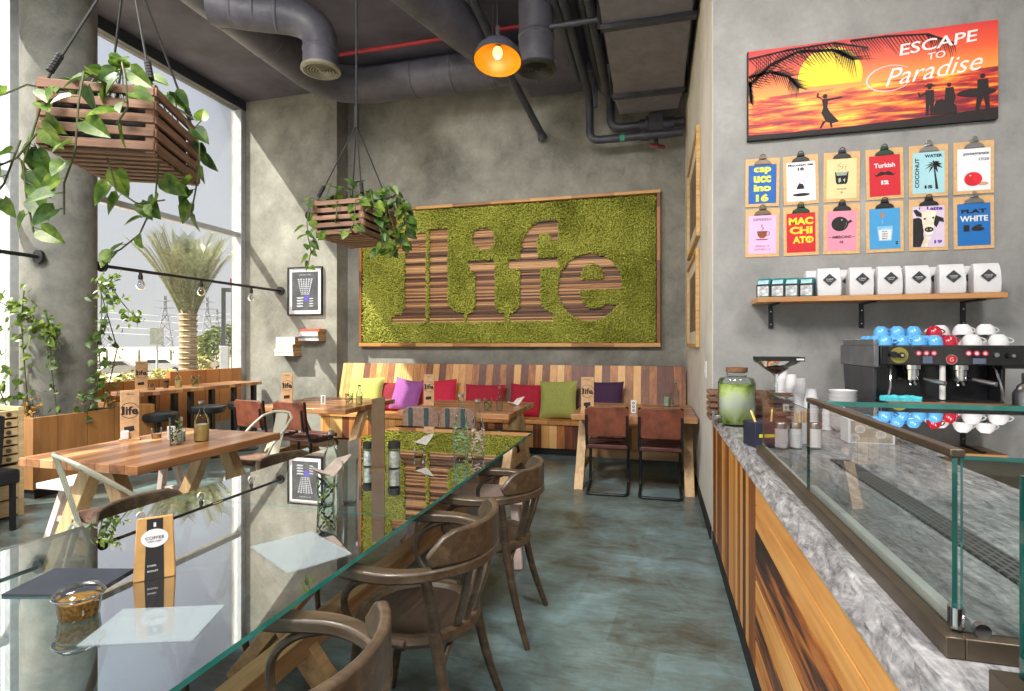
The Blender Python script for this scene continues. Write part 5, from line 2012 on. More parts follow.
V2 = [
    ([(-2.78, 4.15, 2.70), (-2.90, 4.08, 2.72), (-2.92, 4.06, 2.5), (-2.91, 4.06, 2.38), (-2.88, 4.06, 2.25), (-2.91, 4.05, 2.10)], 20),
    ([(-2.65, 4.15, 2.70), (-2.64, 4.07, 2.66), (-2.62, 4.05, 2.52)], 16),
    ([(-2.42, 4.20, 2.72), (-2.34, 4.12, 2.74), (-2.30, 4.12, 2.6), (-2.26, 4.14, 2.42), (-2.24, 4.16, 2.30)], 26),
    ([(-2.40, 4.40, 2.72), (-2.30, 4.34, 2.86), (-2.18, 4.36, 2.74), (-2.14, 4.38, 2.55), (-2.14, 4.39, 2.40)], 30),
    ([(-2.40, 4.55, 2.72), (-2.28, 4.55, 2.8), (-2.20, 4.5, 2.66), (-2.18, 4.5, 2.48), (-2.24, 4.46, 2.32), (-2.36, 4.3, 2.28)], 30),
    ([(-2.42, 4.15, 2.70), (-2.44, 4.05, 2.66), (-2.46, 4.05, 2.46), (-2.50, 4.05, 2.40), (-2.74, 4.05, 2.42), (-2.80, 4.05, 2.36)], 16),
    ([(-2.45, 4.3, 2.75), (-2.30, 4.25, 2.78), (-2.24, 4.25, 2.6), (-2.20, 4.28, 2.44), (-2.16, 4.3, 2.32)], 28),
]
pothos('bushy trailing pothos in the hanging planter before the moss wall', *P2, 0.0, 0.49, 0.60, 0.32, V2, 60, 0.10, 5)
R = random.Random(99)

# ------------------------------------------------------------------ bar counter
def irregular_edge(y0, y1):
    m = mb(M_granite)
    n = int((y1 - y0) / 0.02)
    rows = 5
    vs = []
    for i in range(n + 1):
        y = y0 + (y1 - y0) * i / n
        for j in range(rows + 1):
            q = j / rows
            x = 0.392 + 0.034 * q
            if 0 < j:
                x += R.uniform(-0.006, 0.005)
            vs.append((x, y, 0.873 + 0.058 * q))
        vs.append((1.25, y, 0.931))
        vs.append((1.25, y, 0.873))
    k = rows + 3
    fs = []
    for i in range(n):
        for j in range(k):
            j2 = (j + 1) % k
            fs.append((i * k + j, i * k + j2, (i + 1) * k + j2, (i + 1) * k + j))
    fs.append(tuple(range(k - 1, -1, -1)))
    fs.append(tuple(n * k + j for j in range(k)))
    m._a(vs, fs)
    return m


bc_ = thing('bar_counter', 'bar counter with a rough grey granite top and a front of honey and scorched boards', 'counter', (0, 0, 0))
irregular_edge(-0.6, 4.19).build('granite_top', bc_, sharp=25)
mb(M_blackrub).box(0.396, 1.22, -0.58, 4.18, 0.0, 0.089).build('plinth', bc_)
mb(M_counterv).box(0.40, 0.42, 2.44, 4.19, 0.09, 0.873).build('upright_planks', bc_)
for (za, zb_, mt) in ((0.78, 0.873, M_counterh), (0.68, 0.777, M_counterh), (0.47, 0.677, M_counterd), (0.32, 0.467, M_counterh), (0.22, 0.317, M_counterd), (0.09, 0.217, M_counterh)):
    mb(mt).box(0.40, 0.42, -0.6, 2.435, za, zb_).build('long_board', bc_, bevel=0.003)
mb(M_blackrub).box(0.42, 1.22, -0.59, 4.18, 0.09, 0.872).build('carcass', bc_)
bk = thing('back_counter', 'back counter under the espresso machine along the bar wall', 'counter', (1.26, 3.15, 0))
mb(M_granite).box(0, 2.3, 0, 1.04, 0.89, 0.931).build('worktop', bk)
mb(M_bronze).box(0.0, 2.3, 0.03, 1.04, 0.0, 0.89).build('cabinet', bk)


# glass display cases
def gpane(name, parent, x0, x1, y0, y1, z0, z1, thin, face, edge):
    """glass sheet whose two large faces are clear and whose rims are green; thin is its thin axis"""
    v = [(x, y, z) for z in (z0, z1) for y in (y0, y1) for x in (x0, x1)]
    F = {'z-': (0, 2, 3, 1), 'z+': (4, 5, 7, 6), 'y-': (0, 1, 5, 4), 'y+': (2, 6, 7, 3), 'x-': (0, 4, 6, 2), 'x+': (1, 3, 7, 5)}
    m = MB()
    for k, f in F.items():
        if k == thin + '-':
            m.mat(face)
        elif k == thin + '+':
            continue
        else:
            m.mat(edge)
        m._a([v[i] for i in f], [(0, 1, 2, 3)])
    return m.build(name, parent)


M_slots = None


def slots_mat():
    m, n, l, b, o = newmat('slotted_black_vent')
    br = n.new('ShaderNodeTexBrick')
    t = n.new('ShaderNodeTexCoord')
    mp = n.new('ShaderNodeMapping')
    mp.inputs['Rotation'].default_value = (0, 0, PI / 2)
    l.new(t.outputs['Object'], mp.inputs[0])
    l.new(mp.outputs[0], br.inputs['Vector'])
    br.inputs['Scale'].default_value = 1.0
    br.inputs['Brick Width'].default_value = 0.034
    br.inputs['Row Height'].default_value = 0.016
    br.inputs['Mortar Size'].default_value = 0.004
    br.inputs['Color1'].default_value = (0.01, 0.01, 0.01, 1)
    br.inputs['Color2'].default_value = (0.015, 0.015, 0.015, 1)
    br.inputs['Mortar'].default_value = (0.12, 0.12, 0.12, 1)
    l.new(br.outputs['Color'], b.inputs['Base Color'])
    b.inputs['Roughness'].default_value = 0.4
    return m


M_slots = slots_mat()
cb = thing('display_case', 'glass display case with green edges and a bronze top rail on the bar counter', 'display case', (0.49, 1.075, 0.932))
mb(M_bronze).box(-0.028, 0.0, -0.03, 1.72, 0, 0.035).box(0.0, 0.82, -0.03, 0.0, 0, 0.035).build('base_rail', cb, bevel=0.002)
mb(M_white).box(0.002, 0.022, 0.0, 0.905, 0.012, 0.052).build('light_bar', cb, 'white strip along the foot of the front glass', bevel=0.002)
mb(M_white).box(0.002, 0.012, 0.915, 1.68, 0.012, 0.036).build('light_bar', cb, 'thinner white strip of the far half')
gpane('front_glass', cb, -0.006, 0.002, 0.0, 0.905, 0.03, 0.325, 'x', M_cglass, M_cedge)
gpane('front_glass', cb, -0.006, 0.002, 0.909, 1.68, 0.03, 0.30, 'x', M_cglass, M_cedge)
gpane('end_glass', cb, 0.006, 0.80, -0.008, 0.0, 0.03, 0.325, 'y', M_cglass, M_cedge)
gpane('top_glass', cb, 0.012, 0.80, 0.0, 0.905, 0.322, 0.33, 'z', M_cglass_top, M_cedge)
mb(M_bronze).box(-0.008, 0.014, 0.0, 0.91, 0.326, 0.340).build('top_rail', cb, bevel=0.002)
m = mb(M_chrome)
m.tube([(0.0, 0.0, 0.04), (0.0, 0.0, 0.075)], 0.012, 12)
m.tube([(0.03, -0.006, 0.045), (0.03, -0.018, 0.045)], 0.012, 14)
m.build('clamp', cb)
mb(M_slots).box(0.26, 0.34, 0.02, 1.62, 0.0, 0.006).build('vent_strip', cb, 'black slotted vent strip')
cc = thing('display_case', 'second glass display case at the bottom right corner of the picture', 'display case', (0.485, -0.215, 0.932))
mb(M_bronze).box(-0.012, 0.8, 0.0, 1.165, 0, 0.04).build('base_rail', cc, bevel=0.002)
gpane('front_glass', cc, 0.018, 0.023, 0.0, 1.15, 0.04, 0.33, 'x', M_cglass, M_tedge)
gpane('end_glass', cc, 0.023, 0.8, 1.145, 1.15, 0.04, 0.33, 'y', M_cglass, M_tedge)

# ------------------------------------------------------------------ things on the counter
TZ = 0.932
dp = thing('water_dispenser', 'square-shouldered glass dispenser of lime and mint water with a cork lid', 'dispenser', (0.50, 3.72, TZ))
mb(M_bottle).lathe([(0.105, 0), (0.112, 0.01), (0.114, 0.27), (0.10, 0.30), (0.062, 0.31), (0.060, 0.345)], 32, cap=False).build('glass_jar', dp)
mw, n_, l_, b_, o_ = newmat('lime_water')
f_ = noise(n_, l_, coords(n_, l_), 14, 4, 0.6, 1.0)
sp_ = n_.new('ShaderNodeSeparateXYZ')
tc_ = n_.new('ShaderNodeTexCoord')
l_.new(tc_.outputs['Object'], sp_.inputs[0])
e1 = math_n(n_, l_, 'ABSOLUTE', math_n(n_, l_, 'SUBTRACT', sp_.outputs[2], 0.14))
e1 = math_n(n_, l_, 'MULTIPLY', e1, 4.0)
fa = math_n(n_, l_, 'ADD', math_n(n_, l_, 'MULTIPLY', f_, 0.9), e1)
rp = ramp(n_, [(206, 208, 198), (208, 214, 160), (176, 190, 90), (120, 146, 52)], [0.45, 0.72, 0.88, 1.0])
l_.new(fa, rp.inputs[0])
l_.new(rp.outputs[0], b_.inputs['Base Color'])
b_.inputs['Roughness'].default_value = 0.15
mb(mw).lathe([(0.10, 0.012), (0.106, 0.02), (0.108, 0.262), (0.0, 0.268)], 28).build('infused_water', dp)
mb(plain('cork_lid', (122, 84, 60), 0.7, var=0.15, scale=40)).lathe([(0.058, 0.335), (0.066, 0.34), (0.066, 0.368), (0.0, 0.372)], 28).build('lid', dp)
m = mb(M_chrome).tube([(-0.10, -0.05, 0.055), (-0.145, -0.07, 0.055)], 0.014, 10)
m.tube([(-0.145, -0.07, 0.075), (-0.145, -0.07, 0.03)], 0.010, 10).tube([(-0.145, -0.07, 0.08), (-0.145, -0.07, 0.095)], 0.018, 10)
m.build('tap', dp)
sc_ = thing('slatted_crate', 'low reddish slatted wooden crate behind the water dispenser on the bar', 'crate', (0.35, 3.88, TZ))
for k in range(5):
    z = 0.004 + k * 0.042
    for y in (0.0, 0.21):
        mb(M_crate).box(0, 0.56, y, y + 0.014, z, z + 0.026).build('slat', sc_, bevel=0.002)
    for x in (0.0, 0.546):
        mb(M_cratey).box(x, x + 0.014, 0.014, 0.21, z, z + 0.026).build('slat', sc_, bevel=0.002)
for x in (0.016, 0.18, 0.36, 0.524):
    mb(M_crate).box(x, x + 0.02, 0.014, 0.034, 0, 0.21).build('post', sc_)
for i, (x, c_) in enumerate(((0.45, (150, 92, 60)), (0.60, (110, 112, 116)), (0.76, (170, 168, 160)))):
    jar(['small brown jar inside the slatted crate, leftmost', 'small dark jar inside the slatted crate, middle one', 'small pale jar inside the slatted crate, rightmost'][i], x, 4.0, TZ, 0.17, 0.045, c_, M_steel)
mg = thing('stemmed_glass', 'giant stemmed cocktail glass of coffee beans on the bar', 'glass', (0.70, 3.55, TZ))
mb(M_bottle).lathe([(0.085, 0.0), (0.083, 0.004), (0.02, 0.014), (0.009, 0.03), (0.009, 0.32), (0.02, 0.335), (0.13, 0.415)], 32, cap=False).build('glass', mg)
mb(plain('coffee_beans', (84, 44, 30), 0.6, var=0.5, scale=90, bmp=0.6)).lathe([(0.0, 0.335), (0.07, 0.374), (0.0, 0.392)], 24).build('coffee_beans', mg)
tb = mb(M_blackrub).box(-0.125, 0.125, -0.09, 0.09, 0, 0.024)
tb.mat(M_white).box(0.08, 0.12, -0.0905, -0.09, 0.006, 0.016)
tb = tb.build('black_tray', None, bevel=0.006)
tb.location = (0.71, 3.55, TZ + 0.417)
tag(tb, 'flat black tray resting on the giant cocktail glass', 'tray')

pcup = mb(M_paper).lathe([(0.029, 0), (0.041, 0.088), (0.043, 0.088), (0.043, 0.093), (0.039, 0.093), (0.028, 0.004), (0.0, 0.004)], 20, cap=False)
pcup = pcup.build('paper_cup')
CUPS = [(0.925, 3.70, 9, 'in the front stack, the shortest beside the wooden sticks'), (0.895, 3.81, 12, 'in the second stack from the front'),
        (0.865, 3.92, 13, 'in the third stack from the front'), (0.83, 4.03, 16, 'in the rearmost and tallest stack behind the cocktail glass')]
first = True
for (x, y, n, lb) in CUPS:
    for k in range(n):
        o = pcup if first else pcup.copy()
        if not first:
            COL.objects.link(o)
        first = False
        o.location = (x, y, TZ + 0.094 + k * 0.0185)
        o.rotation_euler = (PI, 0, 0)
        tag(o, 'white paper cup ' + lb, 'cup', 'paper cups ' + lb)
for i, (x, y, lb) in enumerate([(0.60, 2.93, 'white and steel canister at the far end of the display case, leftmost'), (0.67, 2.95, 'white and steel canister at the far end of the display case, middle one'), (0.76, 2.97, 'white and steel canister at the far end of the display case, rightmost')]):
    t = thing('canister', lb, 'canister', (x, y, TZ))
    mb(M_steel).lathe([(0.028, 0), (0.028, 0.125), (0.026, 0.128), (0.0, 0.128)], 20).build('tin', t)
    mb(M_paper).at(0, 0, 0).lathe([(0.0286, 0.008), (0.0286, 0.10)], 20, cap=False).build('label', t, 'plain white label')
st_ = thing('stick_holder', 'white pot of wooden stir sticks in front of the paper cups', 'pot', (0.735, 3.13, TZ))
mb(M_paper).lathe([(0.030, 0), (0.034, 0.11), (0.031, 0.11), (0.028, 0.006), (0, 0.006)], 20, cap=False).build('pot', st_)
for k in range(9):
    a = R.uniform(0, 2 * PI)
    mb(M_pine).bar((0.012 * math.cos(a), 0.012 * math.sin(a), 0.01), (0.034 * math.cos(a), 0.03 * math.sin(a), 0.165 + R.uniform(-.01, .01)), 0.009, 0.003).build('stir_stick', st_)
nb = thing('navy_box', 'dark navy box with a yellow stripe at the far end of the display case', 'box', (0.52, 2.99, TZ), (0, 0, 0.3))
mb(plain('navy_card', (34, 38, 58), 0.6)).box(-0.065, 0.065, -0.065, 0.065, 0, 0.125).build('box', nb, bevel=0.003)
mb(plain('yellow_stripe', (212, 200, 40), 0.6)).box(-0.045, 0.06, -0.0665, -0.065, 0.052, 0.068).build('stripe', nb)
mb(plain('yellow_straw', (220, 190, 110), 0.6)).bar((-0.04, -0.02, 0.12), (-0.055, 0.0, 0.18), 0.008, 0.008).bar((0.04, -0.02, 0.12), (0.055, 0.0, 0.185), 0.008, 0.008).build('wooden_sticks', nb)
fb = thing('floral_box', 'white box with grey rose pattern standing behind the display case', 'box', (0.97, 3.18, TZ))
mb(M_paper).box(0, 0.215, 0, 0.12, 0, 0.125).build('box', fb, bevel=0.002)
m = mb(plain('taupe_print', (150, 142, 132), 0.7)).at(0.0, -0.0005, 0, PI / 2, 0, 0)
m.prism([(0.012, 0.008), (0.203, 0.008), (0.203, 0.117), (0.012, 0.117)], 0, 0.0006)
m.mat(M_paper)
for (cx_, cy_) in ((0.055, 0.075), (0.15, 0.05), (0.105, 0.10), (0.03, 0.03), (0.185, 0.095)):
    for rr in (0.024, 0.016, 0.008):
        for k in range(7):
            a0 = 2 * PI * k / 7 + rr * 90
            q = []
            for j in range(7):
                a = a0 + 0.75 * j / 6
                q.append((cx_ + rr * math.cos(a), cy_ + rr * 0.85 * math.sin(a)))
            q2 = [(cx_ + (p[0] - cx_) * 0.83, cy_ + (p[1] - cy_) * 0.83) for p in q[::-1]]
            m.prism(q + q2, 0.0006, 0.0012)
m.build('rose_pattern', fb)

# bowls and small cups on the back counter
bowl = mb(M_ceram).lathe([(0.035, 0), (0.04, 0.004), (0.07, 0.03), (0.077, 0.05), (0.074, 0.05), (0.066, 0.03), (0.035, 0.008), (0, 0.007)], 28, cap=False).build('white_bowl')
for k in range(10):
    o = bowl if k == 0 else bowl.copy()
    if k:
        COL.objects.link(o)
    o.location = (1.075, 3.62, TZ + k * 0.0215)
    tag(o, 'white bowl nested in the stack left of the espresso machine', 'bowl', 'white bowls stacked beside the espresso machine')
for x, y, n, lb in ((0.955, 3.74, 5, 'in the taller small stack between the cups and the bowls'), (1.0, 3.74 - 0.1, 4, 'in the lower small stack just left of the bowls')):
    for k in range(n):
        o = pcup.copy()
        COL.objects.link(o)
        o.location = (x, y, TZ + 0.068 + k * (0.218 - 0.068) / 5)
        o.rotation_euler = (PI, 0, 0)
        o.scale = (0.7, 0.7, 0.72)
        tag(o, 'small white paper cup ' + lb, 'cup', 'small paper cups ' + lb)

# ------------------------------------------------------------------ espresso machine
em = thing('espresso_machine', 'black two group espresso machine with a red round badge on the back counter', 'espresso machine', (1.21, 3.5, TZ))
W_ = 0.70
mb(M_black).box(0.02, W_, 0.0, 0.58, 0.40, 0.51).build('upper_body', em, bevel=0.006)
mb(plain('mirror_black', (14, 14, 18), 0.08, var=0.02, coat=1.0)).box(0.03, W_ - 0.008, -0.006, 0.001, 0.405, 0.505).build('front_panel', em, 'glossy black control panel')
mb(plain('dark_inner_panel', (26, 26, 30), 0.25)).box(0.02, W_ - 0.10, 0.14, 0.56, 0.19, 0.40).build('back_panel', em)
mb(M_black).box(0.0, W_, -0.02, 0.56, 0.03, 0.19).build('lower_body', em, bevel=0.006)
m = mb(M_steel).box(0.02, W_ - 0.04, -0.10, 0.14, 0.19, 0.202)
m.build('drip_tray', em, 'steel drip tray')
mb(M_wtable).box(0.02, W_ - 0.04, -0.115, -0.10, 0.185, 0.205).build('tray_trim', em)
grey = plain('grey_side_panel', (112, 112, 116), 0.4, 0.5, var=0.08)
for x0 in (-0.012, W_ - 0.10):
    m = mb(grey if x0 < 0 else M_black)
    m.at(x0 + 0.024, 0, 0, PI / 2, 0, -PI / 2)
    m.M = Matrix.Translation((x0, 0, 0)) @ Matrix(((0, 0, 1, 0), (1, 0, 0, 0), (0, 1, 0, 0), (0, 0, 0, 1)))
    m.prism([(0.0, 0.385), (0.58, 0.385), (0.58, 0.51), (0.0, 0.51)], 0, 0.026 if x0 < 0 else 0.1)
    if x0 < 0:
        m.mat(plain('dark_side_panel', (64, 64, 68), 0.4, 0.4))
    m.prism([(0.04, 0.03), (0.46, 0.03), (0.54, 0.385), (0.02, 0.385)], 0.004, 0.024)
    m.build('side_panel', em, bevel=0.004)
m = mb(M_steel)
m.box(0.0, 0.02, 0.04, 0.56, 0.51, 0.545).box(0.0, W_, 0.555, 0.57, 0.51, 0.55)
m.build('cup_guard', em, bevel=0.003)
for k, x in enumerate((0.205, 0.242, 0.278, 0.44, 0.478, 0.517)):
    m = mb(plain('ruby_ring', (190, 36, 60), 0.3)).at(x, -0.0065, 0.467, PI / 2, 0, 0)
    m.tube([(0.0125 * math.cos(a), 0.0125 * math.sin(a), 0.001) for a in [2 * PI * i / 20 for i in range(20)]], 0.0028, 6, closed=True)
    m.mat(plain('button_face', (214, 190, 196), 0.3)).disc(0, 0, 0.009, 0, 0.002, 18)
    m.build('button', em)
m = mb(plain('badge_red', (178, 22, 34), 0.3)).at(0.36, -0.0065, 0.433, PI / 2, 0, 0)
m.disc(0, 0, 0.026, 0, 0.004, 28)
m.mat(M_chrome).tube([(0.026 * math.cos(a), 0.026 * math.sin(a), 0.002) for a in [2 * PI * i / 28 for i in range(28)]], 0.0025, 6, closed=True)
m.mat(M_white).text('G', 0, 0, 0.018, 0.022, z=0.004)
m.build('round_badge', em, 'round red badge')
m = mb(plain('display_blue', (86, 96, 118), 0.25)).box(0.225, 0.27, -0.008, -0.006, 0.41, 0.45).box(0.46, 0.52, -0.008, -0.006, 0.41, 0.44)
m.build('display', em)
m = mb(plain('gold_reflection_paint', (150, 142, 70), 0.3, 0.5)).at(0.11, -0.0065, 0.455, PI / 2, 0, 0)  # reflection in the glossy panel, painted as a flat gold disc
m.disc(0, 0, 0.045, 0, 0.002, 28)
m.build('painted_reflection', em, 'olive gold reflection painted as a round disc')
m = mb(M_black).at(0.10, -0.007, 0.455, PI / 2, 0, 0).disc(-0.02, 0.004, 0.018, 0.001, 0.02, 18).disc(0.016, 0.0, 0.016, 0.001, 0.024, 18)
m.mat(M_chrome).disc(0.016, 0.0, 0.008, 0.024, 0.03, 14)
m.build('steam_knob', em)
m = mb(M_black).at(0.60, -0.007, 0.455, PI / 2, 0, 0).disc(0.03, 0.0, 0.016, 0.001, 0.024, 18)
m.mat(M_chrome).disc(0.03, 0.0, 0.009, 0.024, 0.03, 14).disc(-0.035, 0.004, 0.012, 0.0, 0.01, 14)
m.build('steam_knob', em)
for gx in (0.20, 0.43):
    g = mb(M_chrome).lathe([(0.0, 0.405), (0.045, 0.405), (0.045, 0.375), (0.036, 0.37), (0.036, 0.345), (0.0, 0.345)], 24, gx, 0.06, 0, cap=False).build('group_head', em)
    pf = mb(M_chrome).lathe([(0.035, 0.345), (0.035, 0.315), (0.02, 0.305), (0.0, 0.305)], 20, gx, 0.06, 0)
    pf.tube([(gx + 0.01, 0.04, 0.33), (gx + 0.03, -0.01, 0.325)], 0.008, 8)
    pf.mat(M_steel).tube([(gx + 0.03, -0.01, 0.325), (gx + 0.055, -0.05, 0.315), (gx + 0.09, -0.10, 0.305)], [0.011, 0.014, 0.013], 10)
    pf.mat(M_chrome).tube([(gx - 0.012, 0.06, 0.305), (gx - 0.014, 0.05, 0.285)], 0.006, 6).tube([(gx + 0.012, 0.06, 0.305), (gx + 0.014, 0.05, 0.285)], 0.006, 6)
    pf.build('portafilter', em)
for gx, dx in ((0.07, -0.01), (0.57, 0.01)):
    m = mb(M_chrome).tube([(gx, 0.03, 0.40), (gx, 0.0, 0.37), (gx + dx, -0.03, 0.28), (gx + dx * 2, -0.02, 0.21)], 0.006, 8)
    m.build('steam_wand', em)
mb(M_white).at().tube([(0.33, 0.02, 0.40), (0.33, 0.02, 0.21)], 0.014, 10).build('water_spout', em, 'pale upright spout between the groups')

# inverted cups on top
def cup_mesh(mt, r, h):
    m = mb(mt).lathe([(r, 0), (r * 0.98, h * 0.35), (r * 0.80, h * 0.75), (r * 0.52, h * 0.97), (r * 0.50, h * 1.0), (0, h * 0.98)], 22, cap=False)
    hd_ = [(r * 0.93 + 0.0, 0, h * 0.25), (r * 1.35, 0, h * 0.18), (r * 1.58, 0, h * 0.40), (r * 1.45, 0, h * 0.66), (r * 0.84, 0, h * 0.70)]
    m.tube(arc(hd_[0], hd_[1], hd_[2], 4) + arc(hd_[2], hd_[3], hd_[4], 4)[1:], 0.0042, 8)
    return m


ZT = TZ + 0.511
bl0 = cup_mesh(M_blue_c, 0.040, 0.056).build('coffee_cup')
rd0 = cup_mesh(M_red_c, 0.038, 0.056).build('coffee_cup')
wh0 = cup_mesh(M_ceram, 0.047, 0.06).build('coffee_cup')


def lay(src, spots, label, group, names=None):
    for i, (x, y, z, a) in enumerate(spots):
        o = src if i == 0 else src.copy()
        if i:
            COL.objects.link(o)
        o.location = (x, y, z)
        o.rotation_euler = (0, 0, a)
        tag(o, label + (', ' + names[i] if names else ''), 'cup', group)


lay(bl0, [(1.275 + 0.083 * i, 3.565 + 0.004 * (i % 2), ZT, -0.5 + 0.25 * i) for i in range(4)], 'sky blue cup upside down in the machine top front row', 'front row of blue cups on the espresso machine', ['leftmost', 'second from left', 'third from left', 'nearest the red cup'])

b2_ = bl0.copy()
COL.objects.link(b2_)
lay(b2_, [(1.27 + 0.085 * i, 3.67, ZT, 0.3 - 0.2 * i) for i in range(4)] + [(1.28 + 0.085 * i, 3.80, ZT, 0.1 * i) for i in range(4)] + [(1.30 + 0.085 * i, 3.93, ZT, 0.2) for i in range(4)],
    'sky blue cup upside down behind the front row on the espresso machine', 'rear rows of blue cups on the espresso machine')
b3_ = bl0.copy()
COL.objects.link(b3_)
lay(b3_, [(1.31 + 0.085 * i, 3.72, ZT + 0.0565, 0.4 * i) for i in range(3)], 'sky blue cup stacked on top of the other blue cups', 'upper layer of blue cups', ['leftmost', 'middle one', 'rightmost'])
lay(rd0, [(1.595, 3.57, ZT, 0.4)], 'crimson cup upside down at the front between blue and white cups', 'crimson cups')
r2_ = rd0.copy()
COL.objects.link(r2_)
lay(r2_, [(1.585, 3.72, ZT + 0.0565, 0.2)], 'crimson cup resting on top between the blue and the white cups', None)
r3_ = rd0.copy()
COL.objects.link(r3_)
lay(r3_, [(1.60, 3.70, ZT, 0.9)], 'crimson cup in the lower layer under the topmost crimson cup', None)
lay(wh0, [(1.705, 3.58, ZT, 0.15), (1.83, 3.58, ZT, 0.1)], 'white cup in the front lower row on the espresso machine', 'front lower white cups', ['nearest the red cup', 'rightmost'])
w2_ = wh0.copy()
COL.objects.link(w2_)
lay(w2_, [(1.71, 3.72, ZT, 0.3), (1.83, 3.72, ZT, 0.3), (1.71, 3.86, ZT, 0.2), (1.83, 3.86, ZT, 0.2)], 'white cup in the lower layer behind the front white cups', 'rear lower white cups')
w3_ = wh0.copy()
COL.objects.link(w3_)
lay(w3_, [(1.70, 3.66, ZT + 0.060, 0.3), (1.81, 3.66, ZT + 0.060, 0.25), (1.66, 3.82, ZT + 0.060, 2.6)], 'white cup in the upper layer on the espresso machine', 'upper white cups', ['middle one', 'rightmost', 'leftmost'])

gr = thing('coffee_grinder', 'silver coffee grinder base with round dials right of the espresso machine', 'grinder', (1.83, 3.28, TZ))
mb(M_steel).lathe([(0.075, 0), (0.085, 0.02), (0.085, 0.27), (0.065, 0.31), (0.05, 0.32), (0.05, 0.37), (0, 0.37)], 28).build('body', gr)
mb(M_black).lathe([(0.09, 0.10), (0.092, 0.12), (0.09, 0.14)], 28, cap=False).build('dark_ring', gr)
for x in (-0.03, 0.03):
    mb(M_black).at(x, -0.083, 0.2, PI / 2, 0, 0).disc(0, 0, 0.018, 0, 0.012, 18).build('dial', gr)

m = mb(plain('turquoise_cloth', (70, 186, 200), 0.85, var=0.12, scale=40, bmp=0.3))
vs, fs = [], []
nn = 12
for j in range(nn + 1):
    for i in range(nn + 1):
        u, v = i / nn, j / nn
        vs.append((u * 0.17 - 0.085 + 0.01 * math.sin(v * 9), v * 0.10 - 0.05, 0.010 + 0.016 * abs(math.sin(u * 7 + v * 4)) * (1 - abs(v - .5)) + 0.008 * math.sin(v * 13 + u * 3) ** 2))
for j in range(nn):
    for i in range(nn):
        a = j * (nn + 1) + i
        fs.append((a, a + 1, a + nn + 2, a + nn + 1))
b0 = len(vs)
m._a(vs + [(p[0], p[1], 0.0) for p in vs], fs + [tuple(b0 + i for i in f[::-1]) for f in fs] +
     [(i, b0 + i, b0 + i + 1, i + 1) for i in range(nn)] + [(nn * (nn + 1) + i, nn * (nn + 1) + i + 1, b0 + nn * (nn + 1) + i + 1, b0 + nn * (nn + 1) + i) for i in range(nn)] +
     [(j * (nn + 1), (j + 1) * (nn + 1), b0 + (j + 1) * (nn + 1), b0 + j * (nn + 1)) for j in range(nn)] + [(j * (nn + 1) + nn, b0 + j * (nn + 1) + nn, b0 + (j + 1) * (nn + 1) + nn, (j + 1) * (nn + 1) + nn) for j in range(nn)])
o = m.build('cleaning_cloth')
o.location = (1.31, 3.46, TZ + 0.2025)
tag(o, 'crumpled turquoise cloth on the drip tray of the espresso machine', 'cloth')

# ------------------------------------------------------------------ wall shelf with bags
sh_ = thing('wall_shelf', 'long wooden shelf on three black brackets on the bar wall', 'shelf', (0.66, 4.2, 1.73))
mb(M_shelf).box(0, 1.40, -0.27, 0, 0, 0.034).build('shelf_board', sh_, bevel=0.003)
for x in (0.13, 0.70, 1.29):
    m = mb(M_black).box(x - 0.014, x + 0.014, -0.010, -0.001, -0.17, 0).box(x - 0.014, x + 0.014, -0.24, -0.001, -0.010, -0.001)
    m.build('bracket', sh_, bevel=0.001)
    m = mb(M_chrome)
    for zz in (-0.05, -0.14):
        m.at(x, -0.011, zz, PI / 2, 0, 0).disc(0, 0, 0.004, 0, 0.002, 10)
    m.build('screw', sh_)
SZ = 1.7645


def coffee_bag():
    t = thing('coffee_bag', 'x', 'bag', (0, 0, 0), (0, 0, 0), 'white coffee bags on the wall shelf')
    m = mb(plain('white_foil', (206, 206, 210), 0.42, var=0.03, scale=8, bmp=0.12))
    w, d, h = 0.068, 0.042, 0.185
    lv = [(0, .96, .9), (0.01, 1, 1), (0.06, 1.03, 1.05), (0.12, 1.0, 1.0), (0.165, .96, .72), (h, .93, .35)]
    vs, fs = [], []
    for (z, a, b) in lv:
        for (x, y) in ((-1, -1), (0, -1.12), (1, -1), (1.04, 0), (1, 1), (0, 1.1), (-1, 1), (-1.04, 0)):
            vs.append((x * w * a, y * d * b, z))
    for i in range(len(lv) - 1):
        for k in range(8):
            fs.append((i * 8 + k, i * 8 + (k + 1) % 8, i * 8 + 8 + (k + 1) % 8, i * 8 + 8 + k))
    fs += [tuple(range(7, -1, -1)), tuple((len(lv) - 1) * 8 + k for k in range(8))]
    m._a(vs, fs)
    m.build('bag', t, bevel=0.004)
    m = mb(plain('charcoal_label', (56, 56, 60), 0.6)).at(0, -0.0505, 0.105, PI / 2, 0, 0)
    m.prism([(0, -0.04), (0.04, 0), (0, 0.04), (-0.04, 0)], 0, 0.001)
    m.mat(M_paper).text('COFFEE', 0, 0.002, 0.040, 0.010, z=0.001)
    m.text('roastery', 0, -0.010, 0.03, 0.006, z=0.001)
    m.build('diamond_label', t, 'charcoal diamond label')
    return t


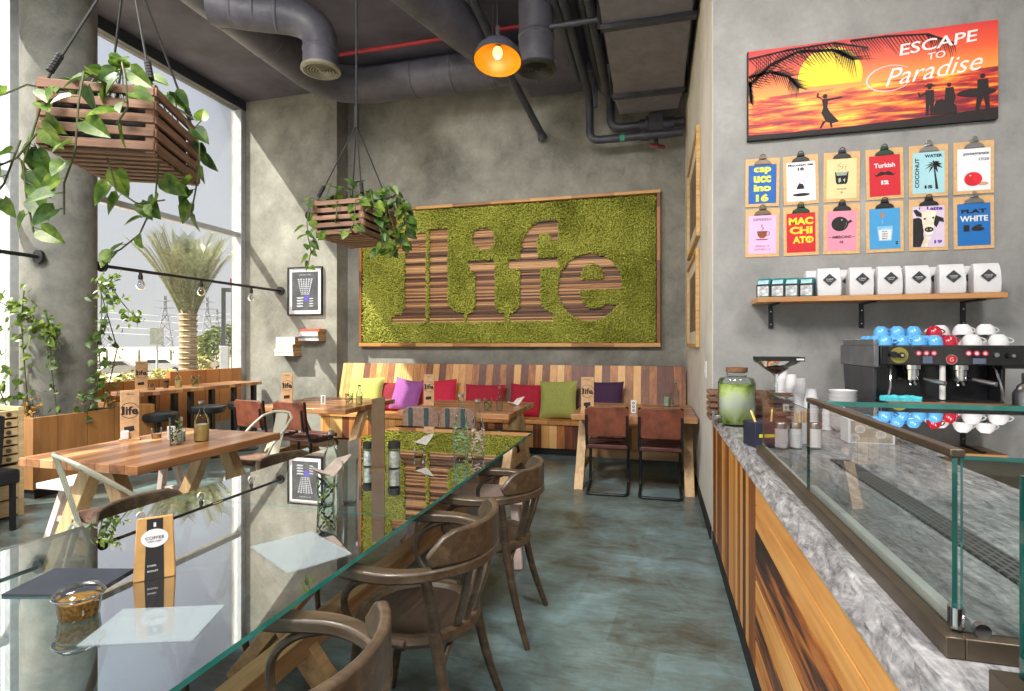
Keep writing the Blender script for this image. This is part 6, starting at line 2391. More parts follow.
bg = coffee_bag()
WH = [1.10, 1.285, 1.445, 1.60, 1.785, 1.97]
nm = ['leftmost, next to the teal pouches', 'second from the left', 'third from the left', 'third from the right', 'second from the right', 'rightmost']
for i, x in enumerate(WH):
    o = bg if i == 0 else dup(bg)
    o.location = (x, 3.99 + 0.004 * (i % 2), SZ)
    o.rotation_euler = (0, 0, R.uniform(-.08, .08) - 0.05)
    o['label'] = 'white coffee bag with diamond label on the shelf, ' + nm[i]
rb = coffee_bag()
for i, x in enumerate(WH):
    o = rb if i == 0 else dup(rb)
    o.location = (x - 0.045, 4.10, SZ)
    o.rotation_euler = (0, 0, 0)
    o['group'] = 'white coffee bags in the rear row of the shelf'
    o['label'] = 'white coffee bag half hidden in the rear row, ' + nm[i]


def teal_bag(label, x, rz):
    t = thing('teal_pouch', label, 'bag', (x, 3.99, SZ), (0, 0, rz), 'teal pouches on the wall shelf')
    m = mb(plain('teal_foil', (34, 120, 124), 0.35, var=0.15))
    m.M = Matrix(((0, 0, 1, -0.04), (1, 0, 0, 0), (0, 1, 0, 0), (0, 0, 0, 1)))
    m.prism([(-0.045, 0), (0.045, 0), (0.045, 0.125), (0.0, 0.13), (-0.035, 0.095), (-0.045, 0.08)], 0, 0.08)
    m.build('pouch', t, bevel=0.004)
    mb(plain('clear_grey_window', (176, 178, 182), 0.25, var=0.25, scale=40)).box(-0.034, 0.034, -0.047, -0.045, 0.008, 0.075).build('front_window', t, 'silvery front window')
    m = mb(M_black).box(-0.042, -0.034, -0.048, -0.045, 0, 0.085).box(0.034, 0.042, -0.048, -0.045, 0, 0.085).box(-0.042, 0.042, -0.049, -0.045, 0.075, 0.085)
    m.build('black_trim', t)
    mb(plain('pale_blue_label', (170, 206, 214), 0.6)).at(0, -0.038, 0.100, 0.85, 0, 0).box(-0.032, 0.032, -0.018, 0.018, 0.0, 0.002).build('flap_label', t)


for i, (x, lb) in enumerate([(0.712, 'leftmost teal and black pouch on the wall shelf'), (0.80, 'second teal and black pouch from the left on the shelf'), (0.885, 'third teal and black pouch from the left on the shelf'), (0.975, 'rightmost teal and black pouch, next to the white bags')]):
    teal_bag(lb, x, -0.35)

# ------------------------------------------------------------------ pictures on the bar wall
def on_bar(name, label, cat, x, z, y=4.198, group=None, roll=0.0):
    return thing(name, label, cat, (x, y, z), Euler((PI / 2, roll, 0)), group)


def picmat():
    m, n, l, b, o = newmat('sunset_print')
    t = n.new('ShaderNodeTexCoord')
    s_ = n.new('ShaderNodeSeparateXYZ')
    l.new(t.outputs['Object'], s_.inputs[0])
    y = math_n(n, l, 'ADD', s_.outputs[1], math_n(n, l, 'MULTIPLY', s_.outputs[0], -0.03))
    sky = ramp(n, [(244, 150, 60), (226, 84, 44), (206, 38, 40)], [0.0, 0.5, 1.0])
    l.new(math_n(n, l, 'DIVIDE', y, 0.30), sky.inputs[0])
    mp = n.new('ShaderNodeMapping')
    mp.inputs['Scale'].default_value = (3.2, 26, 1)
    l.new(t.outputs['Object'], mp.inputs[0])
    f = noise(n, l, mp.outputs[0], 1.0, 4, 0.6, 0.4)
    near = math_n(n, l, 'ABSOLUTE', math_n(n, l, 'ADD', s_.outputs[0], 0.2))
    f = math_n(n, l, 'ADD', math_n(n, l, 'MULTIPLY_ADD', math_n(n, l, 'SUBTRACT', f, 0.5), 2.0, 0.62), math_n(n, l, 'MULTIPLY', near, -0.3))
    f = math_n(n, l, 'ADD', f, math_n(n, l, 'MULTIPLY', y, 0.5))
    sea = ramp(n, [(112, 18, 42), (190, 44, 34), (238, 132, 40), (250, 206, 60)], [0.15, 0.36, 0.55, 0.8])
    l.new(f, sea.inputs[0])
    mx = n.new('ShaderNodeMix')
    mx.data_type = 'RGBA'
    l.new(math_n(n, l, 'GREATER_THAN', y, -0.005), mx.inputs[0])
    l.new(sea.outputs[0], mx.inputs[6])
    l.new(sky.outputs[0], mx.inputs[7])
    l.new(mx.outputs[2], b.inputs['Base Color'])
    b.inputs['Roughness'].default_value = 0.45
    return m


bn = on_bar('beach_banner', 'wide sunset beach banner reading ESCAPE TO Paradise on the bar wall', 'wall art', 1.385, 3.225)
mb(picmat()).box(-0.745, 0.745, -0.315, 0.315, 0.0, 0.03).build('canvas', bn)
m = mb(M_ink)
m.box(-0.752, -0.745, -0.32, 0.315, 0, 0.031).box(-0.752, 0.745, -0.323, -0.315, 0, 0.031)
m.build('edge', bn)
sunp = [(-0.225 + 0.20 * math.cos(a), 0.075 + 0.20 * math.sin(a)) for a in [PI * 2 * i / 40 for i in range(41)]]
sunp = [p for p in sunp if p[1] >= -0.012]
mb(plain('sun_print', (248, 206, 30), 0.5, var=0.05, scale=3)).prism(sunp, 0.030, 0.0306).build('sun', bn, 'yellow setting sun')
m = mb(plain('beach_silhouette', (24, 10, 14), 0.6))
edge_ = [(-0.745, -0.315), (0.745, -0.315), (0.745, -0.245), (0.5, -0.262), (0.3, -0.27), (0.1, -0.278), (-0.1, -0.285), (-0.3, -0.287), (-0.5, -0.290), (-0.745, -0.285)]
m.prism(edge_, 0.0306, 0.0312)
m.build('shoreline', bn)
m = mb(plain('beach_silhouette', (24, 10, 14), 0.6))
rr_ = random.Random(4)


def frond(m, spine, ln, wd, n=46, z=0.0312, side=(1, -1), droop=0.0):
    for k in range(len(spine) - 1):
        a, b = Vector(spine[k]), Vector(spine[k + 1])
        d = (b - a).normalized()
        nrm = Vector((-d.y, d.x))
        w = wd
        m.prism([tuple(a + nrm * w), tuple(a - nrm * w), tuple(b - nrm * w * 0.7), tuple(b + nrm * w * 0.7)], z, z + 0.0004)
    for k in range(n):
        q = k / (n - 1) * (len(spine) - 1)
        i = min(int(q), len(spine) - 2)
        p = Vector(spine[i]).lerp(Vector(spine[i + 1]), q - i)
        d = (Vector(spine[i + 1]) - Vector(spine[i])).normalized()
        for s_ in side:
            nrm = Vector((-d.y, d.x)) * s_
            dd = (d * 0.75 + nrm * 0.75 + Vector((0, droop))).normalized()
            L = ln * rr_.uniform(0.6, 1.1) * (1 - 0.5 * abs(k / n - 0.4))
            pw = Vector((-dd.y, dd.x)) * 0.0042
            tip = p + dd * L
            if tip.y > 0.314:
                tip = p + dd * max(0.004, (0.314 - p.y) / max(dd.y, 1e-3))
            if tip.x < -0.744:
                continue
            if p.y > 0.31:
                continue
            m.prism([tuple(p + pw), tuple(p - pw), (tip.x, tip.y)], z, z + 0.0004)


frond(m, [(-0.742, 0.07), (-0.60, 0.20), (-0.42, 0.27), (-0.20, 0.25), (-0.08, 0.17)], 0.19, 0.012, 42, droop=-0.3)
frond(m, [(-0.742, 0.13), (-0.60, 0.15), (-0.48, 0.10), (-0.42, 0.02)], 0.15, 0.010, 26, droop=-0.3)
frond(m, [(-0.10, 0.30), (0.10, 0.30), (0.35, 0.28), (0.50, 0.20)], 0.17, 0.008, 36, z=0.0316, side=(-1,), droop=-0.4)
frond(m, [(-0.742, 0.26), (-0.5, 0.29), (-0.2, 0.30), (0.0, 0.24)], 0.17, 0.008, 36, side=(-1,), droop=-0.4)
frond(m, [(-0.742, 0.10), (-0.73, -0.05)], 0.06, 0.012, 20, side=(1,), droop=-0.5)
m.build('palm_fronds', bn, 'black palm fronds across the top left')


def figure(m, cx, cy, h, kind):
    z0, z1 = 0.0316, 0.0322
    s_ = h
    cnt = [0]

    def P(pts):
        cnt[0] += 1
        m.prism([(cx + x * s_, cy + y * s_) for x, y in pts], z0, z1 + cnt[0] * 0.0002)
    m.disc(cx, cy + 0.93 * s_, 0.065 * s_, z0, z1, 14)
    if kind == 'dance':
        P([(-0.08, 0.85), (0.08, 0.85), (0.06, 0.60), (0.13, 0.45), (0.36, 0.16), (0.20, 0.12), (0.02, 0.18), (-0.10, 0.45), (-0.05, 0.60)])
        P([(-0.06, 0.2), (0.02, 0.2), (-0.10, 0.0), (-0.15, 0.0)])
        P([(0.10, 0.2), (0.16, 0.2), (0.20, 0.0), (0.15, 0.0)])
        P([(-0.06, 0.84), (-0.03, 0.78), (-0.18, 0.95), (-0.16, 1.05), (-0.21, 1.04), (-0.23, 0.93)])
        P([(0.05, 0.84), (0.04, 0.78), (0.45, 0.84), (0.45, 0.87)])
    elif kind == 'stand':
        P([(-0.12, 0.84), (0.12, 0.84), (0.13, 0.45), (0.10, 0.0), (0.02, 0.0), (0.0, 0.40), (-0.03, 0.0), (-0.11, 0.0), (-0.11, 0.45)])
        P([(-0.10, 0.80), (-0.10, 0.70), (-0.30, 0.62), (-0.34, 0.80), (-0.30, 0.80), (-0.26, 0.70)])
        P([(-0.16, 0.96), (0.16, 0.96), (0.10, 1.0), (0.06, 1.06), (-0.06, 1.06), (-0.10, 1.0)])
    elif kind == 'sit':
        P([(-0.10, 0.84), (0.12, 0.84), (0.18, 0.5), (0.12, 0.28), (-0.15, 0.30), (-0.12, 0.5)])
        P([(-0.42, 0.0), (0.22, 0.0), (0.20, 0.25), (0.0, 0.40), (-0.20, 0.5), (-0.36, 0.46), (-0.44, 0.2)])
    elif kind == 'board':
        P([(-0.12, 0.84), (0.13, 0.84), (0.15, 0.42), (0.17, 0.0), (0.08, 0.0), (0.02, 0.38), (-0.08, 0.0), (-0.17, 0.0), (-0.13, 0.42)])
        m.prism([(cx + (0.46 * math.cos(a) - 0.14) * s_, cy + (0.49 + 0.115 * math.sin(a)) * s_) for a in [2 * PI * i / 20 for i in range(20)]], z0, z1 + 0.001)


for kind, cx, cy, h, lb in (('dance', -0.255, -0.28, 0.235, 'dancing figure silhouette'), ('stand', 0.365, -0.262, 0.20, 'standing figure silhouette in a hat'),
                            ('sit', 0.475, -0.262, 0.205, 'seated figure silhouette'), ('board', 0.66, -0.255, 0.235, 'silhouette figure carrying a surfboard')):
    m = mb(plain('beach_silhouette', (24, 10, 14), 0.6))
    figure(m, cx, cy, h, kind)
    m.build('figure_silhouette', bn, lb)
pk = plain('banner_pale_pink', (246, 222, 222), 0.6, var=0.02)
m = mb(pk)
m.at(0, 0, 0, 0, 0, 0.09)
m.text('ESCAPE', 0.43, 0.175, 0.45, 0.075, z=0.032, bold=0.012, shear=0.15)
m.text('TO', 0.415, 0.095, 0.10, 0.045, z=0.032, bold=0.01, shear=0.15)
m.text('Paradise', 0.385, 0.005, 0.56, 0.115, z=0.032, shear=0.45)
sw = []
for i in range(26):
    a = 0.2 * PI + 1.55 * PI * i / 25
    sw.append((0.135 + 0.135 * math.cos(a), 0.0 + 0.085 * math.sin(a), 0.0325))
m.tube(sw, [0.002 + 0.004 * math.sin(PI * i / 25) for i in range(26)], 4)
m.build('lettering', bn, 'pale pink lettering reading ESCAPE TO Paradise')


# twelve clipboard posters: local x right, y up, z out of the wall
CW, CH = 0.225, 0.345
PW_, PH_ = 0.183, 0.275


def clipboard(label, x, z, paper, clipcol, roll=0.0, py=-0.012):
    t = on_bar('clipboard_menu', label, 'clipboard', x, z, group='clipboard menus on the bar wall', roll=roll)
    mb(M_mdf).box(-CW / 2, CW / 2, -CH / 2, CH / 2, 0, 0.004).build('board', t, bevel=0.0015)
    p = mb(plain('poster_%d_%d_%d' % paper, paper, 0.6, var=0.02)).box(-PW_ / 2, PW_ / 2, py - PH_ / 2, py + PH_ / 2, 0.004, 0.0052).build('sheet', t)
    m = mb(clipcol)
    y0 = CH / 2 - 0.045
    m.prism([(-0.058, y0), (0.058, y0), (0.050, y0 + 0.018), (0.026, y0 + 0.032), (0.020, y0 + 0.058), (-0.020, y0 + 0.058), (-0.026, y0 + 0.032), (-0.050, y0 + 0.018)], 0.0055, 0.012)
    m.tube([(-0.02, y0 + 0.04, 0.014), (0.02, y0 + 0.04, 0.014)], 0.006, 8)
    m.tube([(0.016 * math.cos(a), y0 + 0.058 + 0.014 * math.sin(a), 0.013) for a in [PI * i / 10 for i in range(11)]], 0.003, 6)
    m.build('clip', t, bevel=0.0015)
    return t, p


def ink(p, col, name='lettering', label=None):
    m = mb(plain('print_ink_%d_%d_%d' % col, col, 0.6, var=0.02))
    return m, p


K = (26, 26, 28)
Wt = (238, 238, 240)
rows = [2.605, 2.245]
cols = [0.735, 0.985, 1.24, 1.50, 1.755, 2.01]
ZP = 0.0053


def done(m, p, name='lettering', label=None):
    m.build(name, p, label)


def cc_(m, pts, z=ZP, d=0.0008):
    m.prism(pts, z, z + d)


# 1 cappuccino
t, p = clipboard('blue clipboard poster in yellow letters reading cappuccino 16', cols[0], rows[0], (24, 92, 172), M_bronze, 0.01)
m = mb(plain('lime_ink', (206, 214, 90), 0.6))
for i, s_ in enumerate(('cap', 'ucc', 'ino')):
    m.text(s_, 0.0, 0.085 - i * 0.062, 0.115, 0.05, z=ZP, bold=0.06)
m.text('16', 0.0, -0.11, 0.085, 0.055, z=ZP, bold=0.06)
done(m, p, 'lettering', 'lime letters cap ucc ino 16')
# 2 white teabag
t, p = clipboard('white clipboard poster with a teapot sketch and a dark oval', cols[1], rows[0], (232, 232, 240), M_black, -0.02)
m = mb(M_ink)
m.text('Mountain tea', 0, 0.105, 0.16, 0.018, z=ZP, bold=0.03)
m.text('18', 0, 0.075, 0.04, 0.022, z=ZP, bold=0.05)
m.disc(0, -0.105, 0.055, ZP, ZP + 0.0008, 24, 0.011)
cc_(m, [(-0.03, -0.065), (0.022, -0.065), (0.012, -0.03), (-0.012, -0.025), (-0.022, -0.04)])
m.tube([(-0.012, -0.03, ZP), (0.0, 0.0, ZP), (0.018, -0.005, ZP), (0.028, -0.03, ZP), (0.018, -0.05, ZP)], 0.0014, 4)
m.tube([(0.055 + 0.016 * math.cos(a), 0.02 + 0.014 * math.sin(a), ZP) for a in [2 * PI * i / 12 for i in range(12)]], 0.001, 4, closed=True)
done(m, p, 'print')
# 3 glass on cream
t, p = clipboard('cream clipboard poster with a short glass of dark coffee', cols[2], rows[0], (224, 204, 152), M_black, 0.01)
m = mb(M_ink)
cc_(m, [(-0.042, 0.035), (-0.036, -0.035), (-0.028, -0.05), (0.028, -0.05), (0.036, -0.035), (0.042, 0.035), (0.036, 0.035), (0.030, 0.01), (-0.030, 0.01), (-0.036, 0.035)])
m.text('cortado', 0, -0.082, 0.06, 0.012, z=ZP)
m.text('9', 0, -0.108, 0.012, 0.014, z=ZP)
for k in range(26):
    m.disc(R.uniform(-.03, .03), R.uniform(0.045, 0.10), 0.002, ZP, ZP + 0.0008, 6)
m.mat(plain('glass_grey', (150, 168, 160), 0.5))
cc_(m, [(-0.036, 0.033), (-0.030, 0.012), (0.030, 0.012), (0.036, 0.033)], ZP + 0.0004)
cc_(m, [(-0.022, -0.012), (-0.008, -0.006), (-0.004, -0.03), (-0.018, -0.04)], ZP + 0.0006)
cc_(m, [(0.008, -0.02), (0.022, -0.01), (0.018, -0.038)], ZP + 0.0006)
done(m, p, 'print')
# 4 turkish
t, p = clipboard('red clipboard poster with a black moustache reading Turkish 12', cols[3], rows[0], (196, 22, 42), plain('green_black_clip', (40, 62, 46), 0.4, 0.4), -0.02)
m = mb(M_paper)
m.text('Turkish', 0, 0.058, 0.125, 0.032, z=ZP, bold=0.03)
m.text('12', 0, -0.058, 0.045, 0.028, z=ZP, bold=0.08)
m.mat(M_ink)
cc_(m, [(-0.065, 0.0), (-0.05, -0.006), (-0.04, 0.005), (-0.02, 0.018), (0, 0.010), (0.02, 0.018), (0.04, 0.006), (0.05, -0.005), (0.065, 0.002), (0.05, -0.014), (0.02, -0.010), (0, -0.004), (-0.02, -0.010), (-0.05, -0.015)])
done(m, p, 'print')
# 5 coconut water
t, p = clipboard('pale blue clipboard poster with a palm reading COCONUT WATER 15', cols[4], rows[0], (158, 204, 216), M_steel, 0.0)
m = mb(M_ink)
m.text('WATER', 0.028, 0.098, 0.10, 0.02, z=ZP, bold=0.04)
m.at(-0.066, -0.012, 0, 0, 0, PI / 2)
m.text('COCONUT', 0, 0, 0.20, 0.024, z=ZP, bold=0.03)
m.at()
m.text('15', 0.0, -0.108, 0.045, 0.022, z=ZP, bold=0.06)
cc_(m, [(0.028, 0.03), (0.034, 0.03), (0.046, -0.05), (0.056, -0.125), (0.040, -0.125), (0.036, -0.06)])
for a in (-0.2, 0.35, 0.9, 1.6, 2.3, 2.9, 3.4, 4.1, 5.2):
    dx_, dy_ = math.cos(a), math.sin(a)
    cc_(m, [(0.03, 0.034), (0.03 + 0.022 * dx_ - 0.008 * dy_, 0.04 + 0.022 * dy_ + 0.008 * dx_), (0.03 + 0.052 * dx_, 0.036 + 0.045 * dy_ - 0.014), (0.03 + 0.022 * dx_ + 0.007 * dy_, 0.034 + 0.020 * dy_ - 0.007 * dx_)])
done(m, p, 'print')
# 6 pomegranate
t, p = clipboard('white clipboard poster with a red fruit reading pomegranate', cols[5], rows[0], (226, 226, 234), M_steel, 0.0)
m = mb(M_ink)
m.text('pomegranate', 0.012, 0.088, 0.14, 0.024, z=ZP, bold=0.02)
m.text('17/20', 0.055, 0.052, 0.055, 0.017, z=ZP, bold=0.02)
m.mat(plain('fruit_shadow_print', (190, 150, 120), 0.6))
m.disc(0.05, -0.108, 0.03, ZP, ZP + 0.0005, 16, 0.012)
m.mat(plain('fruit_red', (208, 28, 46), 0.5))
m.disc(-0.005, -0.075, 0.05, ZP + 0.0004, ZP + 0.0012, 26, 0.046)
m.mat(M_paper).disc(-0.02, -0.052, 0.006, ZP + 0.001, ZP + 0.0016, 10, 0.004)
done(m, p, 'print')
# 7 espresso
t, p = clipboard('lilac clipboard poster with a brown steaming cup reading espresso', cols[0], rows[1], (222, 176, 214), M_bronze, 0.01)
m = mb(plain('grey_ink', (110, 86, 116), 0.6))
m.text('ESPRESSO', 0, 0.095, 0.12, 0.018, z=ZP, bold=0.02)
m.text('SINGLE 10', 0, -0.095, 0.09, 0.013, z=ZP)
m.text('DOUBLE 13', 0, -0.118, 0.10, 0.013, z=ZP)
m.mat(plain('brown_ink', (124, 66, 38), 0.6))
cc_(m, [(-0.036, 0.012), (0.032, 0.012), (0.026, -0.022), (0.012, -0.038), (-0.014, -0.038), (-0.030, -0.020)])
cc_(m, [(-0.045, -0.044), (0.042, -0.044), (0.030, -0.052), (-0.034, -0.052)])
m.tube([(0.032, 0.006, ZP), (0.046, 0.004, ZP), (0.044, -0.016, ZP), (0.026, -0.02, ZP)], 0.003, 5)
m.tube([(-0.005, 0.018, ZP), (0.008, 0.032, ZP), (-0.008, 0.046, ZP), (0.0, 0.062, ZP)], 0.0028, 5)
done(m, p, 'print')
# 8 macchiato
t, p = clipboard('red clipboard poster in yellow letters reading MACCHIATO', cols[1], rows[1], (196, 24, 36), plain('green_black_clip', (40, 62, 46), 0.4, 0.4), -0.01)
m = mb(plain('sun_yellow_ink', (250, 204, 50), 0.6))
m.text('MAC', 0, 0.07, 0.155, 0.052, z=ZP, bold=0.05)
m.text('CHI', 0, 0.005, 0.145, 0.052, z=ZP, bold=0.05)
m.text('ATO', 0.012, -0.062, 0.13, 0.05, z=ZP, bold=0.05)
m.mat(plain('sun_yellow_ink', (250, 204, 50), 0.6)).disc(0.055, -0.062, 0.024, ZP + 0.0002, ZP + 0.0012, 20)
m.mat(plain('poster_196_24_36', (196, 24, 36), 0.6)).text('13', 0.055, -0.062, 0.026, 0.022, z=ZP + 0.0012, bold=0.04)
done(m, p, 'lettering', 'yellow letters MAC CHI ATO')
# 9 americano
t, p = clipboard('pink clipboard poster with a black cup from above reading americano', cols[2], rows[1], (222, 140, 166), M_black, 0.01)
m = mb(M_ink)
m.disc(-0.012, 0.035, 0.052, ZP, ZP + 0.001, 28, 0.05)
cc_(m, [(0.03, 0.045), (0.052, 0.062), (0.066, 0.05), (0.05, 0.04), (0.038, 0.034)])
m.text('AMERICANO', 0, -0.055, 0.12, 0.02, z=ZP, bold=0.03)
m.text('15', 0, -0.09, 0.022, 0.017, z=ZP, bold=0.05)
cc_(m, [(-0.078, -0.053), (-0.068, -0.053), (-0.068, -0.057), (-0.078, -0.057)])
cc_(m, [(0.068, -0.053), (0.078, -0.053), (0.078, -0.057), (0.068, -0.057)])
m.mat(plain('pale_glint', (170, 160, 166), 0.5)).tube([(-0.012 + 0.040 * math.cos(a), 0.035 + 0.038 * math.sin(a), ZP + 0.0008) for a in (-0.9, -0.6, -0.3, 0.0, 0.3)], 0.0012, 4)
m.disc(0.0, 0.062, 0.005, ZP + 0.0008, ZP + 0.0014, 10)
done(m, p, 'print')
# 10 milk glass on blue
t, p = clipboard('mid blue clipboard poster with an almond over a glass of milk', cols[3], rows[1], (64, 148, 204), M_black, -0.01)
m = mb(plain('orange_drop', (196, 112, 46), 0.6))
cc_(m, [(-0.022, 0.095), (-0.012, 0.10), (-0.004, 0.09), (-0.008, 0.065), (-0.014, 0.055), (-0.022, 0.07)])
m.mat(plain('pale_blue_glass', (128, 186, 222), 0.5))
cc_(m, [(-0.046, 0.005), (0.048, 0.005), (0.040, -0.095), (-0.036, -0.095)])
m.mat(M_paper)
cc_(m, [(-0.038, -0.02), (0.040, -0.02), (0.034, -0.09), (-0.031, -0.09)], ZP + 0.0006)
m.disc(-0.013, 0.042, 0.003, ZP, ZP + 0.0008, 8)
m.disc(-0.013, 0.028, 0.003, ZP, ZP + 0.0008, 8)
m.mat(M_ink)
for i, s_ in enumerate(('SOY', 'ALMOND', 'COCO', 'MILK')):
    m.text(s_, 0.0, -0.032 - i * 0.016, 0.034, 0.008, z=ZP + 0.0014, bold=0.02)
m.text('2', 0.07, -0.11, 0.014, 0.022, z=ZP, bold=0.05)
done(m, p, 'print')
# 11 latte cow
t, p = clipboard('lilac grey clipboard poster with a black and white cow reading Latte 19', cols[4], rows[1], (206, 190, 214), M_black, 0.0)
m = mb(M_ink)
cc_(m, [(-0.09, 0.045), (-0.055, 0.05), (-0.02, 0.02), (-0.03, -0.06), (-0.02, -0.147), (-0.09, -0.147)])
cc_(m, [(-0.088, 0.10), (-0.070, 0.105), (-0.040, 0.078), (-0.036, 0.052), (-0.070, 0.06)])
cc_(m, [(0.03, 0.07), (0.052, 0.055), (0.085, 0.04), (0.088, 0.012), (0.062, 0.02), (0.045, -0.02), (0.03, 0.0)])
cc_(m, [(-0.052, 0.10), (-0.048, 0.118), (-0.056, 0.116)])
m.mat(plain('cow_cream', (226, 216, 198), 0.6))
cc_(m, [(-0.040, 0.085), (-0.01, 0.10), (0.025, 0.095), (0.045, 0.08), (0.032, 0.03), (0.028, -0.03), (0.022, -0.065), (-0.016, -0.07), (-0.03, -0.03), (-0.038, 0.03)], ZP + 0.0008)
cc_(m, [(-0.02, -0.075), (0.012, -0.085), (-0.01, -0.147), (-0.045, -0.147)], ZP + 0.0008)
m.mat(M_ink)
m.disc(-0.022, 0.04, 0.007, ZP + 0.0014, ZP + 0.002, 12)
m.disc(0.026, 0.045, 0.007, ZP + 0.0014, ZP + 0.002, 12)
m.disc(0.002, -0.032, 0.026, ZP + 0.0014, ZP + 0.002, 18, 0.018)
m.mat(plain('cow_grey', (150, 140, 132), 0.6))
m.disc(-0.009, -0.032, 0.006, ZP + 0.002, ZP + 0.0026, 10)
m.disc(0.012, -0.032, 0.006, ZP + 0.002, ZP + 0.0026, 10)
m.mat(plain('violet_ink', (84, 40, 150), 0.6))
m.text('Latte', 0.035, 0.108, 0.09, 0.026, z=ZP, bold=0.05)
m.text('19', 0.055, -0.115, 0.045, 0.022, z=ZP, bold=0.05)
done(m, p, 'print')
# 12 flat white
t, p = clipboard('strong blue clipboard poster reading FLAT WHITE 16', cols[5], rows[1], (18, 104, 178), M_steel, -0.01)
m = mb(M_ink)
m.text('FLAT', 0, 0.075, 0.14, 0.026, z=ZP, bold=0.05)
m.text('16', 0, -0.035, 0.115, 0.045, z=ZP, bold=0.08)
m.mat(M_paper).text('WHITE', 0, 0.026, 0.155, 0.038, z=ZP, bold=0.03)
done(m, p, 'lettering', 'black and white letters FLAT WHITE 16')

# ------------------------------------------------------------------ frames on the right wall and the switch
def side_frame(label, y0, y1, z0, z1):
    yc, zc = (y0 + y1) / 2, (z0 + z1) / 2
    t = thing('framed_picture', label, 'picture', (0.398, yc, zc), (PI / 2, 0, -PI / 2))
    w, h = (y1 - y0) / 2, (z1 - z0) / 2
    m = mb(M_gframe)
    m.box(-w, w, h - 0.035, h, 0, 0.035).box(-w, w, -h, -h + 0.035, 0, 0.035).box(-w, -w + 0.035, -h + 0.035, h - 0.035, 0, 0.035).box(w - 0.035, w, -h + 0.035, h - 0.035, 0, 0.035)
    m.build('frame', t, bevel=0.003)
    mb(plain('cream_mount', (206, 200, 186), 0.6)).box(-w + 0.035, w - 0.035, -h + 0.035, h - 0.035, 0, 0.012).build('mount', t)
    mb(concrete('brown_print', [(70, 56, 50), (112, 90, 78), (150, 130, 112)], 3.0)).box(-w * 0.62, w * 0.62, -h * 0.65, h * 0.65, 0.012, 0.014).build('print', t)
    return t


side_frame('upper oak framed picture on the right wall', 5.32, 6.9, 2.46, 3.50)
side_frame('lower oak framed picture on the right wall', 5.40, 6.9, 1.42, 2.36)
t = thing('light_switch', 'white light switch plate on the end of the right wall', 'switch', (0.399, 4.68, 1.24), (PI / 2, 0, -PI / 2))
mb(M_white).box(-0.045, 0.045, -0.07, 0.07, 0, 0.01).build('plate', t, bevel=0.003)
mb(M_paper).box(-0.015, 0.015, -0.025, 0.025, 0.01, 0.015).build('rocker', t, bevel=0.002)

# framed poster on the left back wall
t = thing('framed_poster', 'black framed poster with white mount on the sunlit left wall', 'poster', (-5.545, 7.678, 2.315), (PI / 2, 0, 0))
w, h = 0.325, 0.395
m = mb(M_black)
m.box(-w, w, h - 0.02, h, 0, 0.04).box(-w, w, -h, -h + 0.02, 0, 0.04).box(-w, -w + 0.02, -h + 0.02, h - 0.02, 0, 0.04).box(w - 0.02, w, -h + 0.02, h - 0.02, 0, 0.04)
m.build('frame', t, bevel=0.002)
mb(M_paper).box(-w + 0.02, w - 0.02, -h + 0.02, h - 0.02, 0, 0.02).build('mount', t)
pr_ = mb(concrete('charcoal_print', [(44, 46, 50), (70, 72, 78), (96, 98, 104)], 3.0)).box(-w + 0.08, w - 0.08, -h + 0.08, h - 0.08, 0.02, 0.022).build('print', t)
m = mb(plain('pale_line_print', (178, 180, 192), 0.6))
for k in range(9):
    q = 1 - k / 9
    z_ = 0.20 - k * 0.030
    for j in range(6):
        x_ = (-0.14 + j * 0.05) * (0.5 + 0.5 * q)
        m.prism([(x_, z_), (x_ + 0.035 * (0.5 + 0.5 * q), z_ + 0.006 * (j % 2)), (x_ + 0.03 * (0.5 + 0.5 * q), z_ - 0.020), (x_ + 0.006, z_ - 0.018)], 0.0225, 0.023)
m.text('COFFEE LOVE', 0, 0.265, 0.22, 0.018, z=0.0225)
for k in range(4):
    m.prism([(-0.16, -0.10 - k * 0.045), (-0.02 - 0.01 * k, -0.095 - k * 0.045), (-0.03, -0.12 - k * 0.045), (-0.14, -0.125 - k * 0.045)], 0.0225, 0.023)
    m.prism([(0.08, -0.12 - k * 0.04), (0.16, -0.115 - k * 0.04), (0.15, -0.13 - k * 0.04), (0.09, -0.135 - k * 0.04)], 0.0225, 0.023)
m.build('pale_drawing', pr_)
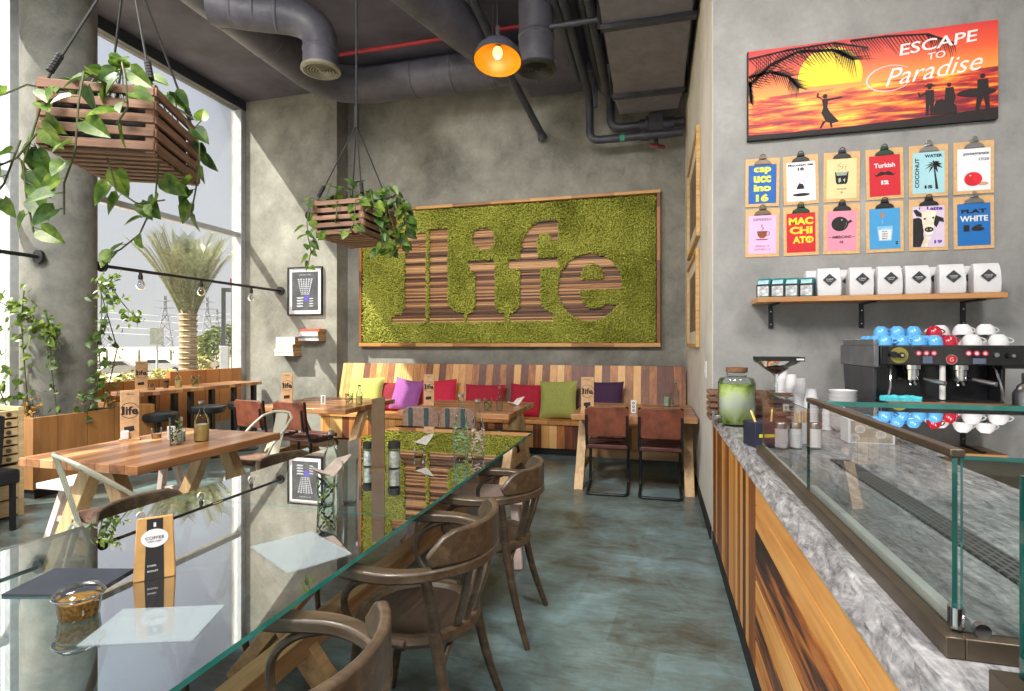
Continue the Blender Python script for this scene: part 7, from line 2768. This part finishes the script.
m = mb(plain('violet_spot', (84, 74, 168), 0.6)).disc(0.03, -0.12, 0.05, 0.023, 0.0236, 20, 0.055)
m.build('violet_spot', pr_, 'violet round patch')

# two wall mounted stacks of books
def books(x0, x1, z0, n, th, depth, lb, tones, tx):
    br_ = thing('book_ledge', 'small steel ledge under the ' + lb, 'shelf', ((x0 + x1) / 2, 7.678, z0))
    mb(M_black).box(-(x1 - x0) / 2 + 0.02, (x1 - x0) / 2 - 0.02, -depth + 0.02, 0, -0.006, 0).build('plate', br_)
    z = z0 + 0.0005
    for k in range(n):
        h_ = th * tx[k % len(tx)]
        b = thing('book', '%s book of the %s' % (['lowest', 'second lowest', 'third lowest', 'fourth lowest', 'fifth lowest', 'topmost'][k if k < n - 1 else 5], lb), 'book', ((x0 + x1) / 2 + R.uniform(-.015, .015), 7.676, z), group='books of the ' + lb)
        w_ = (x1 - x0) / 2 - 0.01 - 0.02 * R.random()
        c = tones[k % len(tones)]
        m = mb(plain('cover_%d_%d_%d' % c, c, 0.6, var=0.06))
        d_ = depth - R.uniform(0, 0.03)
        m.box(-w_, w_, -d_, -0.002, 0, 0.004).box(-w_, w_, -d_, -0.002, h_ - 0.004, h_ - 0.0005)
        m.box(-w_, w_, -d_, -d_ + 0.004, 0.004, h_ - 0.004)
        m.build('cover', b)
        mb(plain('book_pages_brown', (176, 132, 80), 0.8, var=0.1, scale=60)).box(-w_ + 0.006, w_ - 0.004, -d_ + 0.005, -0.006, 0.004, h_ - 0.0045).build('pages', b)
        z += h_ + 0.0005


books(-5.98, -5.60, 1.26, 5, 0.06, 0.22, 'left stack of books under the framed poster', [(226, 222, 214), (206, 202, 196), (190, 186, 184), (232, 228, 222)], [1.0, 0.8, 1.3, 1.0, 0.9])
books(-5.54, -5.15, 1.50, 4, 0.05, 0.22, 'right stack of books under the framed poster', [(196, 180, 184), (92, 104, 110), (222, 214, 206), (176, 84, 66)], [0.8, 0.7, 1.4, 0.9])

# view layer cleanup: nothing else
bpy.context.view_layer.update()
